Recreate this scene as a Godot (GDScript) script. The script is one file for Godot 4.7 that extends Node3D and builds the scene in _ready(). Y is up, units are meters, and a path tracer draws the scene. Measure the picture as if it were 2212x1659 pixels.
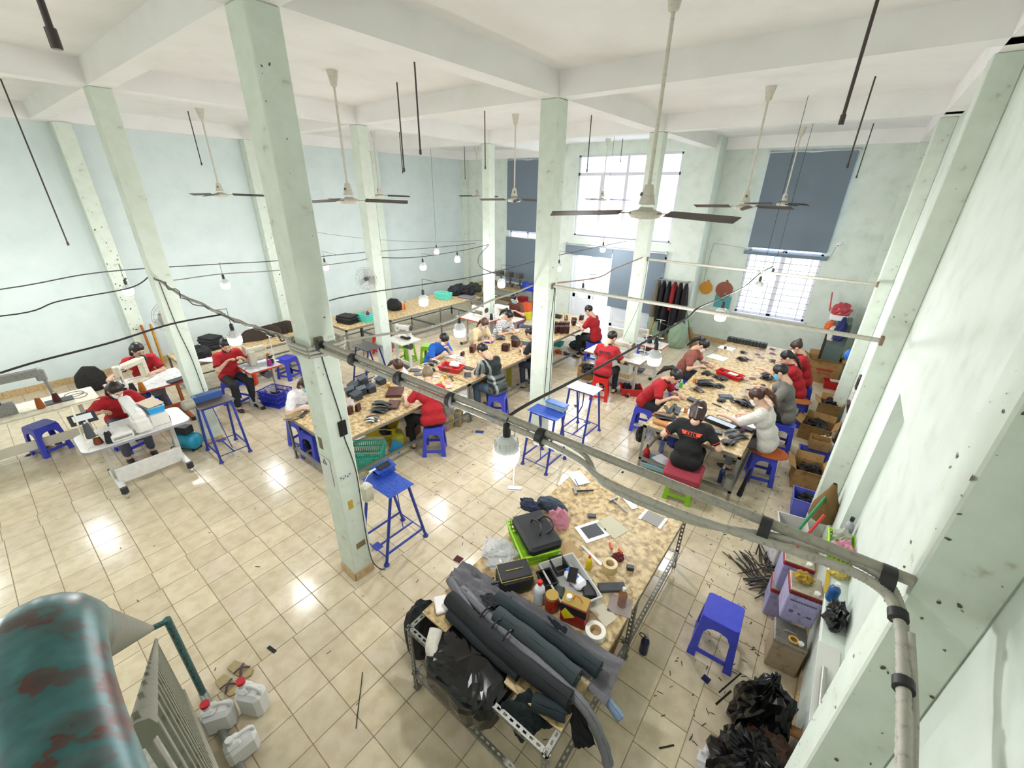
extends Node3D

const CAM := Vector3(0, 3.7, 0)
const YAW := 37.752
const PITCH := -24.691
const ROLL := 1.022
const FOC := 901.27

var cam_basis: Basis
var mats := {}
var counts := {}
var shared := {}
var rng := RandomNumberGenerator.new()


# ---------------------------------------------------------------- mesh builder
class MB:
	var v := PackedVector3Array()
	var n := PackedVector3Array()
	var c := PackedColorArray()
	var col: Color = Color.WHITE
	var xf := Transform3D()

	func t3(a: Vector3, b: Vector3, d: Vector3, na: Vector3, nb: Vector3, nd: Vector3) -> void:
		var f := (d - a).cross(b - a)
		if f.dot(na + nb + nd) < 0.0:
			var s := b
			b = d
			d = s
			s = nb
			nb = nd
			nd = s
		v.append(xf * a)
		v.append(xf * b)
		v.append(xf * d)
		n.append((xf.basis * na).normalized())
		n.append((xf.basis * nb).normalized())
		n.append((xf.basis * nd).normalized())
		c.append(col)
		c.append(col)
		c.append(col)

	func tri(a: Vector3, b: Vector3, d: Vector3, nn: Vector3) -> void:
		t3(a, b, d, nn, nn, nn)

	func quad(a: Vector3, b: Vector3, d: Vector3, e: Vector3, nn: Vector3) -> void:
		t3(a, b, d, nn, nn, nn)
		t3(a, d, e, nn, nn, nn)

	func quad_out(a: Vector3, b: Vector3, d: Vector3, e: Vector3, mid: Vector3) -> void:
		var nn := (d - a).cross(e - b)
		if nn.length() < 1e-12:
			return
		nn = nn.normalized()
		if nn.dot((a + b + d + e) * 0.25 - mid) < 0.0:
			nn = -nn
		quad(a, b, d, e, nn)

	func box(m: Vector3, s: Vector3, b := Basis.IDENTITY) -> MB:
		var h := s * 0.5
		for ax in 3:
			for sg in [-1.0, 1.0]:
				var q := Vector3.ZERO
				q[ax] = sg
				var u := Vector3.ZERO
				u[(ax + 1) % 3] = 1.0
				var w := Vector3.ZERO
				w[(ax + 2) % 3] = 1.0
				quad(m + b * ((q + u + w) * h), m + b * ((q - u + w) * h), m + b * ((q - u - w) * h), m + b * ((q + u - w) * h), b * q)
		return self

	# a box with chamfered edges
	func cbox(m: Vector3, s: Vector3, e: float, b := Basis.IDENTITY) -> MB:
		var h := s * 0.5
		e = minf(e, minf(h.x, minf(h.y, h.z)) * 0.9)
		var P := func(sx: float, sy: float, sz: float, ax: int) -> Vector3:
			var q := Vector3(sx * (h.x - e), sy * (h.y - e), sz * (h.z - e))
			q[ax] = [sx, sy, sz][ax] * h[ax]
			return m + b * q
		for ax in 3:
			var i := (ax + 1) % 3
			var j := (ax + 2) % 3
			for sg in [-1.0, 1.0]:
				var k := []
				for w in [[1.0, 1.0], [-1.0, 1.0], [-1.0, -1.0], [1.0, -1.0]]:
					var t := [0.0, 0.0, 0.0]
					t[ax] = sg
					t[i] = w[0]
					t[j] = w[1]
					k.append(P.call(t[0], t[1], t[2], ax))
				var q := Vector3.ZERO
				q[ax] = sg
				quad(k[0], k[1], k[2], k[3], b * q)
			for si in [-1.0, 1.0]:
				for sj in [-1.0, 1.0]:
					var k2 := []
					for w in [[-1.0, i], [1.0, i], [1.0, j], [-1.0, j]]:
						var t := [0.0, 0.0, 0.0]
						t[ax] = w[0]
						t[i] = si
						t[j] = sj
						k2.append(P.call(t[0], t[1], t[2], w[1]))
					var q2 := Vector3.ZERO
					q2[i] = si
					q2[j] = sj
					quad(k2[0], k2[1], k2[2], k2[3], b * q2.normalized())
		for sx in [-1.0, 1.0]:
			for sy in [-1.0, 1.0]:
				for sz in [-1.0, 1.0]:
					tri(P.call(sx, sy, sz, 0), P.call(sx, sy, sz, 1), P.call(sx, sy, sz, 2), b * Vector3(sx, sy, sz).normalized())
		return self

	static func frame(d: Vector3) -> Basis:
		var z := d.normalized()
		var up := Vector3.UP if absf(z.y) < 0.95 else Vector3.RIGHT
		var x := up.cross(z).normalized()
		return Basis(x, z.cross(x), z)

	func cyl(a: Vector3, b: Vector3, r0: float, r1 := -1.0, seg := 10, caps := true) -> MB:
		if r1 < 0.0:
			r1 = r0
		var f := MB.frame(b - a)
		for i in seg:
			var t0 := TAU * i / seg
			var t1 := TAU * (i + 1) / seg
			var d0 := f.x * cos(t0) + f.y * sin(t0)
			var d1 := f.x * cos(t1) + f.y * sin(t1)
			t3(a + d0 * r0, a + d1 * r0, b + d1 * r1, d0, d1, d1)
			t3(a + d0 * r0, b + d1 * r1, b + d0 * r1, d0, d1, d0)
			if caps:
				if r0 > 0.0:
					tri(a, a + d0 * r0, a + d1 * r0, -f.z)
				if r1 > 0.0:
					tri(b, b + d0 * r1, b + d1 * r1, f.z)
		return self

	# rad: a float or an array of one radius per point; flat: squash factor of the section's second axis
	func tube(p: Array, rad, seg := 8, flat := 1.0) -> MB:
		var k := p.size()
		var f := MB.frame(p[1] - p[0])
		var rings := []
		for i in k:
			var d: Vector3 = (p[mini(i + 1, k - 1)] - p[maxi(i - 1, 0)])
			if d.length() < 1e-9:
				d = f.z
			d = d.normalized()
			var x := f.x - d * f.x.dot(d)
			if x.length() < 1e-5:
				x = MB.frame(d).x
			x = x.normalized()
			f = Basis(x, d.cross(x), d)
			rings.append([p[i], f, rad[i] if rad is Array else rad])
		for i in k - 1:
			for s in seg:
				var q := []
				for w in [[i, s], [i, s + 1], [i + 1, s + 1], [i + 1, s]]:
					var r: Array = rings[w[0]]
					var t: float = TAU * w[1] / seg
					var fb: Basis = r[1]
					var o: Vector3 = fb.x * cos(t) + fb.y * (sin(t) * flat)
					q.append(r[0] + o * r[2])
					q.append(o.normalized())
				t3(q[0], q[2], q[4], q[1], q[3], q[5])
				t3(q[0], q[4], q[6], q[1], q[5], q[7])
		for e in [0, k - 1]:
			var r: Array = rings[e]
			var fb: Basis = r[1]
			var nn: Vector3 = -fb.z if e == 0 else fb.z
			for s in seg:
				var t0 := TAU * s / seg
				var t1 := TAU * (s + 1) / seg
				tri(r[0], r[0] + (fb.x * cos(t0) + fb.y * (sin(t0) * flat)) * r[2], r[0] + (fb.x * cos(t1) + fb.y * (sin(t1) * flat)) * r[2], nn)
		return self

	# profile of Vector2(radius, height) about the y axis at o
	func lathe(o: Vector3, prof: Array, seg := 14, b := Basis.IDENTITY) -> MB:
		for i in prof.size() - 1:
			var p: Vector2 = prof[i]
			var q: Vector2 = prof[i + 1]
			var d := q - p
			var nn := Vector2(d.y, -d.x).normalized()
			for s in seg:
				var t0 := TAU * s / seg
				var t1 := TAU * (s + 1) / seg
				var e0 := Vector3(cos(t0), 0, sin(t0))
				var e1 := Vector3(cos(t1), 0, sin(t1))
				var n0 := b * (e0 * nn.x + Vector3.UP * nn.y)
				var n1 := b * (e1 * nn.x + Vector3.UP * nn.y)
				var a0 := o + b * (e0 * p.x + Vector3.UP * p.y)
				var a1 := o + b * (e1 * p.x + Vector3.UP * p.y)
				var b0 := o + b * (e0 * q.x + Vector3.UP * q.y)
				var b1 := o + b * (e1 * q.x + Vector3.UP * q.y)
				if p.x > 1e-6:
					t3(a0, a1, b1, n0, n1, n1)
				if q.x > 1e-6:
					t3(a0, b1, b0, n0, n1, n0)
		return self

	func ball(m: Vector3, r: Vector3, seg := 12, b := Basis.IDENTITY) -> MB:
		var rows := maxi(4, seg / 2)
		var g := []
		for i in rows + 1:
			var line := []
			var a := PI * i / rows
			for s in seg + 1:
				var t := TAU * s / seg
				var u := Vector3(sin(a) * cos(t), cos(a), sin(a) * sin(t))
				line.append([m + b * (u * r), b * (u / r).normalized()])
			g.append(line)
		for i in rows:
			for s in seg:
				var A: Array = g[i][s]
				var B: Array = g[i][s + 1]
				var D: Array = g[i + 1][s + 1]
				var E: Array = g[i + 1][s]
				if i > 0:
					t3(A[0], B[0], D[0], A[1], B[1], D[1])
				if i < rows - 1:
					t3(A[0], D[0], E[0], A[1], D[1], E[1])
		return self

	# outline in the xz plane, extruded from y0 to y1 (b turns it)
	func prism(poly: Array, y0: float, y1: float, o := Vector3.ZERO, b := Basis.IDENTITY) -> MB:
		var pk := PackedVector2Array(poly)
		var ids := Geometry2D.triangulate_polygon(pk)
		for i in range(0, ids.size(), 3):
			for y in [y0, y1]:
				var q := []
				for k in 3:
					var w := pk[ids[i + k]]
					q.append(o + b * Vector3(w.x, y, w.y))
				tri(q[0], q[1], q[2], b * (Vector3.UP if y == y1 else Vector3.DOWN))
		var sgn := 0.0
		for i in pk.size():
			sgn += pk[i].cross(pk[(i + 1) % pk.size()])
		for i in pk.size():
			var p := pk[i]
			var q := pk[(i + 1) % pk.size()]
			var d := (q - p).normalized()
			var nn := Vector3(d.y, 0, -d.x) * (1.0 if sgn > 0.0 else -1.0)
			quad(o + b * Vector3(p.x, y0, p.y), o + b * Vector3(q.x, y0, q.y), o + b * Vector3(q.x, y1, q.y), o + b * Vector3(p.x, y1, p.y), b * nn)
		return self

	# a sheet through a grid of points (rows of equal length), smooth, with thickness th along its normals
	func sheet(g: Array, th := 0.0) -> MB:
		var R := g.size()
		var K: int = g[0].size()
		var nr := []
		for i in R:
			var line := []
			for j in K:
				var du: Vector3 = g[mini(i + 1, R - 1)][j] - g[maxi(i - 1, 0)][j]
				var dv: Vector3 = g[i][mini(j + 1, K - 1)] - g[i][maxi(j - 1, 0)]
				var w := dv.cross(du)
				line.append(w.normalized() if w.length() > 1e-9 else Vector3.UP)
			nr.append(line)
		for side in ([0, 1] if th > 0.0 else [0]):
			for i in R - 1:
				for j in K - 1:
					var q := []
					for w in [[i, j], [i, j + 1], [i + 1, j + 1], [i + 1, j]]:
						var nn: Vector3 = nr[w[0]][w[1]]
						q.append(g[w[0]][w[1]] - (nn * th if side == 1 else Vector3.ZERO))
						q.append(-nn if side == 1 else nn)
					t3(q[0], q[2], q[4], q[1], q[3], q[5])
					t3(q[0], q[4], q[6], q[1], q[5], q[7])
		if th > 0.0:
			var rim := []
			for j in K:
				rim.append([0, j])
			for i in range(1, R):
				rim.append([i, K - 1])
			for j in range(K - 2, -1, -1):
				rim.append([R - 1, j])
			for i in range(R - 2, 0, -1):
				rim.append([i, 0])
			var mid: Vector3 = (g[0][0] + g[R - 1][K - 1]) * 0.5
			for i in rim.size():
				var a: Array = rim[i]
				var b: Array = rim[(i + 1) % rim.size()]
				var pa: Vector3 = g[a[0]][a[1]]
				var pb: Vector3 = g[b[0]][b[1]]
				quad_out(pa, pb, pb - nr[b[0]][b[1]] * th, pa - nr[a[0]][a[1]] * th, mid)
		return self

	func add(m: MB, t := Transform3D.IDENTITY) -> MB:
		for i in m.v.size():
			v.append(xf * (t * m.v[i]))
			n.append((xf.basis * (t.basis * m.n[i])).normalized())
			c.append(m.c[i])
		return self

	func mesh() -> ArrayMesh:
		var a := []
		a.resize(Mesh.ARRAY_MAX)
		a[Mesh.ARRAY_VERTEX] = v
		a[Mesh.ARRAY_NORMAL] = n
		a[Mesh.ARRAY_COLOR] = c
		var m := ArrayMesh.new()
		m.add_surface_from_arrays(Mesh.PRIMITIVE_TRIANGLES, a)
		return m


# ---------------------------------------------------------------- nodes
func numbered(called: String) -> String:
	var k: int = counts.get(called, 0)
	counts[called] = k + 1
	return called if k == 0 else "%s_%03d" % [called, k]


func tag(o: Node, label: String, category: String, group := "") -> Node:
	o.set_meta("label", label)
	o.set_meta("category", category)
	if group:
		o.set_meta("group", group)
	return o


func thing(called: String, label: String, category: String, at := Vector3.ZERO, turn := 0.0, group := "") -> Node3D:
	var o := Node3D.new()
	o.name = numbered(called)
	add_child(o)
	o.position = at
	o.rotation.y = turn
	tag(o, label, category, group)
	return o


func obj(called: String, m, material: Material, parent: Node = self, at := Vector3.ZERO) -> MeshInstance3D:
	var o := MeshInstance3D.new()
	o.name = numbered(called) if parent == self else called
	o.mesh = m.mesh() if m is MB else m
	o.material_override = material
	parent.add_child(o, true)
	o.position = at
	return o


# a thing that is one mesh
func one(called: String, m, material: Material, label: String, category: String, at := Vector3.ZERO, group := "") -> MeshInstance3D:
	var o := obj(called, m, material, self, at)
	tag(o, label, category, group)
	return o


func struct(called: String, m, material: Material, parent: Node = self) -> MeshInstance3D:
	var o := obj(called, m, material, parent)
	if parent == self:
		o.set_meta("kind", "structure")
	return o


func struct_root(called: String) -> Node3D:
	var o := Node3D.new()
	o.name = numbered(called)
	add_child(o)
	o.set_meta("kind", "structure")
	return o


func copy(o: Node3D, at: Vector3, turn: float, label := "", group := "") -> Node3D:
	var r: Node3D = o.duplicate()
	var base := String(o.name)
	if base.length() > 4 and base[base.length() - 4] == "_" and base.right(3).is_valid_int():
		base = base.left(-4)
	r.name = numbered(base)
	add_child(r)
	r.position = at
	r.rotation = Vector3(0, turn, 0)
	if label:
		r.set_meta("label", label)
	if group:
		r.set_meta("group", group)
	return r


# ---------------------------------------------------------------- pixels of the photograph to points in the room
func ray(u: float, w: float) -> Vector3:
	return cam_basis * Vector3((u - 1106.0) / FOC, -(w - 829.5) / FOC, -1.0)


func at_y(u: float, w: float, y := 0.0) -> Vector3:
	var r := ray(u, w)
	return CAM + r * ((y - CAM.y) / r.y)


func at_x(u: float, w: float, x: float) -> Vector3:
	var r := ray(u, w)
	return CAM + r * (x / r.x)


func at_z(u: float, w: float, z: float) -> Vector3:
	var r := ray(u, w)
	return CAM + r * (z / r.z)


func to_px(p: Vector3) -> Vector3:
	var q := cam_basis.inverse() * (p - CAM)
	return Vector3(1106.0 - FOC * q.x / q.z, 829.5 + FOC * q.y / q.z, -q.z)


# ---------------------------------------------------------------- materials
func mat(color: Color, rough := 0.7, metal := 0.0) -> StandardMaterial3D:
	var key := "%s %.2f %.2f" % [color.to_html(), rough, metal]
	if not mats.has(key):
		var m := StandardMaterial3D.new()
		m.albedo_color = color
		m.roughness = rough
		m.metallic = metal
		mats[key] = m
	return mats[key]


func hexm(h: String, rough := 0.7, metal := 0.0) -> StandardMaterial3D:
	return mat(Color(h), rough, metal)


func noise_tex(ramp: Array, freq: float, octaves: int, sd: int, size := 512, kind := FastNoiseLite.TYPE_SIMPLEX_SMOOTH, warp := 0.0) -> NoiseTexture2D:
	var f := FastNoiseLite.new()
	f.noise_type = kind
	f.seed = sd
	f.frequency = freq
	f.fractal_octaves = octaves
	f.fractal_gain = 0.55
	if warp > 0.0:
		f.domain_warp_enabled = true
		f.domain_warp_amplitude = warp
		f.domain_warp_frequency = freq
	var t := NoiseTexture2D.new()
	t.width = size
	t.height = size
	t.seamless = true
	t.noise = f
	var g := Gradient.new()
	var offs := PackedFloat32Array()
	var cols := PackedColorArray()
	for r in ramp:
		offs.append(r[0])
		cols.append(Color(r[1]))
	g.offsets = offs
	g.colors = cols
	t.color_ramp = g
	return t


func normal_tex(freq: float, octaves: int, sd: int, strength := 4.0, size := 512) -> NoiseTexture2D:
	var f := FastNoiseLite.new()
	f.seed = sd
	f.frequency = freq
	f.fractal_octaves = octaves
	var t := NoiseTexture2D.new()
	t.width = size
	t.height = size
	t.seamless = true
	t.as_normal_map = true
	t.bump_strength = strength
	t.noise = f
	return t


# metres: the size of one repeat
func noisy(key: String, ramp: Array, freq: float, metres: float, rough := 0.7, octaves := 4, sd := 1, metal := 0.0, world := true, kind := FastNoiseLite.TYPE_SIMPLEX_SMOOTH, warp := 0.0) -> StandardMaterial3D:
	if mats.has(key):
		return mats[key]
	var m := StandardMaterial3D.new()
	m.albedo_texture = noise_tex(ramp, freq, octaves, sd, 512, kind, warp)
	m.uv1_triplanar = true
	m.uv1_world_triplanar = world
	m.uv1_scale = Vector3.ONE / metres
	m.roughness = rough
	m.metallic = metal
	mats[key] = m
	return m


func tinted(key: String, src: StandardMaterial3D, color: Color) -> StandardMaterial3D:
	if not mats.has(key):
		var m: StandardMaterial3D = src.duplicate()
		m.albedo_color = color
		mats[key] = m
	return mats[key]


func glow(color: Color, energy: float) -> StandardMaterial3D:
	var m := StandardMaterial3D.new()
	m.albedo_color = color
	m.emission_enabled = true
	m.emission = color
	m.emission_energy_multiplier = energy
	return m


func pane(color: Color, alpha: float) -> StandardMaterial3D:
	var m := StandardMaterial3D.new()
	m.albedo_color = Color(color.r, color.g, color.b, alpha)
	m.transparency = BaseMaterial3D.TRANSPARENCY_ALPHA
	m.roughness = 0.05
	return m


func turn_y(a: float) -> Basis:
	return Basis(Vector3.UP, a)


# a colour with fine variation, on a few shared textures; style: metres of a repeat, frequency, how dark the darkest spots are
func grain(color: String, style := "plastic", rough := 0.4, metal := 0.0) -> StandardMaterial3D:
	var key := "grain %s %s %.2f" % [color, style, rough]
	if mats.has(key):
		return mats[key]
	var st: Array = {"plastic": [0.5, 0.02, "eaeaea", 0.3], "cloth": [0.4, 0.05, "dcdcdc", 0.0], "paint": [0.3, 0.03, "b4b2ae", 0.35], "hair": [0.12, 0.2, "a0a0a0", 0.0], "card": [0.5, 0.02, "c4c2be", 0.4], "leather": [0.25, 0.06, "bdbdbd", 0.4]}[style]
	if not mats.has("tex " + style):
		mats["tex " + style] = noise_tex([[0.0, st[2]], [st[3] + 0.001, "f2f2f2" if st[3] > 0.0 else st[2]], [1.0, "ffffff"]], st[1], 4, 14 + style.length(), 256)
	var m := StandardMaterial3D.new()
	m.albedo_color = Color(color)
	m.albedo_texture = mats["tex " + style]
	m.uv1_triplanar = true
	m.uv1_scale = Vector3.ONE / st[0]
	m.roughness = rough
	m.metallic = metal
	mats[key] = m
	return m


# ---------------------------------------------------------------- light and camera
func set_camera_and_light() -> void:
	cam_basis = Basis(Vector3.UP, deg_to_rad(YAW)) * Basis(Vector3.RIGHT, deg_to_rad(PITCH)) * Basis(Vector3.BACK, deg_to_rad(ROLL))
	var cam := Camera3D.new()
	cam.name = "camera"
	cam.transform = Transform3D(cam_basis, CAM)
	cam.fov = rad_to_deg(2.0 * atan(829.5 / FOC))
	cam.near = 0.02
	add_child(cam)
	var env := Environment.new()
	env.background_mode = Environment.BG_SKY
	var sky := Sky.new()
	var sm := ProceduralSkyMaterial.new()
	sm.sky_top_color = Color(0.78, 0.87, 1.0)
	sm.sky_horizon_color = Color(0.97, 0.98, 1.0)
	sm.ground_horizon_color = Color(0.9, 0.9, 0.88)
	sm.ground_bottom_color = Color(0.6, 0.58, 0.54)
	sm.energy_multiplier = 12.0
	sky.sky_material = sm
	env.sky = sky
	env.tonemap_mode = Environment.TONE_MAPPER_LINEAR
	env.tonemap_exposure = 1.5
	env.sdfgi_enabled = true
	env.ssao_enabled = true
	env.ssil_enabled = true
	var we := WorldEnvironment.new()
	we.name = "world"
	we.environment = env
	add_child(we)


const XA := -3.388
const XB := -3.132
const XLA := -7.377
const XLB := -7.151
const ROWS := [-1.464, -4.827, -8.216]
const COL_T := 0.215
const BEAM_Y := 4.70
const SLAB_Y := 4.95
const X_LEFT := -11.85
const X_RIGHT := 0.62
const Z_FAR := -12.2
const Z_DOOR := -11.55
const Z_FRONT := 2.5


func setting_materials() -> void:
	var w := noisy("wall_paint", [[0.0, "c3ccc0"], [0.3, "ccd5ca"], [0.5, "d0d9cf"], [1.0, "d5ddd4"]], 0.012, 2.6, 0.75, 5, 11)
	w.normal_enabled = true
	w.normal_texture = normal_tex(0.05, 3, 5, 1.5)
	w.normal_scale = 0.25
	var b := noisy("wall_blue", [[0.0, "c6d2d0"], [0.4, "ccd8d6"], [1.0, "d2dcda"]], 0.01, 3.1, 0.75, 4, 23)
	b.normal_enabled = true
	b.normal_texture = w.normal_texture
	b.normal_scale = 0.2
	noisy("column_paint", [[0.0, "a39d8b"], [0.1, "bcc0b0"], [0.18, "c9d1c4"], [0.5, "cdd6c9"], [1.0, "d3dbd0"]], 0.014, 1.7, 0.7, 5, 37)
	noisy("ceiling_paint", [[0.0, "e2e0dc"], [0.4, "e7e5e2"], [1.0, "ebeae7"]], 0.008, 3.3, 0.85, 4, 51)
	var t := noisy("tile", [[0.0, "c4b598"], [0.35, "ccbea2"], [0.55, "d2c5aa"], [1.0, "d9cdb5"]], 0.011, 1.1, 0.2, 5, 71, 0.0, true, FastNoiseLite.TYPE_SIMPLEX_SMOOTH, 25.0)
	t.metallic_specular = 0.45
	t.vertex_color_use_as_albedo = true
	noisy("skirting", [[0.0, "a88c62"], [0.5, "bfa378"], [1.0, "cdb58b"]], 0.02, 0.7, 0.35, 4, 77)
	noisy("grout", [[0.0, "7d705a"], [0.5, "91836a"], [1.0, "a39579"]], 0.03, 0.9, 0.8, 3, 79)
	noisy("concrete", [[0.0, "8e8c86"], [0.5, "a5a39b"], [1.0, "b5b3ab"]], 0.02, 1.0, 0.85, 4, 83)
	hexm("e9ebe8", 0.5)


func wall_boxes(m: MB, boxes: Array) -> MB:
	# each box: x0, x1, y0, y1, z0, z1
	for b in boxes:
		m.box(Vector3((b[0] + b[1]) / 2.0, (b[2] + b[3]) / 2.0, (b[4] + b[5]) / 2.0), Vector3(absf(b[1] - b[0]), absf(b[3] - b[2]), absf(b[5] - b[4])))
	return m


func build_floor() -> void:
	var fl := struct_root("floor")
	obj("slab", wall_boxes(MB.new(), [[X_LEFT - 0.2, X_RIGHT + 0.3, -0.25, -0.004, Z_FAR - 0.2, Z_FRONT + 0.2]]), mats["grout"], fl)
	var s := 0.305
	var tile := MB.new()
	tile.cbox(Vector3(0, -0.006, 0), Vector3(s - 0.005, 0.012, s - 0.005), 0.0025)
	var white := tile.mesh()
	# the lanes of tiles are laid with shifted joints, as in the room
	var spots := []
	var nx := int((X_RIGHT - X_LEFT) / s) + 2
	for i in nx:
		var x: float = 0.1525 + 0.305 - i * s
		if x - s * 0.5 > X_RIGHT or x + s * 0.5 < X_LEFT:
			continue
		var ph := 0.0
		if x > 0.0:
			ph = -0.02
		elif x > -0.3:
			ph = 0.10
		elif x > -3.05:
			ph = 0.065
		else:
			ph = 0.03
		if i % 7 == 3 and x < -3.05:
			ph += 0.012
		var z := Z_FRONT - 0.12 + ph
		while z > Z_FAR:
			spots.append(Vector3(x, 0, z))
			z -= s
	var ranked := []
	for p in spots:
		var q := to_px(p)
		var seen: bool = q.z > 0.3 and q.x > -60.0 and q.x < 2270.0 and q.y > 0.0 and q.y < 1720.0
		ranked.append([(p - CAM).length() + (0.0 if seen else 100.0), p])
	ranked.sort_custom(func(a, b): return a[0] < b[0])
	rng.seed = 5
	var tones := []
	for k in 6:
		var g := 0.95 + 0.01 * k
		tones.append(tinted("tile_%d" % k, mats["tile"], Color(g, g * (0.99 + 0.003 * (k % 3)), g * (0.975 + 0.008 * (k % 4)))))
	var rest := MultiMesh.new()
	rest.transform_format = MultiMesh.TRANSFORM_3D
	rest.use_colors = true
	rest.mesh = white
	rest.instance_count = ranked.size() - 300
	for k in ranked.size():
		var p: Vector3 = ranked[k][1]
		var tip := Basis(Vector3.RIGHT, rng.randf_range(-0.0012, 0.0012)) * Basis(Vector3.BACK, rng.randf_range(-0.0012, 0.0012))
		if k < 300:
			var o := obj("tile", white, tones[rng.randi() % 6], fl, p)
			o.basis = tip
		else:
			var g := rng.randf_range(0.93, 1.0)
			rest.set_instance_transform(k - 300, Transform3D(tip, p))
			rest.set_instance_color(k - 300, Color(g, g * 0.99, g * 0.97))
	var mi := MultiMeshInstance3D.new()
	mi.name = "far_tiles"
	mi.multimesh = rest
	mi.material_override = mats["tile"]
	mi.set_meta("kind", "stuff")
	fl.add_child(mi)


func skirting_run(m: MB, a: Vector3, b: Vector3, nrm: Vector3, h := 0.1) -> void:
	# a row of skirting tiles between two floor points, proud of the wall
	var d := b - a
	var len := d.length()
	var k := maxi(1, int(round(len / 0.305)))
	var e := d / len
	for i in k:
		var c := a + e * (len * (i + 0.5) / k) + nrm * 0.006 + Vector3.UP * h * 0.5
		m.cbox(c, Vector3(len / k - 0.004, h, 0.012), 0.002, Basis(e, Vector3.UP, e.cross(Vector3.UP)))


func build_shell() -> void:
	var wall: Material = mats["wall_paint"]
	# left wall
	var m := MB.new()
	wall_boxes(m, [[X_LEFT - 0.2, X_LEFT, -0.2, SLAB_Y, Z_FAR - 0.2, Z_FRONT + 0.2]])
	struct("wall_left", m, mats["wall_blue"])
	# right wall with the walled-up window recess and its sill
	m = MB.new()
	wall_boxes(m, [[X_RIGHT + 0.1, X_RIGHT + 0.3, -0.2, SLAB_Y, Z_FAR - 0.2, Z_FRONT + 0.2],
		[X_RIGHT, X_RIGHT + 0.1, -0.2, SLAB_Y, Z_FAR, -4.42], [X_RIGHT, X_RIGHT + 0.1, 2.25, SLAB_Y, -4.42, -1.6],
		[X_RIGHT, X_RIGHT + 0.1, -0.2, 0.72, -4.42, -1.6], [X_RIGHT, X_RIGHT + 0.1, -0.2, SLAB_Y, -1.6, Z_FRONT]])
	struct("wall_right", m, wall)
	m = MB.new()
	m.cbox(Vector3(X_RIGHT + 0.03, 0.75, -3.0), Vector3(0.15, 0.06, 2.75), 0.006)
	struct("trim_1", m, wall)
	# far wall: two recessed bays and the door bay
	m = MB.new()
	wall_boxes(m, [
		[-3.13, X_RIGHT, -0.2, 0.93, Z_FAR - 0.2, Z_FAR], [-3.13, X_RIGHT, 4.56, SLAB_Y, Z_FAR - 0.2, Z_FAR],
		[-3.13, -2.05, 0.93, 4.56, Z_FAR - 0.2, Z_FAR], [-0.49, X_RIGHT, 0.93, 4.56, Z_FAR - 0.2, Z_FAR],
		[X_LEFT, -7.2, -0.2, 0.8, Z_FAR - 0.2, Z_FAR], [X_LEFT, -7.2, 4.62, SLAB_Y, Z_FAR - 0.2, Z_FAR],
		[X_LEFT, -9.68, 0.8, 4.62, Z_FAR - 0.2, Z_FAR], [-8.15, -7.2, 0.8, 4.62, Z_FAR - 0.2, Z_FAR],
		[-7.2, -6.72, -0.2, SLAB_Y, Z_FAR - 0.2, Z_DOOR], [-3.83, -3.03, -0.2, SLAB_Y, Z_FAR - 0.2, Z_DOOR],
		[-6.72, -3.83, 2.2, 2.56, Z_DOOR - 0.2, Z_DOOR], [-6.72, -3.83, 4.66, SLAB_Y, Z_DOOR - 0.2, Z_DOOR]])
	struct("wall_back", m, wall)
	m = MB.new()
	wall_boxes(m, [[X_LEFT - 0.2, X_RIGHT + 0.2, -0.2, SLAB_Y, Z_FRONT, Z_FRONT + 0.2]])
	struct("wall_front", m, wall)
	# ceiling slab and beams
	m = MB.new()
	wall_boxes(m, [[X_LEFT - 0.2, X_RIGHT + 0.3, SLAB_Y, SLAB_Y + 0.25, Z_FAR - 0.2, Z_FRONT + 0.2]])
	var ceil := struct("ceiling", m, mats["ceiling_paint"])
	for z in ROWS:
		obj("beam", wall_boxes(MB.new(), [[X_LEFT, X_RIGHT, BEAM_Y, SLAB_Y, z - COL_T, z]]), mats["ceiling_paint"], ceil)
	for x in [[XA, XB], [XLA, XLB], [X_LEFT, X_LEFT + 0.22], [X_RIGHT - 0.17, X_RIGHT]]:
		obj("beam", wall_boxes(MB.new(), [[x[0], x[1], BEAM_Y, SLAB_Y, Z_FAR, Z_FRONT]]), mats["ceiling_paint"], ceil)
	obj("beam", wall_boxes(MB.new(), [[X_LEFT, -7.2, BEAM_Y, SLAB_Y, Z_FAR, Z_FAR + 0.12]]), mats["ceiling_paint"], ceil)
	obj("beam", wall_boxes(MB.new(), [[-3.03, X_RIGHT, BEAM_Y, SLAB_Y, Z_FAR, Z_FAR + 0.12]]), mats["ceiling_paint"], ceil)
	# columns and pilasters
	for x in [[XA, XB], [XLA, XLB]]:
		for z in ROWS:
			m = MB.new()
			m.cbox(Vector3((x[0] + x[1]) / 2.0, BEAM_Y / 2.0, z - COL_T / 2.0), Vector3(x[1] - x[0], BEAM_Y, COL_T), 0.008)
			var c := struct("column", m, mats["column_paint"])
			m = MB.new()
			var cx: float = (x[0] + x[1]) / 2.0
			skirting_run(m, Vector3(x[0], 0, z), Vector3(x[1], 0, z), Vector3.BACK)
			skirting_run(m, Vector3(x[1], 0, z), Vector3(x[1], 0, z - COL_T), Vector3.RIGHT)
			skirting_run(m, Vector3(x[0], 0, z), Vector3(x[0], 0, z - COL_T), Vector3.LEFT)
			obj("skirting", m, mats["skirting"], c)
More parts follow.
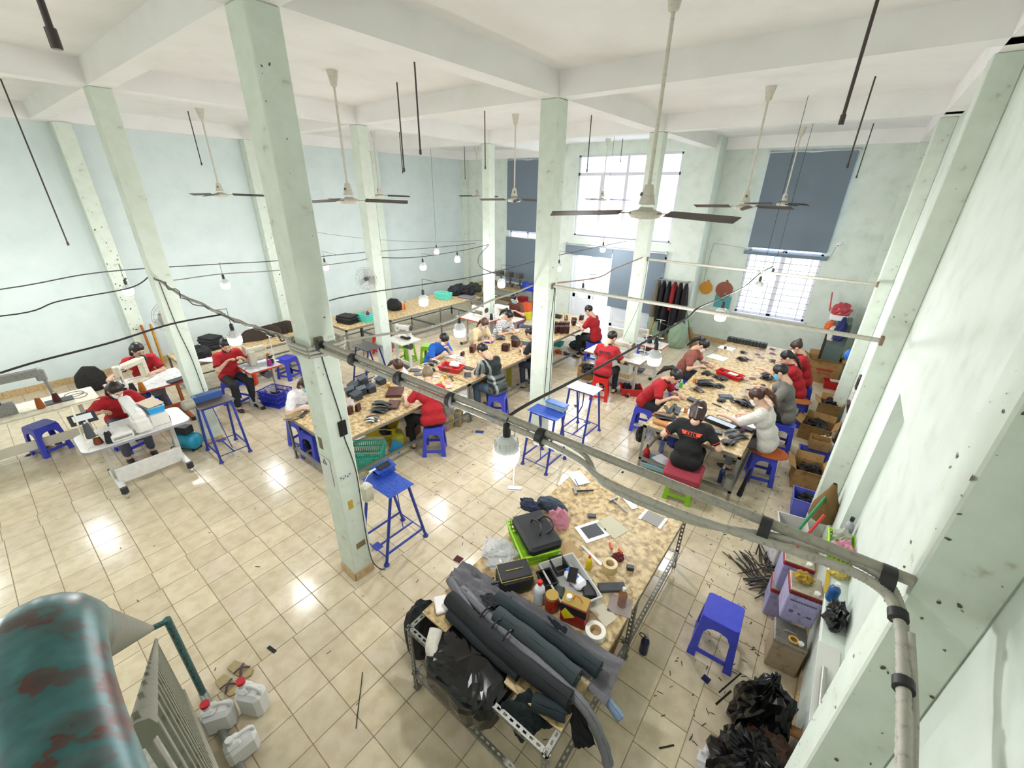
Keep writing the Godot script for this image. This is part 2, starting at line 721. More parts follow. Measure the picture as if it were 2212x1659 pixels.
	var pil := [[0.431, X_RIGHT, -1.75, -1.53], [0.431, X_RIGHT, -5.47, -5.24], [0.431, X_RIGHT, -8.89, -8.655], [0.431, X_RIGHT, Z_FAR, Z_FAR + 0.12],
		[X_LEFT, -11.6, -1.98, -1.72], [X_LEFT, -11.6, -5.05, -4.827], [X_LEFT, -11.6, -8.43, -8.2], [X_LEFT, -11.6, Z_FAR, Z_FAR + 0.15]]
	for p in pil:
		m = MB.new()
		m.cbox(Vector3((p[0] + p[1]) / 2.0, BEAM_Y / 2.0, (p[2] + p[3]) / 2.0), Vector3(p[1] - p[0], BEAM_Y, p[3] - p[2]), 0.008)
		struct("pilaster", m, mats["column_paint"])
	# skirting along the walls
	m = MB.new()
	skirting_run(m, Vector3(-3.02, 0, Z_FAR), Vector3(0.43, 0, Z_FAR), Vector3.BACK, 0.13)
	skirting_run(m, Vector3(-3.83, 0, Z_DOOR), Vector3(-3.02, 0, Z_DOOR), Vector3.BACK, 0.13)
	skirting_run(m, Vector3(X_LEFT, 0, Z_FAR), Vector3(-7.2, 0, Z_FAR), Vector3.BACK, 0.13)
	struct("baseboard_back", m, mats["skirting"])
	m = MB.new()
	skirting_run(m, Vector3(X_LEFT, 0, Z_FRONT), Vector3(X_LEFT, 0, Z_FAR), Vector3.RIGHT, 0.13)
	struct("baseboard_left", m, mats["skirting"])
	m = MB.new()
	skirting_run(m, Vector3(X_RIGHT, 0, Z_FRONT), Vector3(X_RIGHT, 0, Z_FAR), Vector3.LEFT, 0.1)
	struct("baseboard_right", m, mats["skirting"])


func frame_bars(m: MB, z: float, bars: Array, depth := 0.06) -> MB:
	# bars: x0, x1, y0, y1
	for b in bars:
		m.cbox(Vector3((b[0] + b[1]) / 2.0, (b[2] + b[3]) / 2.0, z), Vector3(b[1] - b[0], b[3] - b[2], depth), 0.006)
	return m


func build_windows() -> void:
	var frame := hexm("d5d3dc", 0.45)
	var glass := pane(Color(0.92, 0.96, 0.97), 0.12)
	# the big window above the door
	var z := Z_DOOR - 0.08
	var xs := [-6.68, -5.976, -5.252, -4.53, -3.85]
	var w := struct_root("window_1")
	var bars := [[-6.72, -3.83, 2.56, 2.61], [-6.72, -3.83, 4.61, 4.66], [-6.72, -3.83, 4.15, 4.23], [-6.72, -6.66, 2.56, 4.66], [-3.89, -3.83, 2.56, 4.66]]
	obj("frame", frame_bars(MB.new(), z, bars), frame, w)
	for k in [1, 2, 3]:
		obj("mullion", frame_bars(MB.new(), z, [[xs[k] - 0.045, xs[k] + 0.045, 2.6, 4.16]], 0.05), frame, w)
	obj("mullion", frame_bars(MB.new(), z, [[xs[2] - 0.035, xs[2] + 0.035, 4.22, 4.62]], 0.05), frame, w)
	for k in 4:
		obj("pane", frame_bars(MB.new(), z, [[xs[k], xs[k + 1], 2.58, 4.18]], 0.006), glass, w)
	obj("pane", frame_bars(MB.new(), z, [[xs[0], xs[2], 4.2, 4.63]], 0.006), glass, w)
	obj("pane", frame_bars(MB.new(), z, [[xs[2], xs[4], 4.2, 4.63]], 0.006), glass, w)
	obj("sill", MB.new().cbox(Vector3(-5.275, 2.545, Z_DOOR + 0.01), Vector3(2.95, 0.03, 0.08), 0.004), frame, w)
	# barred window of the right bay; its upper half hides behind the blind
	z = Z_FAR - 0.08
	w = struct_root("window_2")
	bars = [[-2.05, -0.49, 0.93, 0.99], [-2.05, -0.49, 4.5, 4.56], [-2.05, -0.49, 2.4, 2.52], [-2.05, -1.99, 0.93, 4.56], [-0.55, -0.49, 0.93, 4.56], [-1.32, -1.22, 0.93, 4.56]]
	obj("frame", frame_bars(MB.new(), z, bars), frame, w)
	for x in [[-2.0, -1.27], [-1.27, -0.54]]:
		for y in [[0.97, 2.44], [2.48, 4.52]]:
			obj("pane", frame_bars(MB.new(), z, [[x[0], x[1], y[0], y[1]]], 0.006), glass, w)
	var steel := hexm("a9a7a2", 0.5)
	for k in 10:
		obj("window_bar", MB.new().cyl(Vector3(-2.04, 1.06 + k * 0.148, Z_FAR - 0.02), Vector3(-0.5, 1.06 + k * 0.148, Z_FAR - 0.02), 0.009, -1, 6), steel, w)
	for x in [-1.85, -1.45, -1.1, -0.68]:
		obj("window_bar", MB.new().cyl(Vector3(x, 0.95, Z_FAR - 0.02), Vector3(x, 2.45, Z_FAR - 0.02), 0.009, -1, 6), steel, w)
	obj("sill", MB.new().cbox(Vector3(-1.27, 0.915, Z_FAR + 0.02), Vector3(1.66, 0.035, 0.1), 0.004), frame, w)
	# window of the left bay
	w = struct_root("window_3")
	bars = [[-9.68, -8.15, 0.8, 0.86], [-9.68, -8.15, 4.56, 4.62], [-9.68, -8.15, 2.2, 2.28], [-9.68, -8.15, 2.42, 2.48], [-9.68, -9.62, 0.8, 4.62], [-8.21, -8.15, 0.8, 4.62], [-8.95, -8.88, 0.8, 4.62]]
	obj("frame", frame_bars(MB.new(), z, bars), frame, w)
	for x in [[-9.64, -8.92], [-8.92, -8.2]]:
		for y in [[0.84, 2.22], [2.26, 2.44], [2.46, 4.58]]:
			obj("pane", frame_bars(MB.new(), z, [[x[0], x[1], y[0], y[1]]], 0.006), glass, w)
	build_door()


func build_door() -> void:
	var white := hexm("dfe3ea", 0.45)
	var glass := pane(Color(0.82, 0.9, 1.0), 0.25)
	var z := Z_DOOR - 0.1
	var d := struct_root("door_1")
	obj("frame", frame_bars(MB.new(), z, [[-6.72, -6.64, 0, 2.2], [-3.91, -3.83, 0, 2.2], [-6.72, -3.83, 2.13, 2.2], [-5.99, -5.93, 0, 2.2]], 0.1), white, d)
	# a door leaf: rails, stiles, pane, lower panel
	var leaf := func(x0: float, x1: float, hinge: float, ang: float, called: String) -> void:
		var n := Node3D.new()
		n.name = called
		d.add_child(n, true)
		n.position = Vector3(hinge, 0, z)
		n.rotation.y = ang
		var a := x0 - hinge
		var b := x1 - hinge
		obj("stile_frame", frame_bars(MB.new(), 0, [[a, a + 0.1, 0.02, 2.12], [b - 0.1, b, 0.02, 2.12], [a, b, 0.02, 0.12], [a, b, 2.02, 2.12], [a, b, 0.72, 0.84]], 0.045), white, n)
		obj("panel", frame_bars(MB.new(), 0, [[a + 0.08, b - 0.08, 0.1, 0.74]], 0.02), white, n)
		obj("panel_moulding", frame_bars(MB.new(), 0, [[a + 0.17, b - 0.17, 0.2, 0.63]], 0.04), white, n)
		obj("pane", frame_bars(MB.new(), 0, [[a + 0.08, b - 0.08, 0.82, 2.04]], 0.006), glass, n)
	leaf.call(-6.64, -5.99, -6.64, 0.0, "leaf")
	leaf.call(-5.93, -5.3, -5.93, 1.25, "leaf")
	leaf.call(-5.3, -4.6, -4.6, 0.0, "leaf")
	leaf.call(-4.6, -3.91, -3.91, 0.0, "leaf")


func build_outside() -> void:
	var m := MB.new()
	wall_boxes(m, [[-30, 20, -0.4, -0.05, -40, Z_FAR - 0.25]])
	struct("street_ground", m, mats["concrete"])
	# the pale house across the lane with its awning and fence
	var h := thing("house", "pale house seen through the doorway and windows across the lane", "building", Vector3(-6, -0.05, -21))
	var wallm := hexm("d8cfc0", 0.8)
	obj("wall", wall_boxes(MB.new(), [[-14, 16, 0, 6.0, -6, 0]]), wallm, h)
	for k in 5:
		var f := obj("window", MB.new().cbox(Vector3(-9 + k * 4.2, 1.9, 0.02), Vector3(1.3, 1.4, 0.08), 0.01), hexm("b9a27c", 0.6), h)
		obj("pane", MB.new().box(Vector3(-9 + k * 4.2, 1.9, 0.07), Vector3(1.1, 1.2, 0.02)), hexm("8fa1ad", 0.15), f)
	obj("roof", MB.new().cbox(Vector3(1, 6.1, -3), Vector3(31, 0.2, 7), 0.02), hexm("a7674f", 0.8), h)
	var gate := thing("street_fence", "red and white metal fence standing in the lane outside the door", "fence", Vector3(-6.5, -0.05, -16.5))
	for k in 9:
		obj("fence_bar", MB.new().cyl(Vector3(k * 0.25, 0, 0), Vector3(k * 0.25, 1.0, 0), 0.02, -1, 6), hexm("c9473f", 0.5), gate)
	for y in [0.15, 0.95]:
		obj("rail", MB.new().cyl(Vector3(-0.1, y, 0), Vector3(2.1, y, 0), 0.02, -1, 6), hexm("e6e2da", 0.5), gate)


# ---------------------------------------------------------------- roller blinds
func build_blinds() -> void:
	var cloth := noisy("blind_cloth", [[0.0, "6d7a86"], [0.5, "727f8b"], [1.0, "788590"]], 0.2, 0.35, 0.8, 2, 91)
	cloth.backlight_enabled = true
	cloth.backlight = Color(0.24, 0.29, 0.36)
	var rod := hexm("c9ccce", 0.4, 0.3)
	# x0, x1, y top, y bottom, z, label
	var list := [
		[-2.07, -0.45, 4.6, 2.57, Z_FAR + 0.07, "wide slate blue roller blind drawn over the upper half of the barred window"],
		[-2.1, -0.44, 2.44, 2.37, Z_FAR + 0.07, "rolled up slate blue blind above the window bars"],
		[-9.72, -8.1, 4.64, 2.5, Z_FAR + 0.07, "dark blue roller blind over the upper window in the corner bay"],
		[-9.75, -8.1, 2.27, 0.75, Z_FAR + 0.07, "lower blue roller blind in the corner bay above the machine bench"],
		[-6.9, -5.36, 2.29, 2.03, Z_DOOR + 0.06, "short blue blind mostly rolled up above the open door"],
		[-5.34, -3.85, 2.29, 0.66, Z_DOOR + 0.06, "pale blue roller blind pulled down over the closed door leaves"]]
	for b in list:
		var t := thing("roller_blind", b[5], "blind", Vector3((b[0] + b[1]) / 2.0, b[3], b[4]))
		var h: float = b[2] - b[3]
		var w: float = b[1] - b[0]
		obj("roller", MB.new().cyl(Vector3(-w / 2.0 - 0.03, h, 0), Vector3(w / 2.0 + 0.03, h, 0), 0.03 if h > 0.1 else 0.045, -1, 12), rod if h > 0.1 else cloth, t)
		if h > 0.1:
			var g := []
			for i in 9:
				var line := []
				for j in 13:
					var u := j / 12.0
					line.append(Vector3((u - 0.5) * w, h * (1.0 - i / 8.0), 0.03 + 0.006 * sin(u * 9.0 + i * 0.3)))
				g.append(line)
			obj("blind_cloth", MB.new().sheet(g, 0.002), cloth, t)
			obj("bottom_rail", MB.new().cbox(Vector3(0, 0.005, 0.03), Vector3(w, 0.025, 0.015), 0.004), cloth, t)
		for s in [-0.5, 0.0, 0.5]:
			obj("bracket", MB.new().cbox(Vector3(s * w, h + 0.02, -0.03), Vector3(0.03, 0.07, 0.06), 0.004), hexm("b7b9b8", 0.5), t)


# ---------------------------------------------------------------- LED bulbs
# at: centre of the glowing cup
var cable_points := []


func build_lamps() -> void:
	var grey := hexm("d3d5d4", 0.45)
	var black := hexm("1d1d1f", 0.5)
	var light := glow(Color(1.0, 0.985, 0.96), 9.0)
	var cup := MB.new().lathe(Vector3.ZERO, [Vector2(0, -0.058), Vector2(0.04, -0.056), Vector2(0.06, -0.046), Vector2(0.07, -0.022), Vector2(0.072, 0.035)], 20).mesh()
	var body := MB.new().lathe(Vector3.ZERO, [Vector2(0.07, 0.035), Vector2(0.067, 0.06), Vector2(0.055, 0.095), Vector2(0.035, 0.115), Vector2(0.022, 0.12), Vector2(0, 0.12)], 20)
	for k in 12:
		var a := TAU * k / 12.0
		body.cbox(Vector3(cos(a) * 0.064, 0.07, sin(a) * 0.064), Vector3(0.006, 0.05, 0.006), 0.001, turn_y(-a))
	var bm := body.mesh()
	var sock := MB.new().lathe(Vector3.ZERO, [Vector2(0.02, 0.115), Vector2(0.022, 0.15), Vector2(0.019, 0.19), Vector2(0.006, 0.2), Vector2(0, 0.2)], 12).mesh()
	# position, label
	var list := [
		[at_z(1094, 982, -1.5), "large lit bulb hung from the cable pole near the foreground column"],
		[at_y(993, 718, 2.1), "lit bulb over the man in the plaid shirt"],
		[at_y(1083, 615, 2.1), "lit bulb beside the far column of the second row"],
		[at_y(1207, 580, 2.1), "lit bulb half hidden behind the middle column"],
		[at_y(1413, 778, 2.1), "lit bulb over the blue press stands near the right worktable"],
		[at_y(1258, 636, 2.08), "lit bulb hanging before the open door leaf"],
		[at_z(1302, 540, -10.6), "lit bulb hung close under the short door blind"],
		[at_y(915, 653, 2.1), "lit bulb over the woman with brown hair in white"],
		[at_y(914, 578, 2.1), "lit bulb hung before the back tables by the teal basket"],
		[at_y(943, 545, 2.1), "lit bulb nearest the corner of the left wall"],
		[at_y(988, 562, 2.1), "lit bulb beside a rust mark on the left wall"],
		[at_y(703, 578, 2.1), "lit bulb by the hanging wire fan"],
		[at_y(487, 617, 2.1), "lit bulb against the left wall with the cable loop above"],
		[at_y(278, 630, 2.1), "lit bulb before the peeling pilaster"],
		[at_y(508, 735, 2.1), "lit bulb over the man at the sewing machine"],
		[at_y(1556, 684, 2.25), "lit bulb over the far end of the right worktable"],
		[at_y(1637, 624, 2.35), "lit bulb before the barred window, the larger of a pair"],
		[at_y(1665, 604, 2.35), "lit bulb before the barred window, the smaller of a pair"],
		[at_y(225, 1160, -2.1) + Vector3(0, 4.2, 0), "lit bulb over the aisle before the cream machine table"],
		[Vector3(-9.6, 2.1, 1.5), "lit bulb near the front wall by the left wall"], [Vector3(-5.3, 2.1, 1.4), "lit bulb near the front wall over the aisle"], [Vector3(-2.2, 3.9, 1.6), "lit bulb over the stair head"]]
	for b in list:
		var t := thing("led_bulb", b[1], "light bulb", b[0], 0.0, "LED bulbs hung on wires")
		obj("glowing_cup", cup, light, t)
		obj("housing", bm, grey, t)
		obj("socket", sock, black, t)
		# the wire runs up and over to the nearest cable or pole, else to the ceiling
		var best := Vector3(b[0].x, SLAB_Y, b[0].z)
		var far := 1.3
		for c in cable_points:
			var dd: float = Vector2(c.x - b[0].x, c.z - b[0].z).length()
			if c.y > b[0].y + 0.18 and dd < far:
				far = dd
				best = c
		var up := Vector3(0, best.y - b[0].y, 0)
		obj("drop_wire", MB.new().tube([Vector3(0, 0.195, 0), Vector3(0.004, 0.25, 0.003) if up.y > 0.3 else Vector3(0, 0.2, 0), up - Vector3(0, 0.01, 0), best - b[0]], 0.0035, 6), black, t)
		var l := OmniLight3D.new()
		l.name = "lamp"
		l.light_color = Color(0.985, 0.99, 1.0)
		l.light_energy = 0.95
		l.omni_range = 30.0
		l.omni_attenuation = 2.0
		l.light_size = 0.05
		l.shadow_enabled = true
		t.add_child(l)
		l.position = Vector3(0, -0.01, 0)


# ---------------------------------------------------------------- smooth bodies: distance fields meshed as surface nets
# a primitive: ["c", a, b, ra, rb] tapered capsule, ["e", centre, radii] ellipsoid, ["-e", centre, radii] and ["-b", centre, half size] cut away
func field_mesh(prims: Array, cell: float, k: float) -> Array:
	var lo := Vector3.ONE * 1e9
	var hi := Vector3.ONE * -1e9
	var boxes := []
	for p in prims:
		var a: Vector3
		var b: Vector3
		if p[0] == "c":
			var ra: Vector3 = Vector3.ONE * p[3]
			var rb: Vector3 = Vector3.ONE * p[4]
			a = (p[1] - ra).min(p[2] - rb)
			b = (p[1] + ra).max(p[2] + rb)
		else:
			a = p[1] - p[2]
			b = p[1] + p[2]
		boxes.append([a, b])
		if not String(p[0]).begins_with("-"):
			lo = lo.min(a)
			hi = hi.max(b)
	lo -= Vector3.ONE * cell * 2.0
	hi += Vector3.ONE * cell * 2.0
	var nx := int(ceil((hi.x - lo.x) / cell)) + 1
	var ny := int(ceil((hi.y - lo.y) / cell)) + 1
	var nz := int(ceil((hi.z - lo.z) / cell)) + 1
	var F := PackedFloat32Array()
	F.resize(nx * ny * nz)
	F.fill(1.0)
	var pad := k + cell * 2.0
	for pi in prims.size():
		var p: Array = prims[pi]
		var A: Vector3 = ((boxes[pi][0] - lo - Vector3.ONE * pad) / cell).floor()
		var B: Vector3 = ((boxes[pi][1] - lo + Vector3.ONE * pad) / cell).ceil()
		var x0 := maxi(0, int(A.x))
		var y0 := maxi(0, int(A.y))
		var z0 := maxi(0, int(A.z))
		var x1 := mini(nx - 1, int(B.x))
		var y1 := mini(ny - 1, int(B.y))
		var z1 := mini(nz - 1, int(B.z))
		var kind: String = p[0]
		var q1: Vector3 = p[1]
		var q2: Vector3 = p[2]
		var ba := q2 - q1
		var bb := maxf(ba.length_squared(), 1e-9)
		var ra: float = p[3] if kind == "c" else 0.0
		var rb: float = p[4] if kind == "c" else 0.0
		var rm := minf(q2.x, minf(q2.y, q2.z))
		for z in range(z0, z1 + 1):
			for y in range(y0, y1 + 1):
				var row := (z * ny + y) * nx
				for x in range(x0, x1 + 1):
					var w := lo + Vector3(x, y, z) * cell - q1
					var d: float
					if kind == "c":
						var t := clampf(w.dot(ba) / bb, 0.0, 1.0)
						d = (w - ba * t).length() - lerpf(ra, rb, t)
					elif kind == "-b":
						var g := w.abs() - q2
						d = maxf(g.x, maxf(g.y, g.z))
					else:
						d = ((w / q2).length() - 1.0) * rm
					var f := F[row + x]
					if kind == "c" or kind == "e":
						var h := maxf(k - absf(d - f), 0.0) / k
						F[row + x] = minf(d, f) - h * h * k * 0.25
					else:
						F[row + x] = maxf(f, -d)
	var ids := PackedInt32Array()
	ids.resize(nx * ny * nz)
	ids.fill(-1)
	var V := PackedVector3Array()
	var I := PackedInt32Array()
	var sx := 1
	var sy := nx
	var sz := nx * ny
	var off := [0, sx, sy, sx + sy, sz, sx + sz, sy + sz, sx + sy + sz]
	var edges := [[0, 1], [2, 3], [4, 5], [6, 7], [0, 2], [1, 3], [4, 6], [5, 7], [0, 4], [1, 5], [2, 6], [3, 7]]
	for z in nz - 1:
		for y in ny - 1:
			var row := (z * ny + y) * nx
			for x in nx - 1:
				var i := row + x
				var f0 := F[i]
				if absf(f0) > cell * 2.2:
					continue
				var inside := 0
				for o in off:
					if F[i + o] < 0.0:
						inside += 1
				if inside == 0 or inside == 8:
					continue
				var sum := Vector3.ZERO
				var cnt := 0
				for e in edges:
					var fa := F[i + off[e[0]]]
					var fb := F[i + off[e[1]]]
					if (fa < 0.0) != (fb < 0.0):
						var t := fa / (fa - fb)
						var ca := Vector3(e[0] & 1, (e[0] >> 1) & 1, e[0] >> 2)
						var cb := Vector3(e[1] & 1, (e[1] >> 1) & 1, e[1] >> 2)
						sum += ca.lerp(cb, t)
						cnt += 1
				ids[i] = V.size()
				V.append(lo + (Vector3(x, y, z) + sum / cnt) * cell)
	for z in range(1, nz - 1):
		for y in range(1, ny - 1):
			var row := (z * ny + y) * nx
			for x in range(1, nx - 1):
				var i := row + x
				if ids[i] < 0:
					continue
				var s := F[i] < 0.0
				for ax in 3:
					var o: int = [sx, sy, sz][ax]
					if (F[i + o] < 0.0) == s:
						continue
					var u: int = [sy, sz, sx][ax]
					var w: int = [sz, sx, sy][ax]
					var a := ids[i]
					var b := ids[i - u]
					var c := ids[i - u - w]
					var d := ids[i - w]
					if a < 0 or b < 0 or c < 0 or d < 0:
						continue
					if s:
						I.append_array([a, c, b, a, d, c])
					else:
						I.append_array([a, b, c, a, c, d])
	return [V, I]


func field_normals(V: PackedVector3Array, I: PackedInt32Array) -> PackedVector3Array:
	var N := PackedVector3Array()
	N.resize(V.size())
	for t in range(0, I.size(), 3):
		var nn := (V[I[t + 2]] - V[I[t]]).cross(V[I[t + 1]] - V[I[t]])
		for j in 3:
			N[I[t + j]] += nn
	for j in N.size():
		N[j] = N[j].normalized()
	return N


# an indexed mesh that further pieces can be added to
class Hull:
	var v := PackedVector3Array()
	var n := PackedVector3Array()
	var c := PackedColorArray()
	var i := PackedInt32Array()

	func put(V: PackedVector3Array, N: PackedVector3Array, I: PackedInt32Array, t: Transform3D, col, mirror := false) -> void:
		var base := v.size()
		for k in V.size():
			var a := V[k]
			var b := N[k]
			if mirror:
				a.x = -a.x
				b.x = -b.x
			v.append(t * a)
			n.append((t.basis * b).normalized())
			c.append(col[k] if col is PackedColorArray else col)
		for k in range(0, I.size(), 3):
			if mirror:
				i.append_array([base + I[k], base + I[k + 2], base + I[k + 1]])
			else:
				i.append_array([base + I[k], base + I[k + 1], base + I[k + 2]])

	func mesh() -> ArrayMesh:
		var a := []
		a.resize(Mesh.ARRAY_MAX)
		a[Mesh.ARRAY_VERTEX] = v
		a[Mesh.ARRAY_NORMAL] = n
		a[Mesh.ARRAY_COLOR] = c
		a[Mesh.ARRAY_INDEX] = i
		var m := ArrayMesh.new()
		m.add_surface_from_arrays(Mesh.PRIMITIVE_TRIANGLES, a)
		return m


var parts := {}
var wrinkle := FastNoiseLite.new()


func field_part(key: String, prims: Array, cell: float, k: float) -> Array:
	if not parts.has(key):
		var r := field_mesh(prims, cell, k)
		parts[key] = [r[0], field_normals(r[0], r[1]), r[1]]
	return parts[key]


func field_obj(called: String, prims: Array, cell: float, k: float, m: Material, parent: Node, folds := 0.0) -> MeshInstance3D:
	var r := field_mesh(prims, cell, k)
	var V: PackedVector3Array = r[0]
	var N := field_normals(V, r[1])
	if folds > 0.0:
		for j in V.size():
			V[j] += N[j] * wrinkle.get_noise_3dv(V[j] * 100.0) * folds
		N = field_normals(V, r[1])
	var s := Hull.new()
	s.put(V, N, r[1], Transform3D.IDENTITY, Color.WHITE)
	return obj(called, s.mesh(), m, parent)


const SKIN := Color(0.58, 0.36, 0.25)


func head_part() -> Array:
	if parts.has("head_full"):
		return parts["head_full"]
	var r := field_part("head", [
		["e", Vector3(0, 0.027, 0.012), Vector3(0.075, 0.09, 0.094)], ["e", Vector3(0, -0.045, -0.025), Vector3(0.055, 0.066, 0.062)],
		["c", Vector3(0, 0.0, -0.086), Vector3(0, -0.026, -0.1), 0.009, 0.013], ["e", Vector3(0.077, -0.008, 0.012), Vector3(0.011, 0.03, 0.019)],
		["e", Vector3(-0.077, -0.008, 0.012), Vector3(0.011, 0.03, 0.019)], ["c", Vector3(-0.018, -0.062, -0.08), Vector3(0.018, -0.062, -0.08), 0.009, 0.009],
		["c", Vector3(-0.035, 0.022, -0.078), Vector3(0.035, 0.022, -0.078), 0.012, 0.012], ["e", Vector3(0, -0.1, -0.06), Vector3(0.024, 0.02, 0.022)],
		["c", Vector3(0, -0.05, 0.02), Vector3(0, -0.18, 0.045), 0.05, 0.056]], 0.0055, 0.022)
	var C := PackedColorArray()
	for p in r[0]:
		var col := SKIN
		var e := Vector2(absf(p.x) - 0.031, p.y - 0.002)
		if p.z < -0.055:
			if Vector2(e.x / 0.014, e.y / 0.007).length() < 1.0:
				col = Color(0.03, 0.02, 0.018)
			elif Vector2(e.x / 0.02, (e.y - 0.021) / 0.005).length() < 1.0:
				col = Color(0.05, 0.03, 0.025)
			elif Vector2(p.x / 0.023, (p.y + 0.062) / 0.008).length() < 1.0:
				col = Color(0.42, 0.16, 0.14)
		C.append(col)
	parts["head_full"] = [r[0], r[1], r[2], C]
	return parts["head_full"]


# right hand: wrist at the origin, fingers along -z, palm down, thumb towards -x
func hand_part(grip: bool) -> Array:
	var pr := [["c", Vector3(-0.018, 0, -0.005), Vector3(-0.024, 0.0, -0.075), 0.016, 0.014], ["c", Vector3(0.0, 0.003, 0.0), Vector3(0.0, 0.003, -0.08), 0.017, 0.014], ["c", Vector3(0.016, 0, -0.005), Vector3(0.024, 0.0, -0.072), 0.016, 0.013]]
	var lens := [0.068, 0.076, 0.07, 0.055]
	var bend := 1.0 if grip else 0.45
	for f in 4:
		var x: float = -0.027 + f * 0.018
		var p := Vector3(x, 0.001, -0.08 + absf(f - 1.3) * 0.003)
		var ang := 0.18 * bend
		var L: float = lens[f]
		for s in 3:
			var seg: float = L * [0.45, 0.32, 0.23][s]
			var q := p + Vector3((x * 0.12 if s == 0 else 0.0), -sin(ang) * seg, -cos(ang) * seg)
			pr.append(["c", p, q, 0.0088 - s * 0.0006, 0.0082 - s * 0.0006])
			p = q
			ang += 0.75 * bend
	pr.append(["c", Vector3(-0.02, -0.004, -0.015), Vector3(-0.048, -0.012, -0.05), 0.013, 0.0105])
	pr.append(["c", Vector3(-0.048, -0.012, -0.05), Vector3(-0.046, -0.02, -0.085), 0.0105, 0.0085])
	return field_part("hand_%s" % grip, pr, 0.0042, 0.006)


func hair_part(style: String) -> Array:
	var cap := [["e", Vector3(0, 0.036, 0.02), Vector3(0.086, 0.096, 0.102)]]
	var cut := [["-e", Vector3(0, -0.03, -0.09), Vector3(0.066, 0.09, 0.062)], ["-b", Vector3(0, -0.13, -0.1), Vector3(0.2, 0.12, 0.13)]]
	match style:
		"short":
			return field_part(style, cap + cut + [["-b", Vector3(0, -0.15, 0.1), Vector3(0.2, 0.1, 0.2)]], 0.007, 0.02)
		"pony":
			return field_part(style, cap + cut + [["c", Vector3(0, 0.045, 0.1), Vector3(0, 0.05, 0.145), 0.03, 0.033], ["c", Vector3(0, 0.05, 0.145), Vector3(0, -0.06, 0.19), 0.036, 0.04], ["c", Vector3(0, -0.06, 0.19), Vector3(0, -0.23, 0.175), 0.04, 0.014], ["-b", Vector3(0, -0.17, 0.0), Vector3(0.2, 0.11, 0.1)]], 0.007, 0.02)
		"bun":
			return field_part(style, cap + cut + [["e", Vector3(0, 0.1, 0.09), Vector3(0.045, 0.042, 0.045)], ["-b", Vector3(0, -0.16, 0.0), Vector3(0.2, 0.11, 0.3)]], 0.007, 0.015)
		"bob":
			return field_part(style, cap + [["c", Vector3(-0.055, 0.0, 0.05), Vector3(-0.06, -0.13, 0.055), 0.045, 0.03], ["c", Vector3(0.055, 0.0, 0.05), Vector3(0.06, -0.13, 0.055), 0.045, 0.03], ["c", Vector3(0, 0.0, 0.07), Vector3(0, -0.14, 0.085), 0.05, 0.035], cut[0]], 0.007, 0.025)
		"low":
			return field_part(style, cap + cut + [["c", Vector3(0, -0.02, 0.1), Vector3(0, -0.1, 0.12), 0.04, 0.035], ["c", Vector3(0, -0.1, 0.12), Vector3(0.01, -0.3, 0.12), 0.035, 0.015], ["-b", Vector3(0, -0.17, 0.0), Vector3(0.2, 0.11, 0.1)]], 0.007, 0.02)
	return []


# two-bone arm: the elbow between shoulder and wrist, bent towards pole
func elbow(s: Vector3, w: Vector3, la: float, lb: float, pole: Vector3) -> Array:
	var d := w - s
	var L := clampf(d.length(), 0.08, la + lb - 0.004)
	d = d.normalized()
	w = s + d * L
	var x := (la * la - lb * lb + L * L) / (2.0 * L)
	var h := sqrt(maxf(la * la - x * x, 0.0))
	var pd := (pole - d * pole.dot(d)).normalized()
	return [s + d * x + pd * h, w]


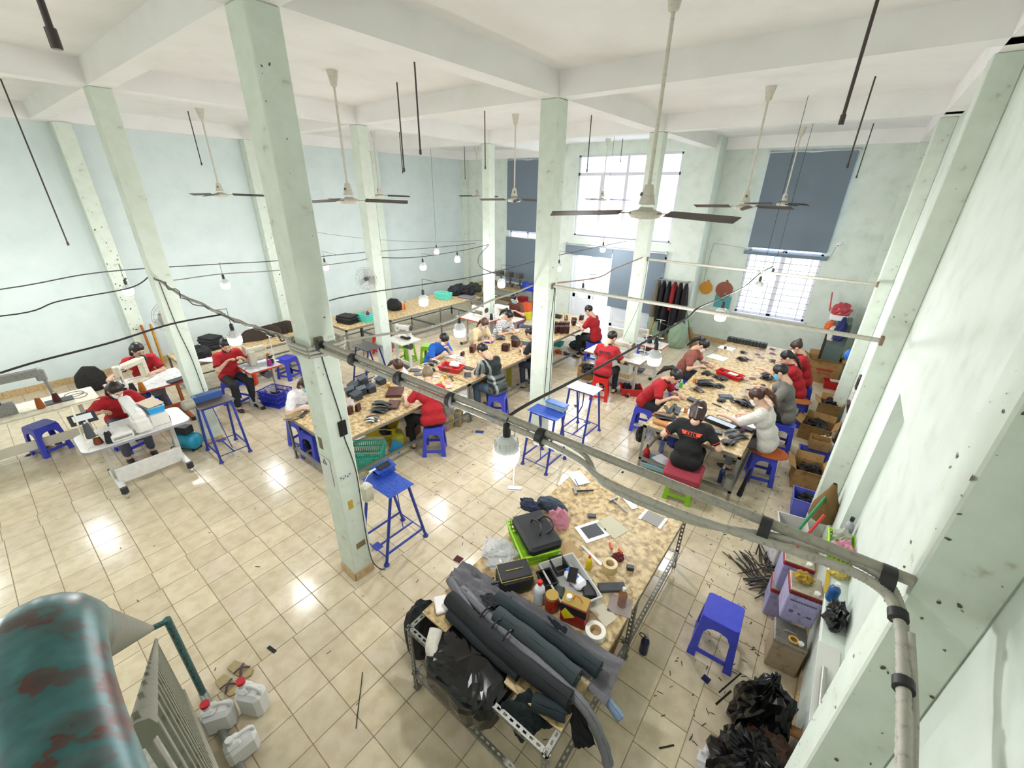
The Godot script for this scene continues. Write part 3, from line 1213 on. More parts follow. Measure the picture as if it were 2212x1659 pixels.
# spec: at, turn, label, lean, seat, head [pitch, yaw, roll], left/right wrist (own frame: x right, z back), shirt, trousers, hair, hair_color, mask, sleeve, scale, knees
func person(sp: Dictionary) -> Node3D:
	var t := thing("person", sp.label, "person", sp.at, sp.turn, sp.get("group", ""))
	var sc: float = sp.get("scale", 1.0)
	t.scale = Vector3.ONE * sc
	var seat: float = sp.get("seat", 0.46) / sc
	var lean: float = deg_to_rad(sp.get("lean", 20.0))
	var bow: float = deg_to_rad(sp.get("bow", 12.0))
	var hip := Vector3(0, seat + 0.1, 0.0)
	var up1 := Vector3(0, cos(lean), -sin(lean))
	var up2 := Vector3(0, cos(lean + bow), -sin(lean + bow))
	var waist := hip + up1 * 0.16
	var chest := waist + up2 * 0.2
	var neck := chest + up2 * 0.155
	var tw: float = deg_to_rad(sp.get("twist", 0.0))
	var side := Vector3(cos(tw), 0, sin(tw))
	var shw: float = sp.get("shoulder", 0.165)
	var sh := neck - up2 * 0.055
	var sl := sh - side * shw
	var sr := sh + side * shw
	# arms
	var la := 0.265
	var lb := 0.235
	var wl: Vector3 = sp.get("left", Vector3(-0.1, seat + 0.34, -0.42))
	var wr: Vector3 = sp.get("right", Vector3(0.1, seat + 0.34, -0.42))
	var el := elbow(sl, wl, la, lb, Vector3(-0.7, -0.8, 0.25))
	var er := elbow(sr, wr, la, lb, Vector3(0.7, -0.8, 0.25))
	# legs
	var kn: Array = sp.get("knees", [Vector3(-0.13, seat + 0.05, -0.4), Vector3(0.13, seat + 0.05, -0.4)])
	var ft: Array = sp.get("feet", [Vector3(-0.14, 0.07, -0.36), Vector3(0.14, 0.07, -0.36)])
	var hl := hip + Vector3(-0.09, -0.01, 0)
	var hr := hip + Vector3(0.09, -0.01, 0)
	# skin: a continuous body, the head and the hands joined on
	var core := []
	for r in [[hip, 0.06, 0.08], [waist, 0.06, 0.075], [chest, 0.085, 0.09], [sh, 0.1, 0.06]]:
		core.append(["c", r[0] - side * r[1], r[0] + side * r[1], r[2], r[2]])
	core.append(["c", hip, chest, 0.075, 0.08])
	core.append(["c", sh, neck + up2 * 0.05, 0.052, 0.047])
	for a in [[sl, el], [sr, er]]:
		core.append(["c", a[0], a[1][0], 0.046, 0.036])
		core.append(["c", a[1][0], a[1][1], 0.036, 0.024])
	for L in 2:
		core.append(["c", [hl, hr][L], kn[L], 0.075, 0.05])
		core.append(["c", kn[L], ft[L], 0.048, 0.033])
		core.append(["c", ft[L] + Vector3(0, -0.03, 0.03), ft[L] + Vector3(0, -0.045, -0.13), 0.032, 0.024])
	var r := field_mesh(core, 0.019, 0.035)
	var body := Hull.new()
	body.put(r[0], field_normals(r[0], r[1]), r[1], Transform3D.IDENTITY, SKIN)
	var hp: Array = sp.get("head", [35.0, 0.0, 0.0])
	var hb := Basis(Vector3.UP, deg_to_rad(hp[1])) * Basis(Vector3.RIGHT, -deg_to_rad(hp[0])) * Basis(Vector3.BACK, deg_to_rad(hp[2]))
	var hx := Transform3D(hb, neck + up2 * 0.075 + hb * Vector3(0, 0.095, -0.02))
	var hd := head_part()
	body.put(hd[0], hd[1], hd[2], hx, hd[3])
	for s in 2:
		var e: Array = [el, er][s]
		var fwd: Vector3 = (e[1] - e[0]).normalized()
		fwd = (fwd + Vector3(0, -0.25, -0.35)).normalized()
		var xr := fwd.cross(Vector3.UP).normalized()
		var hm := hand_part(sp.get("grip", true))
		body.put(hm[0], hm[1], hm[2], Transform3D(Basis(xr, xr.cross(fwd).normalized(), -fwd), e[1] - fwd * 0.012), SKIN, s == 0)
	var skin_mat := mat(Color(1, 1, 1, 1), 0.52)
	skin_mat.vertex_color_use_as_albedo = true
	var bo := obj("body", body.mesh(), skin_mat, t)
	# shirt
	var grow: float = sp.get("loose", 1.0)
	var sh_p := []
	for q in [[hip + up1 * 0.005, 0.08, 0.115], [waist, 0.068, 0.1], [chest, 0.085, 0.104], [sh - up2 * 0.01, 0.115, 0.074]]:
		sh_p.append(["c", q[0] - side * q[1], q[0] + side * q[1], q[2] * grow, q[2] * grow])
	sh_p.append(["c", hip + up1 * 0.04, chest, 0.1 * grow, 0.1 * grow])
	sh_p.append(["c", sh - up2 * 0.02, neck + up2 * 0.012, 0.07, 0.058])
	var slv: float = sp.get("sleeve", 0.62)
	for a in [[sl, el], [sr, er]]:
		var e: Array = a[1]
		if slv <= 1.0:
			sh_p.append(["c", a[0], a[0].lerp(e[0], slv), 0.066 * grow, 0.062 * grow])
		else:
			sh_p.append(["c", a[0], e[0], 0.06 * grow, 0.05 * grow])
			sh_p.append(["c", e[0], e[0].lerp(e[1], slv - 1.0), 0.05 * grow, 0.04 * grow])
	var shirt_m: Material = sp.shirt if sp.shirt is Material else grain(sp.shirt, "cloth", 0.85)
	var so := field_obj("shirt", sh_p, 0.0135, 0.04, shirt_m, t, 0.009)
	if sp.has("collar"):
		obj("collar", MB.new().tube(ring_points(neck + up2 * 0.022, 0.06, up2, 14), 0.012, 6), hexm(sp.collar, 0.8), so)
	if sp.has("cuff"):
		for a in [[sl, el], [sr, er]]:
			var c0: Vector3 = a[0].lerp(a[1][0], slv + 0.1)
			obj("cuff", MB.new().tube(ring_points(c0, 0.064, (a[1][0] - a[0]).normalized(), 14), 0.007, 6), hexm(sp.cuff, 0.8), so)
	# trousers and shoes
	var tr := [["c", hip + Vector3(-0.07, -0.015, 0), hip + Vector3(0.07, -0.015, 0), 0.108, 0.108]]
	for L in 2:
		tr.append(["c", [hl, hr][L], kn[L], 0.092, 0.068])
		tr.append(["c", kn[L], ft[L] + (kn[L] - ft[L]) * 0.12, 0.066, 0.05])
	field_obj("trousers", tr, 0.018, 0.03, hexm(sp.get("trousers", "1d1e22"), 0.85), t, 0.006)
	for L in 2:
		obj("shoe", MB.new().ball(ft[L] + Vector3(0, -0.045, -0.05), Vector3(0.045, 0.035, 0.12), 10), hexm(sp.get("shoes", "2a2523"), 0.6), t)
	# hair
	var hs := hair_part(sp.get("hair", "short"))
	var hk := Hull.new()
	hk.put(hs[0], hs[1], hs[2], hx, Color.WHITE)
	var ho := obj("hair", hk.mesh(), grain(sp.get("hair_color", "15110f"), "hair", 0.42), t)
	if sp.has("clip"):
		obj("hair_clip", MB.new().cbox(hx * Vector3(0.02, 0.0, 0.125), Vector3(0.05, 0.016, 0.016), 0.004, hb), hexm(sp.clip, 0.4), ho)
	if sp.has("tie"):
		obj("hair_tie", MB.new().tube(ring_points(hx * Vector3(0, 0.05, 0.125), 0.036, hb * Vector3(0, 0.2, 1), 10), 0.008, 6), hexm(sp.tie, 0.7), ho)
	if sp.has("mask"):
		var g := []
		for i in 7:
			var line := []
			for j in 11:
				var u := (j / 10.0 - 0.5) * 2.0
				var y := lerpf(-0.01, -0.105, i / 6.0)
				var a := u * 1.25
				var push := 0.012 * cos(u * 1.5) * sin(PI * i / 6.0)
				line.append(hx * Vector3(sin(a) * (0.07 - 0.012 * absf(i - 2.5) * 0.4), y + 0.012 * absf(u), -0.012 - cos(a) * (0.078 + push)))
			g.append(line)
		var mk := obj("face_mask", MB.new().sheet(g, 0.002), hexm(sp.mask, 0.85), t)
		for s in [-1.0, 1.0]:
			obj("ear_loop", MB.new().tube([hx * Vector3(s * 0.062, -0.02, -0.03), hx * Vector3(s * 0.078, 0.0, 0.0), hx * Vector3(s * 0.082, -0.015, 0.03), hx * Vector3(s * 0.078, -0.045, 0.0), hx * Vector3(s * 0.06, -0.08, -0.03)], 0.0018, 5), hexm(sp.mask, 0.85), mk)
	t.set_meta("back", sh - up2 * 0.1)
	t.set_meta("upv", up2)
	return t


func ring_points(c: Vector3, r: float, axis: Vector3, k: int) -> Array:
	var f := MB.frame(axis)
	var out := []
	for i in k + 1:
		var a := TAU * i / k
		out.append(c + f.x * cos(a) * r + f.y * sin(a) * r)
	return out


func text_mesh(s: String, height: float, depth := 0.003) -> TextMesh:
	var tm := TextMesh.new()
	var f := SystemFont.new()
	f.font_names = PackedStringArray(["Droid Sans"])
	f.font_weight = 700
	tm.font = f
	tm.text = s
	tm.font_size = 32
	tm.pixel_size = height / 23.0
	tm.depth = depth
	tm.curve_step = 2.0
	return tm


# the print on the back of a work shirt: XTC between two swept bars
func back_print(p: Node3D, color: Material, scale := 1.0, off := 0.118, small := true) -> void:
	var so: Node = p.get_node("shirt")
	var o: Vector3 = p.get_meta("back")
	var up: Vector3 = p.get_meta("upv")
	var back := -up.cross(Vector3.LEFT).normalized()
	if back.z < 0.0:
		back = -back
	var b := Basis(Vector3.RIGHT, up, back)
	var at := o + back * off
	var tm := MeshInstance3D.new()
	tm.name = "print_letters"
	tm.mesh = text_mesh("XTC", 0.042 * scale)
	tm.material_override = color
	so.add_child(tm, true)
	tm.transform = Transform3D(b, at)
	var bars := MB.new()
	for s in [-1.0, 1.0]:
		var bx := Transform3D(b, at)
		bars.xf = bx
		bars.prism([Vector2(s * 0.055, -0.022) * scale, Vector2(s * 0.125, -0.03) * scale, Vector2(s * 0.1, 0.02) * scale, Vector2(s * 0.06, 0.02) * scale], -0.0015, 0.0015, Vector3.ZERO, Basis(Vector3.RIGHT, PI / 2.0))
	obj("print_bars", bars, color, so)
	if small:
		var fine := MB.new()
		fine.xf = Transform3D(b, at)
		for k in 9:
			fine.box(Vector3((-0.1 + k * 0.025) * scale, 0.028 * scale, 0), Vector3(0.018, 0.005, 0.002) * scale)
		for k in 7:
			fine.box(Vector3((-0.07 + k * 0.023) * scale, -0.034 * scale, 0), Vector3(0.017, 0.004, 0.002) * scale)
		obj("print_fine_lines", fine, color, so)
	p.remove_meta("back")
	p.remove_meta("upv")


func build_people() -> void:
	var E := -PI / 2.0
	var W := PI / 2.0
	var red := "b01622"
	var dark := "15171b"
	var stripe_img := Image.create(64, 64, false, Image.FORMAT_RGB8)
	stripe_img.fill(Color("e9e7e6"))
	for k in 4:
		stripe_img.fill_rect(Rect2i(0, k * 16, 64, 5), Color("3a3d4a"))
	var stripes := StandardMaterial3D.new()
	stripes.albedo_texture = ImageTexture.create_from_image(stripe_img)
	stripes.uv1_triplanar = true
	stripes.uv1_scale = Vector3.ONE / 0.14
	stripes.roughness = 0.85
	var pl := Image.create(128, 128, false, Image.FORMAT_RGB8)
	pl.fill(Color("161d1c"))
	for r in [[20, 14], [46, 12]]:
		pl.fill_rect(Rect2i(0, r[0], 128, r[1]), Color("6d7573"))
		pl.fill_rect(Rect2i(r[0] + 40, 0, r[1], 128), Color("8a918f"))
	for r in [[20, 14], [46, 12]]:
		for q in [[60, 14], [86, 12]]:
			pl.fill_rect(Rect2i(q[0], r[0], q[1], r[1]), Color("dfe3e1"))
	var plaid := StandardMaterial3D.new()
	plaid.albedo_texture = ImageTexture.create_from_image(pl)
	plaid.uv1_triplanar = true
	plaid.uv1_scale = Vector3.ONE / 0.42
	plaid.roughness = 0.85
	var list := [
		{at = Vector3(-7.92, 0, -0.72), turn = E, label = "person in a red work shirt and white mask at the white pattern machine", lean = 24.0, head = [40.0, 10.0, 0.0], shirt = red, collar = dark, cuff = dark, hair = "bob", hair_color = "2a1a14", mask = "ece9ea", left = Vector3(-0.14, 0.86, -0.42), right = Vector3(0.2, 0.84, -0.34), trousers = "4b4f5c"},
		{at = Vector3(-9.22, 0, -1.35), turn = E - 0.2, label = "person in a red work shirt and grey mask at the tall arm machine", lean = 8.0, head = [32.0, 25.0, 0.0], shirt = red, collar = dark, cuff = dark, hair = "bob", hair_color = "14100e", mask = "8b8583", left = Vector3(-0.1, 0.8, -0.36), right = Vector3(0.42, 0.82, -0.24), trousers = "565a63"},
		{at = Vector3(-8.36, 0, -2.36), turn = E + 0.05, label = "person in a red work shirt and black trousers working at the cylinder machine", lean = 6.0, head = [30.0, -10.0, 0.0], shirt = red, collar = dark, cuff = dark, hair = "short", hair_color = "1a1512", left = Vector3(-0.12, 0.96, -0.34), right = Vector3(0.1, 0.96, -0.34)},
		{at = Vector3(-6.08, 0, -2.5), turn = E, label = "person in a white printed shirt and blue mask behind the foreground column", lean = 22.0, head = [42.0, 0.0, 0.0], shirt = "e3e1e2", hair = "bob", hair_color = "2b1812", mask = "6fb3cf", left = Vector3(-0.1, 0.8, -0.42), right = Vector3(0.12, 0.8, -0.42), sleeve = 0.75},
		{at = Vector3(-6.06, 0, -3.98), turn = E, label = "person with reddish brown hair in a white shirt bending over the leather table", lean = 34.0, bow = 20.0, head = [50.0, 0.0, 0.0], shirt = "e2dfde", hair = "low", hair_color = "4d2a1e", mask = "c9bdb4", left = Vector3(-0.1, 0.8, -0.55), right = Vector3(0.12, 0.8, -0.55)},
		{at = Vector3(-4.3, 0, -3.62), turn = W - 0.55, label = "person with a blond ponytail in a red shirt seen from behind at the leather table", lean = 12.0, head = [40.0, -10.0, 0.0], shirt = red, hair = "bun", hair_color = "8d7a5c", mask = "e6e2e2", left = Vector3(-0.34, 0.82, -0.4), right = Vector3(0.2, 0.8, -0.38), trousers = "101013", knees = [Vector3(-0.32, 0.5, -0.3), Vector3(0.16, 0.5, -0.38)], feet = [Vector3(-0.3, 0.07, -0.2), Vector3(0.16, 0.07, -0.36)]},
		{at = Vector3(-6.1, 0, -5.22), turn = E, label = "person in a bright blue shirt and white mask at the leather table", lean = 22.0, head = [48.0, 0.0, 0.0], shirt = "1b62c4", hair = "short", hair_color = "15110f", mask = "e3e1e0", left = Vector3(-0.06, 0.93, -0.4), right = Vector3(0.1, 0.84, -0.42)},
		{at = Vector3(-4.25, 0, -5.1), turn = W - 0.1, label = "person in a dark plaid shirt and jeans seated at the leather table", lean = 20.0, head = [50.0, 0.0, 0.0], shirt = plaid, hair = "short", hair_color = "100e0f", left = Vector3(-0.1, 0.8, -0.42), right = Vector3(0.06, 0.84, -0.42), trousers = "4d6076", scale = 1.06},
		{at = Vector3(-6.1, 0, -6.46), turn = E, label = "person with light brown hair in a cream shirt at the leather table", lean = 18.0, head = [42.0, -15.0, 0.0], shirt = "dcc79d", hair = "low", hair_color = "5a3a25", mask = "d3d8da", left = Vector3(-0.06, 0.82, -0.46), right = Vector3(0.1, 0.8, -0.44)},
		{at = Vector3(-6.1, 0, -7.28), turn = E, label = "person with a black ponytail in a striped shirt at the leather table", lean = 18.0, head = [45.0, 0.0, 0.0], shirt = stripes, hair = "pony", hair_color = "121011", left = Vector3(-0.08, 0.8, -0.44), right = Vector3(0.1, 0.8, -0.44)},
		{at = Vector3(-6.68, 0, -8.92), turn = PI, label = "person in a brown shirt with cream collar and blue mask at a sewing table", lean = 14.0, head = [35.0, 8.0, 0.0], shirt = "6e3b2e", collar = "d9c6a8", hair = "short", hair_color = "1a1516", mask = "6fb6cf", left = Vector3(-0.12, 0.86, -0.36), right = Vector3(0.14, 0.86, -0.36), trousers = "60656e"},
		{at = Vector3(-4.28, 0, -8.78), turn = W, label = "person in a red shirt seated by the open door at the far leather table", lean = 10.0, head = [35.0, 0.0, 0.0], shirt = red, cuff = dark, hair = "short", hair_color = "17110f", left = Vector3(-0.12, 0.86, -0.4), right = Vector3(0.1, 0.86, -0.4)},
		{at = Vector3(-3.2, 0, -7.0), turn = 0.05, label = "person in a red shirt with XTC on the back at the cream sewing table", lean = 10.0, head = [25.0, -25.0, 0.0], shirt = "b3212a", collar = "2a1a1c", cuff = "4a1519", hair = "short", hair_color = "1d1412", left = Vector3(-0.12, 0.88, -0.38), right = Vector3(0.16, 0.86, -0.36), prt = "32161a"},
		{at = Vector3(-2.02, 0, -8.02), turn = E, label = "person in a dusty pink shirt and white mask at the right worktable", lean = 14.0, head = [42.0, 0.0, 0.0], shirt = "94564a", hair = "pony", hair_color = "120e0f", mask = "e5e1df", left = Vector3(-0.1, 0.82, -0.46), right = Vector3(0.12, 0.8, -0.36), loose = 1.08},
		{at = Vector3(-2.08, 0, -6.36), turn = E, label = "person with a long ponytail in a red polo shirt bent over the right worktable", lean = 24.0, bow = 14.0, head = [45.0, 0.0, 0.0], shirt = red, collar = dark, cuff = dark, hair = "pony", hair_color = "1c1718", left = Vector3(-0.06, 0.8, -0.52), right = Vector3(0.14, 0.8, -0.46), loose = 1.05},
		{at = Vector3(-0.08, 0, -8.42), turn = W + 0.15, label = "person with tied black hair in a red shirt reaching over the right worktable", lean = 18.0, head = [35.0, 5.0, 0.0], shirt = red, collar = dark, cuff = dark, hair = "low", hair_color = "110e10", left = Vector3(-0.16, 0.92, -0.66), right = Vector3(0.16, 0.84, -0.4), tie = "c9c4b0"},
		{at = Vector3(-0.05, 0, -9.08), turn = W + 0.1, label = "person with brown hair in a red shirt at the far end of the right worktable", lean = 14.0, head = [35.0, 0.0, 0.0], shirt = red, collar = dark, hair = "bun", hair_color = "3a1f19", left = Vector3(-0.12, 0.82, -0.44), right = Vector3(0.12, 0.82, -0.44)},
		{at = Vector3(-0.13, 0, -7.28), turn = W + 0.1, label = "person in a grey shirt and blue mask at the right worktable", lean = 8.0, head = [32.0, -8.0, 0.0], shirt = "77756f", hair = "short", hair_color = "1b1513", mask = "55b0dc", left = Vector3(-0.2, 0.84, -0.44), right = Vector3(0.12, 0.84, -0.44), scale = 1.06, loose = 1.05},
		{at = Vector3(-0.22, 0.02, -6.12), turn = W - 0.1, label = "person with a long brown ponytail in a loose white shirt at the right worktable", lean = 12.0, head = [38.0, 0.0, 0.0], shirt = "d9d4cd", hair = "pony", hair_color = "4a2716", mask = "eae7e6", left = Vector3(-0.14, 0.82, -0.58), right = Vector3(0.16, 0.8, -0.4), loose = 1.14, sleeve = 0.85, trousers = "6b6d74"},
		{at = Vector3(-0.97, 0.04, -4.93), turn = 0.12, label = "person in a black shirt with a red XTC print seated on the rose cushion", lean = 12.0, head = [38.0, 0.0, 0.0], shirt = "0d0d10", collar = "b3261d", cuff = "a8201c", hair = "bob", hair_color = "3b1f17", clip = "d8d3cf", left = Vector3(-0.3, 0.84, -0.3), right = Vector3(0.24, 0.8, -0.3), trousers = "141418", prt = "cf4a34"},
		{at = Vector3(-4.28, 0, -6.5), turn = W, label = "dark dressed person seated behind the middle column", lean = 16.0, head = [40.0, 0.0, 0.0], shirt = "1b1c22", hair = "short", hair_color = "120f10", left = Vector3(-0.1, 0.82, -0.44), right = Vector3(0.1, 0.82, -0.44), trousers = "2c3242"}]
	for sp in list:
		var p := person(sp)
		if sp.has("prt"):
			back_print(p, hexm(sp.prt, 0.7), 1.0 if sp.prt == "cf4a34" else 0.95, 0.118, true)
		else:
			p.remove_meta("back")
			p.remove_meta("upv")


# ---------------------------------------------------------------- plastic stools
func build_stool_proto(color: String) -> Node3D:
	if shared.has("stool_" + color):
		return shared["stool_" + color]
	var m := grain(color, "plastic", 0.38)
	var t := Node3D.new()
	var top := 0.142
	var low := 0.178
	var h := 0.445
	# seat with rounded corners and a shallow hand hole
	var poly := []
	for c in 4:
		for k in 4:
			var a := PI / 2.0 * c + PI / 6.0 * k
			poly.append(Vector2([1, -1, -1, 1][c] * 0.112, [1, 1, -1, -1][c] * 0.112) + Vector2(cos(a), sin(a)) * 0.03)
	obj("seat", MB.new().prism(poly, h, h + 0.016).prism(poly.map(func(p): return p * 0.97), h + 0.016, h + 0.02), m, t)
	var tilt := atan2(low - top, h)
	for k in 4:
		var turn := turn_y(PI / 2.0 * k)
		var nrm := turn * Vector3(0, sin(tilt), cos(tilt))
		var up := turn * Vector3(0, cos(tilt), -sin(tilt))
		var side := turn * Vector3(1, 0, 0)
		var o := turn * Vector3(0, 0, low)
		var b := Basis(side, nrm, up)
		var L := h / cos(tilt)
		var e := func(s: float) -> float: return lerpf(low, top, s / L)
		# plates in the side's own plane: x along the side, z up the side
		var leg := MB.new()
		leg.prism([Vector2(-e.call(0.0), 0), Vector2(-e.call(0.0) + 0.066, 0), Vector2(-e.call(0.3) + 0.052, 0.3), Vector2(-e.call(L), L), Vector2(-e.call(L), L)].slice(0, 4), -0.008, 0.0, o, b)
		var t2 := turn_y(PI / 2.0 * (k + 3))
		var b2 := Basis(t2 * Vector3(1, 0, 0), t2 * Vector3(0, sin(tilt), cos(tilt)), t2 * Vector3(0, cos(tilt), -sin(tilt)))
		leg.prism([Vector2(e.call(0.0) - 0.066, 0), Vector2(e.call(0.0), 0), Vector2(e.call(L), L), Vector2(e.call(0.3) - 0.052, 0.3)], -0.008, 0.0, t2 * Vector3(0, 0, low), b2)
		obj("leg", leg, m, t)
		var apron := MB.new()
		var arch := [Vector2(-e.call(L), L), Vector2(-e.call(0.3) + 0.05, 0.3)]
		for q in 7:
			var a := PI * (1.0 - q / 6.0)
			arch.append(Vector2(cos(a) * 0.085, 0.335 + sin(a) * 0.045))
		arch.append(Vector2(e.call(0.3) - 0.05, 0.3))
		arch.append(Vector2(e.call(L), L))
		apron.prism(arch, -0.007, 0.0005, o, b)
		obj("apron", apron, m, t)
		obj("rail", MB.new().prism([Vector2(-e.call(0.07) + 0.05, 0.07), Vector2(e.call(0.07) - 0.05, 0.07), Vector2(e.call(0.115) - 0.05, 0.115), Vector2(-e.call(0.115) + 0.05, 0.115)], -0.007, 0.0, o, b), m, t)
	shared["stool_" + color] = t
	return t


func stool(color: String, at: Vector3, turn: float, label: String, group := "plastic stools", scale := 1.0) -> Node3D:
	var r: Node3D = build_stool_proto(color).duplicate()
	r.name = numbered("plastic_stool")
	add_child(r)
	r.position = Vector3(at.x, at.y, at.z)
	r.rotation.y = turn
	r.scale = Vector3.ONE * scale
	tag(r, label, "stool", group)
	return r


const BLUE := "3f49c8"
const LIME := "86c11e"
const RED := "d3251f"


func build_stools() -> void:
	stool(BLUE, Vector3(-0.033, 0, -3.06), 0.05, "blue plastic stool standing alone beside the foreground table", "plastic stools", 1.02)
	stool(BLUE, Vector3(-4.3, 0, -3.62), 0.75, "blue stool under the seated woman in red at the leather table")
	stool(BLUE, Vector3(-4.25, 0, -5.08), 0.5, "blue stool under the man in the plaid shirt")
	stool(LIME, Vector3(-0.97, 0, -4.98), 0.1, "lime green stool under the rose cushion")
	stool(BLUE, Vector3(-0.2, 0, -6.1), 0.2, "blue stool with an orange cushion under the woman in white")
	stool(BLUE, Vector3(-0.12, 0, -7.2), 0.1, "blue stool under the man in grey")
	stool(BLUE, Vector3(-0.08, 0, -8.3), 0.1, "blue stool under the reaching woman in red")
	stool(BLUE, Vector3(-0.05, 0, -9.1), 0.1, "blue stool under the red shirted person at the table end")
	stool(RED, Vector3(-3.2, 0, -6.98), 0.35, "bright red stool under the machinist with letters on the back")
	stool(BLUE, Vector3(-4.3, 0, -8.75), 0.2, "blue stool under the man in red by the doorway")
	stool(BLUE, Vector3(-5.55, 0, -2.4), 0.15, "blue stool pushed under the near end of the leather table")
	stool(BLUE, Vector3(-1.98, 0, -8.0), 0.3, "blue stool under the woman in the dusty pink shirt")
	stool(BLUE, Vector3(-2.05, 0, -6.35), 0.1, "blue stool under the red shirted woman with a ponytail")
	stool(LIME, Vector3(-7.12, 0, -6.02), 0.5, "lime green stool standing empty beside the white machine table")
	stool(LIME, Vector3(-7.62, 0, -5.75), 0.2, "lime green stool half hidden behind the white machine table")
	stool(RED, Vector3(-8.55, 0, -5.75), 0.2, "red stool under the back table by the teal basket")
	stool("6f7be0", Vector3(-6.72, 0, -8.85), 0.2, "pale blue stool beside the person in the brown shirt")
	stool(BLUE, Vector3(-8.35, 0, -2.37), 0.4, "blue stool under the man at the cylinder machine")
	stool(BLUE, Vector3(-9.2, 0, -1.32), 0.3, "blue stool under the woman at the tall arm machine")
	stool(BLUE, Vector3(-7.95, 0, -0.72), 0.3, "blue stool under the masked woman at the white machine")
	stool(BLUE, Vector3(-8.78, 0, 0.08), 0.35, "blue stool stored under the long cream machine table")
	stool(BLUE, Vector3(-6.05, 0, -2.45), 0.2, "blue stool under the worker in white beside the near table end")
	stool(BLUE, Vector3(-6.05, 0, -3.95), 0.2, "blue stool under the brown haired worker in white")
	stool(BLUE, Vector3(-6.1, 0, -5.2), 0.2, "blue stool under the worker in the bright blue shirt")
	stool(BLUE, Vector3(-6.1, 0, -6.45), 0.2, "blue stool under the woman in cream")
	stool(BLUE, Vector3(-6.1, 0, -7.25), 0.2, "blue stool under the woman in the striped shirt")
	stool(BLUE, Vector3(-4.3, 0, -6.5), 0.2, "blue stool behind the middle column under a dark dressed worker")
	stool(BLUE, at_y(628, 815), 0.3, "blue stool standing behind the foreground column near the cylinder machine")
	stool(BLUE, at_y(1389, 772), 0.3, "blue stool behind the column beside the green sacks")


# ---------------------------------------------------------------- slotted steel work tables
func angle_bar(m: MB, a: Vector3, b: Vector3, u: Vector3, w: Vector3, size := 0.036, slots := false) -> void:
	# an L profile from a to b, flanges along u and w
	var d := (b - a)
	var len := d.length()
	d /= len
	for f in [[u, w], [w, u]]:
		var wide: Vector3 = f[0]
		var thin: Vector3 = f[1]
		var bs := Basis(d, wide, thin)
		if not slots:
			m.box((a + b) * 0.5 + wide * size * 0.5, Vector3(len, size, 0.0025), bs)
		else:
			m.box((a + b) * 0.5 + wide * size * 0.15, Vector3(len, size * 0.3, 0.0025), bs)
			m.box((a + b) * 0.5 + wide * size * 0.85, Vector3(len, size * 0.3, 0.0025), bs)
			var k := int(len / 0.05)
			for i in k + 1:
				m.box(a + d * (len * i / k) + wide * size * 0.5, Vector3(0.024, size * 0.4, 0.0025), bs)


func osb() -> StandardMaterial3D:
	if mats.has("osb"):
		return mats["osb"]
	var m := noisy("osb", [[0.0, "6b5a41"], [0.28, "96805b"], [0.42, "b59c70"], [0.6, "c2ab80"], [1.0, "cdb98f"]], 0.02, 0.9, 0.45, 6, 121, 0.0, true, FastNoiseLite.TYPE_SIMPLEX_SMOOTH, 30.0)
	# worn, greasy patches over the chips
	m.detail_enabled = true
	m.detail_blend_mode = BaseMaterial3D.BLEND_MODE_MIX
	m.detail_albedo = noise_tex([[0.0, "8d7757"], [1.0, "a58d68"]], 0.02, 3, 5, 256)
	m.detail_mask = noise_tex([[0.0, "000000"], [0.55, "000000"], [0.68, "8a8a8a"], [1.0, "c8c8c8"]], 0.012, 4, 9, 512)
	m.metallic_specular = 0.4
	return m


func work_table(label: String, x0: float, x1: float, z0: float, z1: float, h := 0.75, slots := false, splits := 1) -> Node3D:
	# z0 is the near edge (larger z)
	var t := thing("work_table", label, "table", Vector3((x0 + x1) / 2.0, 0, (z0 + z1) / 2.0))
	var hx := (x1 - x0) / 2.0
	var hz := (z0 - z1) / 2.0
	var steel := noisy("steel", [[0.0, "6d6c66"], [0.5, "84847e"], [1.0, "9a9b96"]], 0.05, 0.4, 0.45, 3, 131, 0.5)
	for k in splits:
		var a := -hz + 2.0 * hz * k / splits
		var b := -hz + 2.0 * hz * (k + 1) / splits
		obj("table_top", MB.new().cbox(Vector3(0, h - 0.009, (a + b) / 2.0), Vector3(2.0 * hx, 0.018, b - a - 0.004), 0.002), osb(), t)
	var fr := MB.new()
	for s in [-1.0, 1.0]:
		angle_bar(fr, Vector3(s * hx, h - 0.018, -hz), Vector3(s * hx, h - 0.018, hz), Vector3.DOWN, Vector3(-s, 0, 0), 0.036, slots)
		angle_bar(fr, Vector3(-hx, h - 0.018, s * hz), Vector3(hx, h - 0.018, s * hz), Vector3.DOWN, Vector3(0, 0, -s), 0.036, slots)
	obj("top_frame", fr, steel, t)
	var rail := MB.new()
	for s in [-1.0, 1.0]:
		angle_bar(rail, Vector3(s * hx, 0.2, -hz), Vector3(s * hx, 0.2, hz), Vector3.DOWN, Vector3(-s, 0, 0), 0.036, slots)
	for k in splits + 1:
		var z := -hz + 2.0 * hz * k / splits
		angle_bar(rail, Vector3(-hx, 0.2, z), Vector3(hx, 0.2, z), Vector3.DOWN, Vector3(0, 0, 1 if k == 0 else -1), 0.036, slots)
	obj("lower_rail", rail, steel, t)
	for k in splits + 1:
		var z := -hz + 2.0 * hz * k / splits
		for s in [-1.0, 1.0]:
			var lg := MB.new()
			angle_bar(lg, Vector3(s * hx, 0, z), Vector3(s * hx, h - 0.018, z), Vector3(-s, 0, 0), Vector3(0, 0, 1 if k == 0 else -1), 0.038, slots)
			lg.box(Vector3(s * (hx - 0.015), 0.006, z + (0.015 if k == 0 else -0.015)), Vector3(0.05, 0.012, 0.05))
			obj("leg", lg, steel, t)
	return t


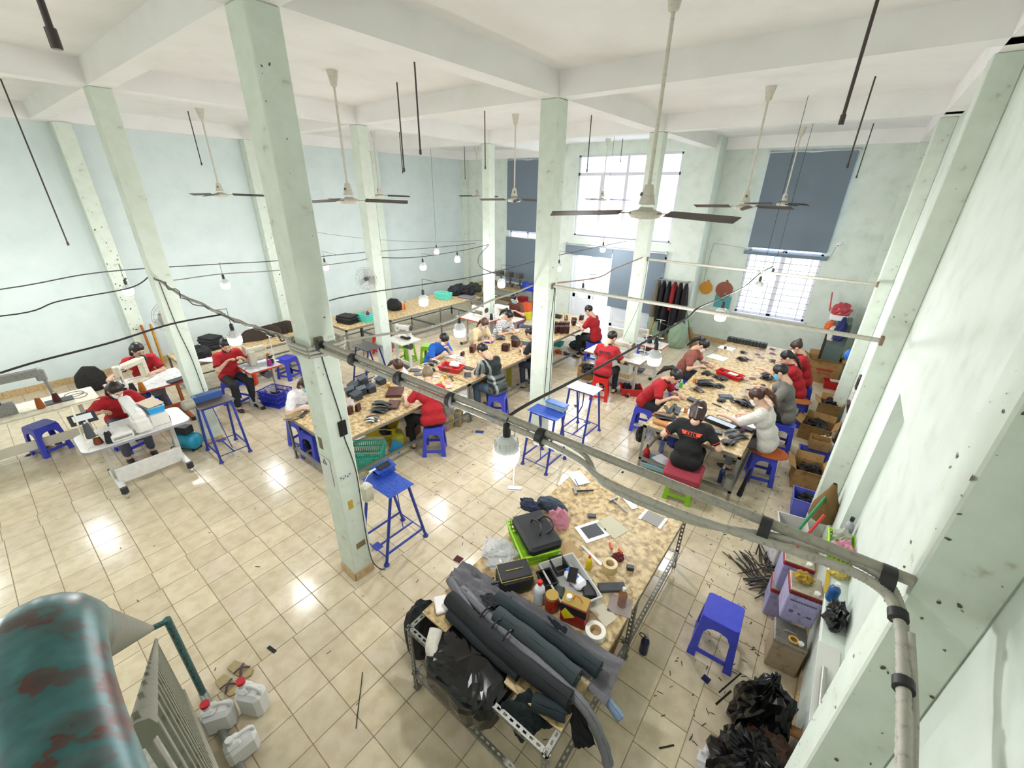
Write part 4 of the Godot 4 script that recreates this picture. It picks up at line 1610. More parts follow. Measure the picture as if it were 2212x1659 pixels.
func build_tables() -> void:
	var t := work_table("cluttered foreground table of slotted steel with a worn chipboard top", -1.86, -0.6, -1.17, -3.77, 0.75, true, 2)
	# the near end is an open steel frame: the board stops short of it
	var tops := []
	for c in t.get_children():
		if String(c.name).begins_with("table_top"):
			tops.append(c)
	var near: MeshInstance3D = tops[1]
	near.mesh = MB.new().cbox(Vector3(0, 0.741, 0.575), Vector3(1.26, 0.018, 1.15), 0.002).mesh()
	work_table("long chipboard table with leather wallet blocks, near end", -5.77, -4.5, -2.15, -4.62, 0.75, false, 1)
	work_table("chipboard table with a red tray in the middle of the leather row", -5.77, -4.5, -4.64, -7.08, 0.75, false, 1)
	work_table("far chipboard table of the leather row near the doorway", -5.77, -4.62, -7.1, -9.62, 0.75, false, 1)
	work_table("right hand worktable strewn with black leather, near half", -1.66, -0.4, -5.22, -7.72, 0.75, false, 1)
	work_table("right hand worktable with a long dark block, far half by the barred window", -1.66, -0.42, -7.74, -10.25, 0.75, false, 1)
	work_table("back table by the left wall carrying stacked dark panels", -9.95, -8.72, -4.95, -6.1, 0.75, false, 1)
	work_table("long back table by the left wall with the teal basket", -9.95, -8.62, -6.12, -9.5, 0.75, false, 2)
	work_table("back table behind the cylinder machine with dark curved bag pieces", -9.9, -8.9, -1.85, -4.4, 0.75, false, 1)
	work_table("low machine bench in the corner bay under the blue blind", -10.4, -8.3, -10.9, -11.8, 0.72, false, 1)


# ---------------------------------------------------------------- blue press stands
func press_stand(label: String, at: Vector3, turn: float, w: float, d: float, h: float, top_mat: Material, leg_hex := "2c3f9e") -> Node3D:
	var t := thing("press_stand", label, "stand", at, turn)
	var blue := grain(leg_hex, "paint", 0.45, 0.1)
	obj("table_plate", MB.new().cbox(Vector3(0, h, 0), Vector3(w, 0.008, d), 0.002), top_mat, t)
	obj("under_frame", MB.new().box(Vector3(0, h - 0.02, d * 0.38), Vector3(w * 0.8, 0.03, 0.025)).box(Vector3(0, h - 0.02, -d * 0.38), Vector3(w * 0.8, 0.03, 0.025)), blue, t)
	var fx := w * 0.42
	var fz := d * 0.5 + 0.12
	for sx in [-1.0, 1.0]:
		for sz in [-1.0, 1.0]:
			var lg := MB.new().cyl(Vector3(sx * w * 0.4, h - 0.01, sz * d * 0.36), Vector3(sx * fx, 0.01, sz * fz), 0.0165, -1, 10)
			var l := obj("leg", lg, blue, t)
			obj("foot", MB.new().lathe(Vector3(sx * fx, 0, sz * fz), [Vector2(0.032, 0), Vector2(0.03, 0.014), Vector2(0.018, 0.03), Vector2(0.016, 0.045)], 12), blue, l)
	var y := 0.14
	var k := y / h
	for sx in [-1.0, 1.0]:
		obj("long_rail", MB.new().cyl(Vector3(sx * fx, y, -fz * (1 - k * 0.4)), Vector3(sx * fx, y, fz * (1 - k * 0.4)), 0.013, -1, 8), blue, t)
	for sz in [-1.0, 1.0]:
		obj("cross_rod", MB.new().cyl(Vector3(-fx, y * 0.75, sz * fz * 0.95), Vector3(fx, y * 0.75, sz * fz * 0.95), 0.007, -1, 6), blue, t)
	var arm := obj("pedal_arm", MB.new().tube([Vector3(0, y * 0.7, fz * 0.95), Vector3(0, 0.1, -fz * 0.3), Vector3(0, 0.09, -fz * 0.75)], 0.011, 8), blue, t)
	obj("pedal", MB.new().cbox(Vector3(0, 0.105, -fz * 0.85), Vector3(0.11, 0.008, 0.09), 0.002), blue, arm)
	obj("pull_rod", MB.new().cyl(Vector3(0.02, 0.1, fz * 0.5), Vector3(-0.05, h - 0.03, d * 0.2), 0.006, -1, 6), blue, t)
	return t


func motor_box(t: Node3D, at: Vector3, s: Vector3, m: Material, dial := true) -> void:
	var b := obj("motor_box", MB.new().cbox(at, s, 0.012), m, t)
	if dial:
		obj("dial", MB.new().cyl(at + Vector3(0, s.y * 0.1, s.z * 0.5), at + Vector3(0, s.y * 0.1, s.z * 0.5 + 0.018), 0.03, -1, 14), hexm("1b1b1d", 0.5), b)


func build_presses() -> void:
	var bluetop := noisy("blue_plate", [[0.0, "243a86"], [0.4, "2f4fae"], [1.0, "3b5fc2"]], 0.02, 0.4, 0.3, 3, 16, 0.2, false)
	var worn := noisy("worn_plate", [[0.0, "6e6259"], [0.35, "9c9896"], [0.7, "c3c1c4"], [1.0, "d7d6da"]], 0.014, 0.45, 0.35, 4, 17, 0.3, false)
	var rusty := noisy("rusty_plate", [[0.0, "3d3531"], [0.5, "54483f"], [1.0, "6b5c50"]], 0.03, 0.3, 0.5, 4, 18, 0.3, false)
	var cream := hexm("c9c4ad", 0.5)
	# beside the foreground column, with control box and reading lamp
	var a := press_stand("blue press stand with a cream control box beside the foreground column", Vector3(-3.265, 0, -2.06), PI, 0.5, 0.31, 0.85, bluetop)
	var tray := obj("tool_tray", MB.new().cbox(Vector3(0.16, 0.93, 0.08), Vector3(0.14, 0.012, 0.24), 0.003, Basis(Vector3.BACK, 0.2)).box(Vector3(0.17, 0.87, -0.03), Vector3(0.11, 0.005, 0.02)).box(Vector3(0.23, 0.89, 0.08), Vector3(0.008, 0.08, 0.2)).box(Vector3(0.1, 0.89, 0.08), Vector3(0.008, 0.08, 0.2)).box(Vector3(0.165, 0.89, 0.17), Vector3(0.13, 0.08, 0.008)).cbox(Vector3(0.165, 0.855, 0.08), Vector3(0.14, 0.01, 0.22), 0.002), bluetop, a)
	obj("phone", MB.new().cbox(Vector3(0.16, 0.944, 0.08), Vector3(0.075, 0.008, 0.16), 0.003, Basis(Vector3.BACK, 0.2)), hexm("25242a", 0.25), tray)
	motor_box(a, Vector3(0.03, 0.84, -0.235), Vector3(0.1, 0.19, 0.1), cream, false)
	var gn := MB.new().tube([Vector3(0.03, 0.93, -0.24), Vector3(0.03, 0.99, -0.235), Vector3(0.028, 1.03, -0.2), Vector3(0.04, 1.045, -0.15)], 0.004, 6)
	var lampp := obj("reading_lamp", gn, hexm("e8e8e6", 0.4), a)
	obj("lamp_head", MB.new().cbox(Vector3(0.05, 1.045, -0.125), Vector3(0.024, 0.012, 0.08), 0.005), hexm("f0f0ee", 0.3), lampp)
	obj("lamp_foot", MB.new().lathe(Vector3(0.03, 0.93, -0.24), [Vector2(0.022, 0), Vector2(0.02, 0.03), Vector2(0, 0.032)], 12), hexm("e8e8e6", 0.4), lampp)
	# by the left column row
	var b := press_stand("blue press stand with a rusty plate and round motor by the second column row", Vector3(-6.74, 0, -1.6), PI / 2.0, 0.47, 0.29, 0.85, rusty)
	obj("tool_tray", MB.new().cbox(Vector3(-0.02, 0.9, -0.16), Vector3(0.36, 0.1, 0.12), 0.006), hexm("2f4f86", 0.5), b)
	obj("motor", MB.new().cyl(Vector3(-0.34, 0.9, -0.05), Vector3(-0.22, 0.9, -0.05), 0.075, -1, 16).ball(Vector3(-0.34, 0.9, -0.05), Vector3(0.03, 0.07, 0.07), 12), hexm("8f8c7c", 0.5), b)
	# two stands between the middle column and the right worktable
	var c := press_stand("blue press stand with a blue plate and tool box next to the middle column", Vector3(-2.825, 0, -4.47), 0.0, 0.5, 0.27, 0.85, bluetop)
	var tb := obj("tool_box", MB.new().cbox(Vector3(0.06, 0.9, -0.17), Vector3(0.32, 0.07, 0.12), 0.01), hexm("7d99a8", 0.45), c)
	obj("box_lid", MB.new().cbox(Vector3(0.06, 0.945, -0.17), Vector3(0.34, 0.02, 0.135), 0.006), hexm("2f5fa8", 0.45), tb)
	var d := press_stand("blue stand with a worn white plate behind the blue plated press", Vector3(-2.81, 0, -5.54), 0.0, 0.5, 0.33, 0.85, worn)
	obj("side_lever", MB.new().tube([Vector3(0.05, 0.8, 0.1), Vector3(0.0, 0.62, 0.0), Vector3(0.02, 0.55, 0.05), Vector3(-0.06, 0.35, 0.05)], 0.01, 6), hexm("2a3560", 0.5), d)
	# dark stand in the second column row
	press_stand("dark plated press stand with navy legs beside the second row column", Vector3(-7.25, 0, -4.53), 0.0, 0.52, 0.36, 0.8, hexm("4a4644", 0.4, 0.2), "2b2f78")


# ---------------------------------------------------------------- sewing machines
# head: needle end at -x, pillar at +x, operator at +z; y = 0 is the table top
func machine_head(t: Node3D, at: Vector3, turn: float, color: String, length := 0.46, height := 0.28) -> void:
	var m := grain(color, "paint", 0.4)
	var steel := hexm("8e8f8e", 0.3, 0.8)
	var root := Node3D.new()
	root.name = "machine_head"
	t.add_child(root, true)
	root.position = at
	root.rotation.y = turn
	var hl := length / 2.0
	obj("bed", MB.new().cbox(Vector3(0, 0.012, 0), Vector3(length + 0.04, 0.025, 0.18), 0.006), m, root)
	obj("arm", MB.new().cbox(Vector3(hl - 0.05, height * 0.5, -0.01), Vector3(0.1, height, 0.11), 0.02).cbox(Vector3(0.0, height - 0.05, -0.01), Vector3(length - 0.06, 0.1, 0.1), 0.022).cbox(Vector3(-hl + 0.03, height - 0.075, -0.01), Vector3(0.075, 0.17, 0.095), 0.016), m, root)
	obj("handwheel", MB.new().lathe(Vector3(hl + 0.012, height - 0.05, -0.01), [Vector2(0, -0.015), Vector2(0.06, -0.012), Vector2(0.066, 0.0), Vector2(0.06, 0.012), Vector2(0, 0.018)], 18, Basis(Vector3.BACK, -PI / 2.0)), hexm("3a3a3c", 0.4), root)
	obj("needle_bar", MB.new().cyl(Vector3(-hl + 0.03, 0.03, 0.0), Vector3(-hl + 0.03, height - 0.14, 0.0), 0.006, -1, 8).cbox(Vector3(-hl + 0.03, 0.035, 0.01), Vector3(0.02, 0.006, 0.04), 0.001).cyl(Vector3(-hl + 0.045, 0.04, 0.0), Vector3(-hl + 0.045, height - 0.13, 0.0), 0.004, -1, 6), steel, root)
	obj("tension_discs", MB.new().cyl(Vector3(-hl + 0.07, height - 0.06, 0.04), Vector3(-hl + 0.07, height - 0.06, 0.065), 0.014, -1, 10), steel, root)
	obj("thread_guide", MB.new().cyl(Vector3(-hl + 0.09, height - 0.02, 0.0), Vector3(-hl + 0.09, height + 0.035, 0.0), 0.004, -1, 6), steel, root)


func thread_stand(t: Node3D, at: Vector3, h := 0.5) -> void:
	var s := obj("thread_stand", MB.new().cyl(at, at + Vector3(0, h, 0), 0.008, -1, 8).cyl(at + Vector3(-0.1, h, 0), at + Vector3(0.1, h, 0), 0.005, -1, 6).cyl(at + Vector3(-0.1, 0.1, 0), at + Vector3(0.1, 0.1, 0), 0.006, -1, 6), hexm("d9d6cf", 0.45), t)
	for x in [-0.09, 0.09]:
		obj("spool_plate", MB.new().cyl(at + Vector3(x, 0.1, 0), at + Vector3(x, 0.106, 0), 0.04, -1, 12), hexm("cfccc4", 0.5), s)


func sewing_table(label: String, x0: float, x1: float, z0: float, z1: float, edge: String, top := "d9d7cd", leg := "bdb9ad") -> Node3D:
	var w := x1 - x0
	var d := z0 - z1
	var t := thing("sewing_machine", label, "sewing machine", Vector3((x0 + x1) / 2.0, 0, (z0 + z1) / 2.0))
	obj("table_top", MB.new().cbox(Vector3(0, 0.74, 0), Vector3(w - 0.012, 0.022, d - 0.012), 0.004), grain(top, "card", 0.35), t)
	obj("edge_band", MB.new().cbox(Vector3(0, 0.733, 0), Vector3(w, 0.03, d), 0.004), hexm(edge, 0.5), t)
	var lm := hexm(leg, 0.5)
	var along_x := w > d
	for s in [-1.0, 1.0]:
		var c := Vector3(s * w * 0.36, 0, 0) if along_x else Vector3(0, 0, s * d * 0.36)
		var u := Vector3(0, 0, 1) if along_x else Vector3(1, 0, 0)
		var half := (d if along_x else w) * 0.45
		var bs := Basis(u, Vector3.UP, u.cross(Vector3.UP))
		obj("leg", MB.new().cbox(c + Vector3(0, 0.37, 0), Vector3(0.07, 0.7, 0.045), 0.006, bs).cbox(c + Vector3(0, 0.035, 0), Vector3(half * 2.0, 0.05, 0.06), 0.006, bs), lm, t)
		for e in [-1.0, 1.0]:
			obj("foot_cap", MB.new().cbox(c + u * e * half + Vector3(0, 0.03, 0), Vector3(0.04, 0.06, 0.065), 0.004, bs), hexm("2a2a2c", 0.6), t)
	if along_x:
		obj("cross_bar", MB.new().cbox(Vector3(0, 0.2, 0), Vector3(w * 0.72, 0.09, 0.03), 0.005), lm, t)
	else:
		obj("cross_bar", MB.new().cbox(Vector3(0, 0.2, 0), Vector3(0.03, 0.09, d * 0.72), 0.005), lm, t)
	obj("motor", MB.new().cyl(Vector3(0.05, 0.62, -0.02), Vector3(0.25, 0.62, -0.02), 0.07, -1, 14), hexm("45464a", 0.5), t)
	obj("treadle", MB.new().cbox(Vector3(0, 0.09, 0.03), Vector3(0.26, 0.02, 0.2), 0.004, Basis(Vector3.RIGHT, 0.2)), hexm("4a4743", 0.6), t)
	return t


func build_sewing() -> void:
	var y := 0.751
	# machinist with the letters on his back
	var a := sewing_table("cream sewing table with a worn edge before the machinist on the red stool", -3.82, -2.6, -7.33, -7.9, "8a6a4c")
	machine_head(a, Vector3(0.08, y, 0.0), 0.0, "cbc3b2")
	thread_stand(a, Vector3(0.48, y, -0.22), 0.45)
	var b := sewing_table("sewing table with a red edge behind the column near the green sacks", -3.6, -2.6, -8.46, -8.95, "b5432f")
	machine_head(b, Vector3(-0.15, y, 0.0), PI, "cfc9bb")
	thread_stand(b, Vector3(0.25, y, -0.18), 0.5)
	# second row
	var c := sewing_table("sewing table with an orange red edge beside the woman in the striped shirt", -7.66, -6.64, -7.45, -7.98, "c0482a")
	machine_head(c, Vector3(0.05, y, -0.03), 0.0, "e2dfd3")
	thread_stand(c, Vector3(0.42, y, -0.2), 0.6)
	var d := sewing_table("sewing table with a red edge before the person in the brown shirt", -7.1, -6.15, -7.99, -8.44, "b5402c")
	machine_head(d, Vector3(-0.12, y, -0.02), PI, "ece9e0", 0.42, 0.3)
	var e := sewing_table("small white machine table between two lime stools", -7.53, -6.91, -5.12, -5.64, "d5d2c7", "e0ddd2", "d8d5ca")
	machine_head(e, Vector3(-0.1, y, -0.12), 0.4, "dad7cc", 0.36, 0.26)
	var f := sewing_table("white topped table with a red edge partly hidden by the foreground column", -8.35, -7.55, -3.55, -4.1, "c24a30", "dfe1e2")
	thread_stand(f, Vector3(-0.3, y, 0.15), 0.62)
	thread_stand(f, Vector3(0.28, y, -0.1), 0.62)
	# the man at the cylinder machine
	var g := sewing_table("blue topped table with an orange edge carrying a cylinder arm machine", -8.26, -7.7, -2.46, -3.02, "b5401f", "cfd6da")
	var head := Node3D.new()
	head.name = "machine_head"
	g.add_child(head, true)
	head.position = Vector3(-0.1, y, 0.02)
	var beige := grain("c6bfac", "paint", 0.4)
	obj("pillar", MB.new().cbox(Vector3(0.04, 0.14, 0.05), Vector3(0.12, 0.28, 0.12), 0.02), beige, head)
	obj("arm", MB.new().cbox(Vector3(0.0, 0.27, -0.06), Vector3(0.11, 0.1, 0.34), 0.025), beige, head)
	obj("cylinder_bed", MB.new().cyl(Vector3(0, 0.09, 0.0), Vector3(0, 0.09, -0.26), 0.04, -1, 14), beige, head)
	obj("handwheel", MB.new().lathe(Vector3(0.02, 0.3, 0.13), [Vector2(0, -0.012), Vector2(0.09, -0.012), Vector2(0.095, 0.0), Vector2(0.09, 0.012), Vector2(0.03, 0.02), Vector2(0, 0.02)], 20, Basis(Vector3.RIGHT, PI / 2.0)), hexm("bcb7a8", 0.35), head)
	thread_stand(g, Vector3(0.2, y, -0.2), 0.55)
	# the woman at the tall arm machine
	var h := sewing_table("wooden legged machine table with a tall cream arm by the left wall", -9.0, -8.2, -0.75, -1.75, "a83a20", "d5d8d6", "b0622c")
	machine_head(h, Vector3(-0.12, y, 0.12), 2.2, "cfc9b4", 0.52, 0.36)
	thread_stand(h, Vector3(0.2, y, 0.3), 0.4)
	build_computer_machine()
	build_post_machine()


func build_computer_machine() -> void:
	var t := thing("pattern_sewing_machine", "white computerised pattern sewing machine on a wheeled table", "sewing machine", Vector3(-6.93, 0, -0.7))
	var white := grain("dddbd6", "plastic", 0.3)
	var grey := hexm("8d8c92", 0.5)
	var dark := hexm("2b2a30", 0.5)
	# the top with rounded corners
	var poly := []
	for c in 4:
		for k in 5:
			var a := PI / 2.0 * c + PI / 8.0 * k
			poly.append(Vector2([1, -1, -1, 1][c] * 0.22, [1, 1, -1, -1][c] * 0.47) + Vector2(cos(a), sin(a)) * 0.09)
	obj("table_top", MB.new().prism(poly, 0.725, 0.75), white, t)
	obj("edge_band", MB.new().prism(poly.map(func(p): return p * 1.008), 0.712, 0.742), grey, t)
	for z in [-0.36, 0.36]:
		obj("leg", MB.new().cbox(Vector3(0.0, 0.4, z), Vector3(0.1, 0.62, 0.05), 0.006), hexm("b9b4a9", 0.5), t)
		obj("base_beam", MB.new().cbox(Vector3(0.05, 0.12, z), Vector3(0.62, 0.08, 0.07), 0.008), white, t)
		for x in [-0.27, 0.37]:
			obj("end_cap", MB.new().cbox(Vector3(x, 0.12, z), Vector3(0.05, 0.085, 0.075), 0.004), dark, t)
			var cs := obj("caster", MB.new().cyl(Vector3(x, 0.035, z - 0.015), Vector3(x, 0.035, z + 0.015), 0.034, -1, 14), hexm("b5b7b8", 0.3, 0.6), t)
			obj("fork", MB.new().box(Vector3(x, 0.062, z - 0.02), Vector3(0.03, 0.05, 0.004)).box(Vector3(x, 0.062, z + 0.02), Vector3(0.03, 0.05, 0.004)), hexm("b5b7b8", 0.3, 0.6), cs)
	obj("cross_panel", MB.new().cbox(Vector3(0.14, 0.22, 0), Vector3(0.03, 0.22, 0.72), 0.005), white, t)
	# bed, sliding frame and the arm that runs across the table
	obj("bed", MB.new().cbox(Vector3(0.0, 0.79, 0.02), Vector3(0.44, 0.08, 0.36), 0.012).cbox(Vector3(0.16, 0.8, 0.16), Vector3(0.26, 0.1, 0.22), 0.015), white, t)
	obj("vent_grille", MB.new().box(Vector3(0.292, 0.8, 0.16), Vector3(0.004, 0.03, 0.18)), hexm("8b8a86", 0.6), t)
	obj("arm", MB.new().cbox(Vector3(0.16, 0.86, -0.06), Vector3(0.28, 0.2, 0.17), 0.03).cbox(Vector3(-0.1, 1.0, -0.06), Vector3(0.62, 0.11, 0.13), 0.03, Basis(Vector3.BACK, -0.1)).cbox(Vector3(-0.36, 0.95, -0.06), Vector3(0.1, 0.22, 0.12), 0.02), white, t)
	obj("motor_cover", MB.new().cyl(Vector3(0.12, 1.0, -0.06), Vector3(0.24, 0.98, -0.06), 0.075, -1, 18).ball(Vector3(0.24, 0.98, -0.06), Vector3(0.03, 0.075, 0.075), 14), white, t)
	obj("needle_bar", MB.new().cyl(Vector3(-0.36, 0.78, -0.05), Vector3(-0.36, 0.9, -0.05), 0.006, -1, 8).cyl(Vector3(-0.33, 0.8, -0.03), Vector3(-0.33, 0.9, -0.03), 0.008, -1, 8), hexm("7c7d7f", 0.3, 0.8), t)
	var scr := obj("control_panel", MB.new().cbox(Vector3(-0.24, 0.98, 0.4), Vector3(0.18, 0.02, 0.26), 0.006, Basis(Vector3.BACK, -0.5)), dark, t)
	obj("panel_keys", MB.new().cbox(Vector3(-0.235, 0.994, 0.4), Vector3(0.1, 0.006, 0.18), 0.002, Basis(Vector3.BACK, -0.5)), hexm("dfe1e4", 0.4), scr)
	obj("panel_post", MB.new().cbox(Vector3(-0.1, 0.85, 0.38), Vector3(0.03, 0.3, 0.02), 0.004, Basis(Vector3.BACK, 0.4)), white, t)
	var side := obj("side_box", MB.new().cbox(Vector3(0.02, 0.83, -0.26), Vector3(0.34, 0.16, 0.2), 0.01), hexm("d6d3cb", 0.5), t)
	obj("small_screen", MB.new().cbox(Vector3(0.1, 0.79, -0.37), Vector3(0.08, 0.08, 0.01), 0.002), hexm("514c50", 0.4), side)
	var post := obj("thread_stand", MB.new().cyl(Vector3(0.24, 0.75, 0.5), Vector3(0.06, 1.28, 0.46), 0.01, -1, 8).cyl(Vector3(0.2, 0.87, 0.5), Vector3(0.2, 0.87, 0.22), 0.008, -1, 8).cyl(Vector3(0.06, 1.28, 0.46), Vector3(0.06, 1.28, 0.2), 0.006, -1, 8), hexm("d3d0bb", 0.5), t)
	obj("splash_guard", MB.new().cbox(Vector3(0.06, 0.92, 0.26), Vector3(0.2, 0.22, 0.008), 0.002, Basis(Vector3.RIGHT, 0.15)), pane(Color(0.85, 0.87, 0.9), 0.45), t)
	# a blue basket with leather panels rides on the side box
	var bk := basket("blue_basket", "small sky blue basket of cream leather panels on the white machine", Vector3(-6.93, 0.915, -0.965), 0.0, 0.3, 0.18, 0.08, "2f9fd8")
	for k in 3:
		one("leather_sheet", MB.new().cbox(Vector3.ZERO, Vector3(0.26 - k * 0.02, 0.012, 0.2), 0.003, Basis(Vector3.UP, 0.1 + 0.12 * k) * Basis(Vector3.BACK, -0.2)), hexm(["7b6a56", "a89a86", "cdbda6"][k], 0.7), ["brown leather panel lowest in the sky blue basket", "grey leather panel in the middle of the sky blue basket", "cream leather panel lying on top of the sky blue basket"][k], "leather", Vector3(-6.93, 0.985 + k * 0.022, -0.95))


func build_post_machine() -> void:
	# long cream table with a heavy grey long-arm machine, at the left edge of the view
	var t := thing("long_arm_machine", "grey long arm sewing machine on a cream table by the left wall", "sewing machine", Vector3(-8.76, 0, 0.2))
	var top := grain("e2dac3", "card", 0.4)
	var iron := grain("8b8c88", "paint", 0.45, 0.2)
	obj("table_top", MB.new().cbox(Vector3(0, 0.735, 0), Vector3(0.62, 0.03, 1.65), 0.01), top, t)
	for z in [-0.6, 0.55]:
		obj("leg", MB.new().cbox(Vector3(0, 0.4, z), Vector3(0.1, 0.66, 0.05), 0.006), hexm("cfcabb", 0.5), t)
		obj("base_beam", MB.new().cbox(Vector3(0.05, 0.07, z), Vector3(0.6, 0.07, 0.07), 0.008), hexm("d5d0c2", 0.5), t)
		obj("end_cap", MB.new().cbox(Vector3(0.36, 0.07, z), Vector3(0.05, 0.08, 0.08), 0.004), hexm("2b2a30", 0.5), t)
	obj("cross_panel", MB.new().cbox(Vector3(0.1, 0.22, 0), Vector3(0.03, 0.14, 1.15), 0.005), hexm("d8d2c2", 0.5), t)
	obj("pillar", MB.new().cbox(Vector3(-0.02, 0.98, 0.22), Vector3(0.15, 0.5, 0.17), 0.025).cbox(Vector3(0.05, 0.83, 0.1), Vector3(0.16, 0.17, 0.2), 0.015), iron, t)
	obj("arm", MB.new().cbox(Vector3(-0.02, 1.24, 0.1), Vector3(0.14, 0.13, 0.95), 0.02), iron, t)
	obj("needle_head", MB.new().cbox(Vector3(-0.02, 1.19, -0.36), Vector3(0.12, 0.17, 0.11), 0.015).cyl(Vector3(-0.02, 0.77, -0.4), Vector3(-0.02, 1.12, -0.38), 0.022, -1, 12), iron, t)
	obj("bed_plate", MB.new().cbox(Vector3(0.02, 0.757, -0.42), Vector3(0.2, 0.012, 0.3), 0.003), hexm("3a3a40", 0.45), t)
	obj("motor", MB.new().cyl(Vector3(0.06, 0.9, 0.16), Vector3(0.06, 1.06, 0.16), 0.05, -1, 14), hexm("39394f", 0.5), t)
	obj("thread_post", MB.new().cyl(Vector3(0.15, 0.75, 0.22), Vector3(0.05, 1.3, 0.3), 0.009, -1, 8).cyl(Vector3(0.2, 0.75, 0.36), Vector3(0.18, 0.95, 0.36), 0.012, -1, 8).cyl(Vector3(0.18, 0.95, 0.4), Vector3(0.18, 0.96, 0.18), 0.03, -1, 8), hexm("8d8f90", 0.4, 0.4), t)
	var hoops := MB.new()
	for k in 2:
		hoops.tube(ring_points(Vector3(-0.1 + k * 0.12, 0.757, -0.6 - k * 0.02), 0.11, Vector3.UP, 24), 0.004, 6)
	one("cable_coil", hoops, hexm("4a4248", 0.5), "dark cable coil lying on the cream machine table", "cable", Vector3(-8.76, 0, 0.2))


# ---------------------------------------------------------------- baskets and crates
func basket(called: String, label: String, at: Vector3, turn: float, w: float, d: float, h: float, color: String, group := "") -> Node3D:
	var t := thing(called, label, "basket", at, turn, group)
	var m := hexm(color, 0.4)
	obj("bottom", MB.new().cbox(Vector3(0, 0.006, 0), Vector3(w * 0.86, 0.008, d * 0.86), 0.003), m, t)
	for k in 4:
		var tb := turn_y(PI / 2.0 * k)
		var L := (w if k % 2 == 0 else d)
		var D := (d if k % 2 == 0 else w)
		var wall := MB.new()
		wall.xf = Transform3D(tb, Vector3.ZERO)
		var n := maxi(5, int(L / 0.03))
		for i in n + 1:
			var u := (i / float(n) - 0.5)
			var a := Vector3(u * L * 0.86, 0.005, D * 0.43)
			var b := Vector3(u * L * 0.98, h, D * 0.49)
			var up := (b - a)
			wall.box((a + b) * 0.5, Vector3(0.012, up.length(), 0.005), Basis(Vector3.RIGHT, up.normalized(), Vector3.RIGHT.cross(up.normalized())))
		for f in [0.02, 0.35, 0.68]:
			wall.box(Vector3(0, f * h + 0.01, D * lerpf(0.43, 0.49, f)), Vector3(L * lerpf(0.87, 0.985, f), 0.022 if f > 0.1 else 0.03, 0.005))
		obj("side_wall", wall, m, t)
	var rim := MB.new()
	rim.cbox(Vector3(0, h, d * 0.495), Vector3(w + 0.02, 0.016, 0.018), 0.004).cbox(Vector3(0, h, -d * 0.495), Vector3(w + 0.02, 0.016, 0.018), 0.004)
	rim.cbox(Vector3(w * 0.495, h, 0), Vector3(0.018, 0.016, d), 0.004).cbox(Vector3(-w * 0.495, h, 0), Vector3(0.018, 0.016, d), 0.004)
	obj("rim", rim, m, t)
	return t


# an open tray with solid walls
func tub(called: String, label: String, at: Vector3, turn: float, w: float, d: float, h: float, color: String, category := "tub", rough := 0.4) -> Node3D:
	var t := thing(called, label, category, at, turn)
	var m := hexm(color, rough)
	obj("bottom", MB.new().cbox(Vector3(0, 0.004, 0), Vector3(w * 0.86, 0.008, d * 0.86), 0.002), m, t)
	for k in 4:
		var tb := turn_y(PI / 2.0 * k)
		var L := (w if k % 2 == 0 else d)
		var D := (d if k % 2 == 0 else w)
		var a := [tb * Vector3(-L * 0.43, 0, D * 0.43), tb * Vector3(L * 0.43, 0, D * 0.43), tb * Vector3(L * 0.5, h, D * 0.5), tb * Vector3(-L * 0.5, h, D * 0.5)]
		var inn := []
		for p in a:
			inn.append(p - tb * Vector3(0, 0, 0.005))
		var wl := MB.new()
		wl.quad_out(a[0], a[1], a[2], a[3], Vector3.ZERO)
		var nn: Vector3 = (a[1] - a[0]).cross(a[3] - a[0]).normalized()
		if nn.dot(tb * Vector3(0, 0, 1)) > 0.0:
			nn = -nn
		wl.quad(inn[0], inn[1], inn[2], inn[3], nn)
		wl.quad(a[2], a[3], inn[3], inn[2], Vector3.UP)
		obj("side_wall", wl, m, t)
		obj("rim", MB.new().cbox(tb * Vector3(0, h, D * 0.505), Vector3(L * 1.02, 0.012, 0.016), 0.003, tb), m, t)
	return t


func carton(label: String, at: Vector3, turn: float, s: Vector3, flaps := true, color := "a8824f") -> Node3D:
	var t := thing("cardboard_box", label, "box", at, turn)
	var m := grain(color, "card", 0.8)
	var b := MB.new()
	b.box(Vector3(0, 0.003, 0), Vector3(s.x, 0.006, s.z))
	for k in [-1.0, 1.0]:
		b.box(Vector3(k * s.x / 2.0, s.y / 2.0, 0), Vector3(0.006, s.y, s.z))
		b.box(Vector3(0, s.y / 2.0, k * s.z / 2.0), Vector3(s.x, s.y, 0.006))
	obj("walls", b, m, t)
	if flaps:
		for k in 4:
			var tb := turn_y(PI / 2.0 * k)
			var L := (s.x if k % 2 == 0 else s.z)
			var D := (s.z if k % 2 == 0 else s.x)
			var fl := 0.11
			var an := 0.5 + 0.35 * (k % 3)
			obj("flap", MB.new().box(tb * Vector3(0, s.y + sin(an) * fl / 2.0, D / 2.0 + cos(an) * fl / 2.0), Vector3(L - 0.01, 0.005, fl), tb * Basis(Vector3.RIGHT, -an)), m, t)
	return t


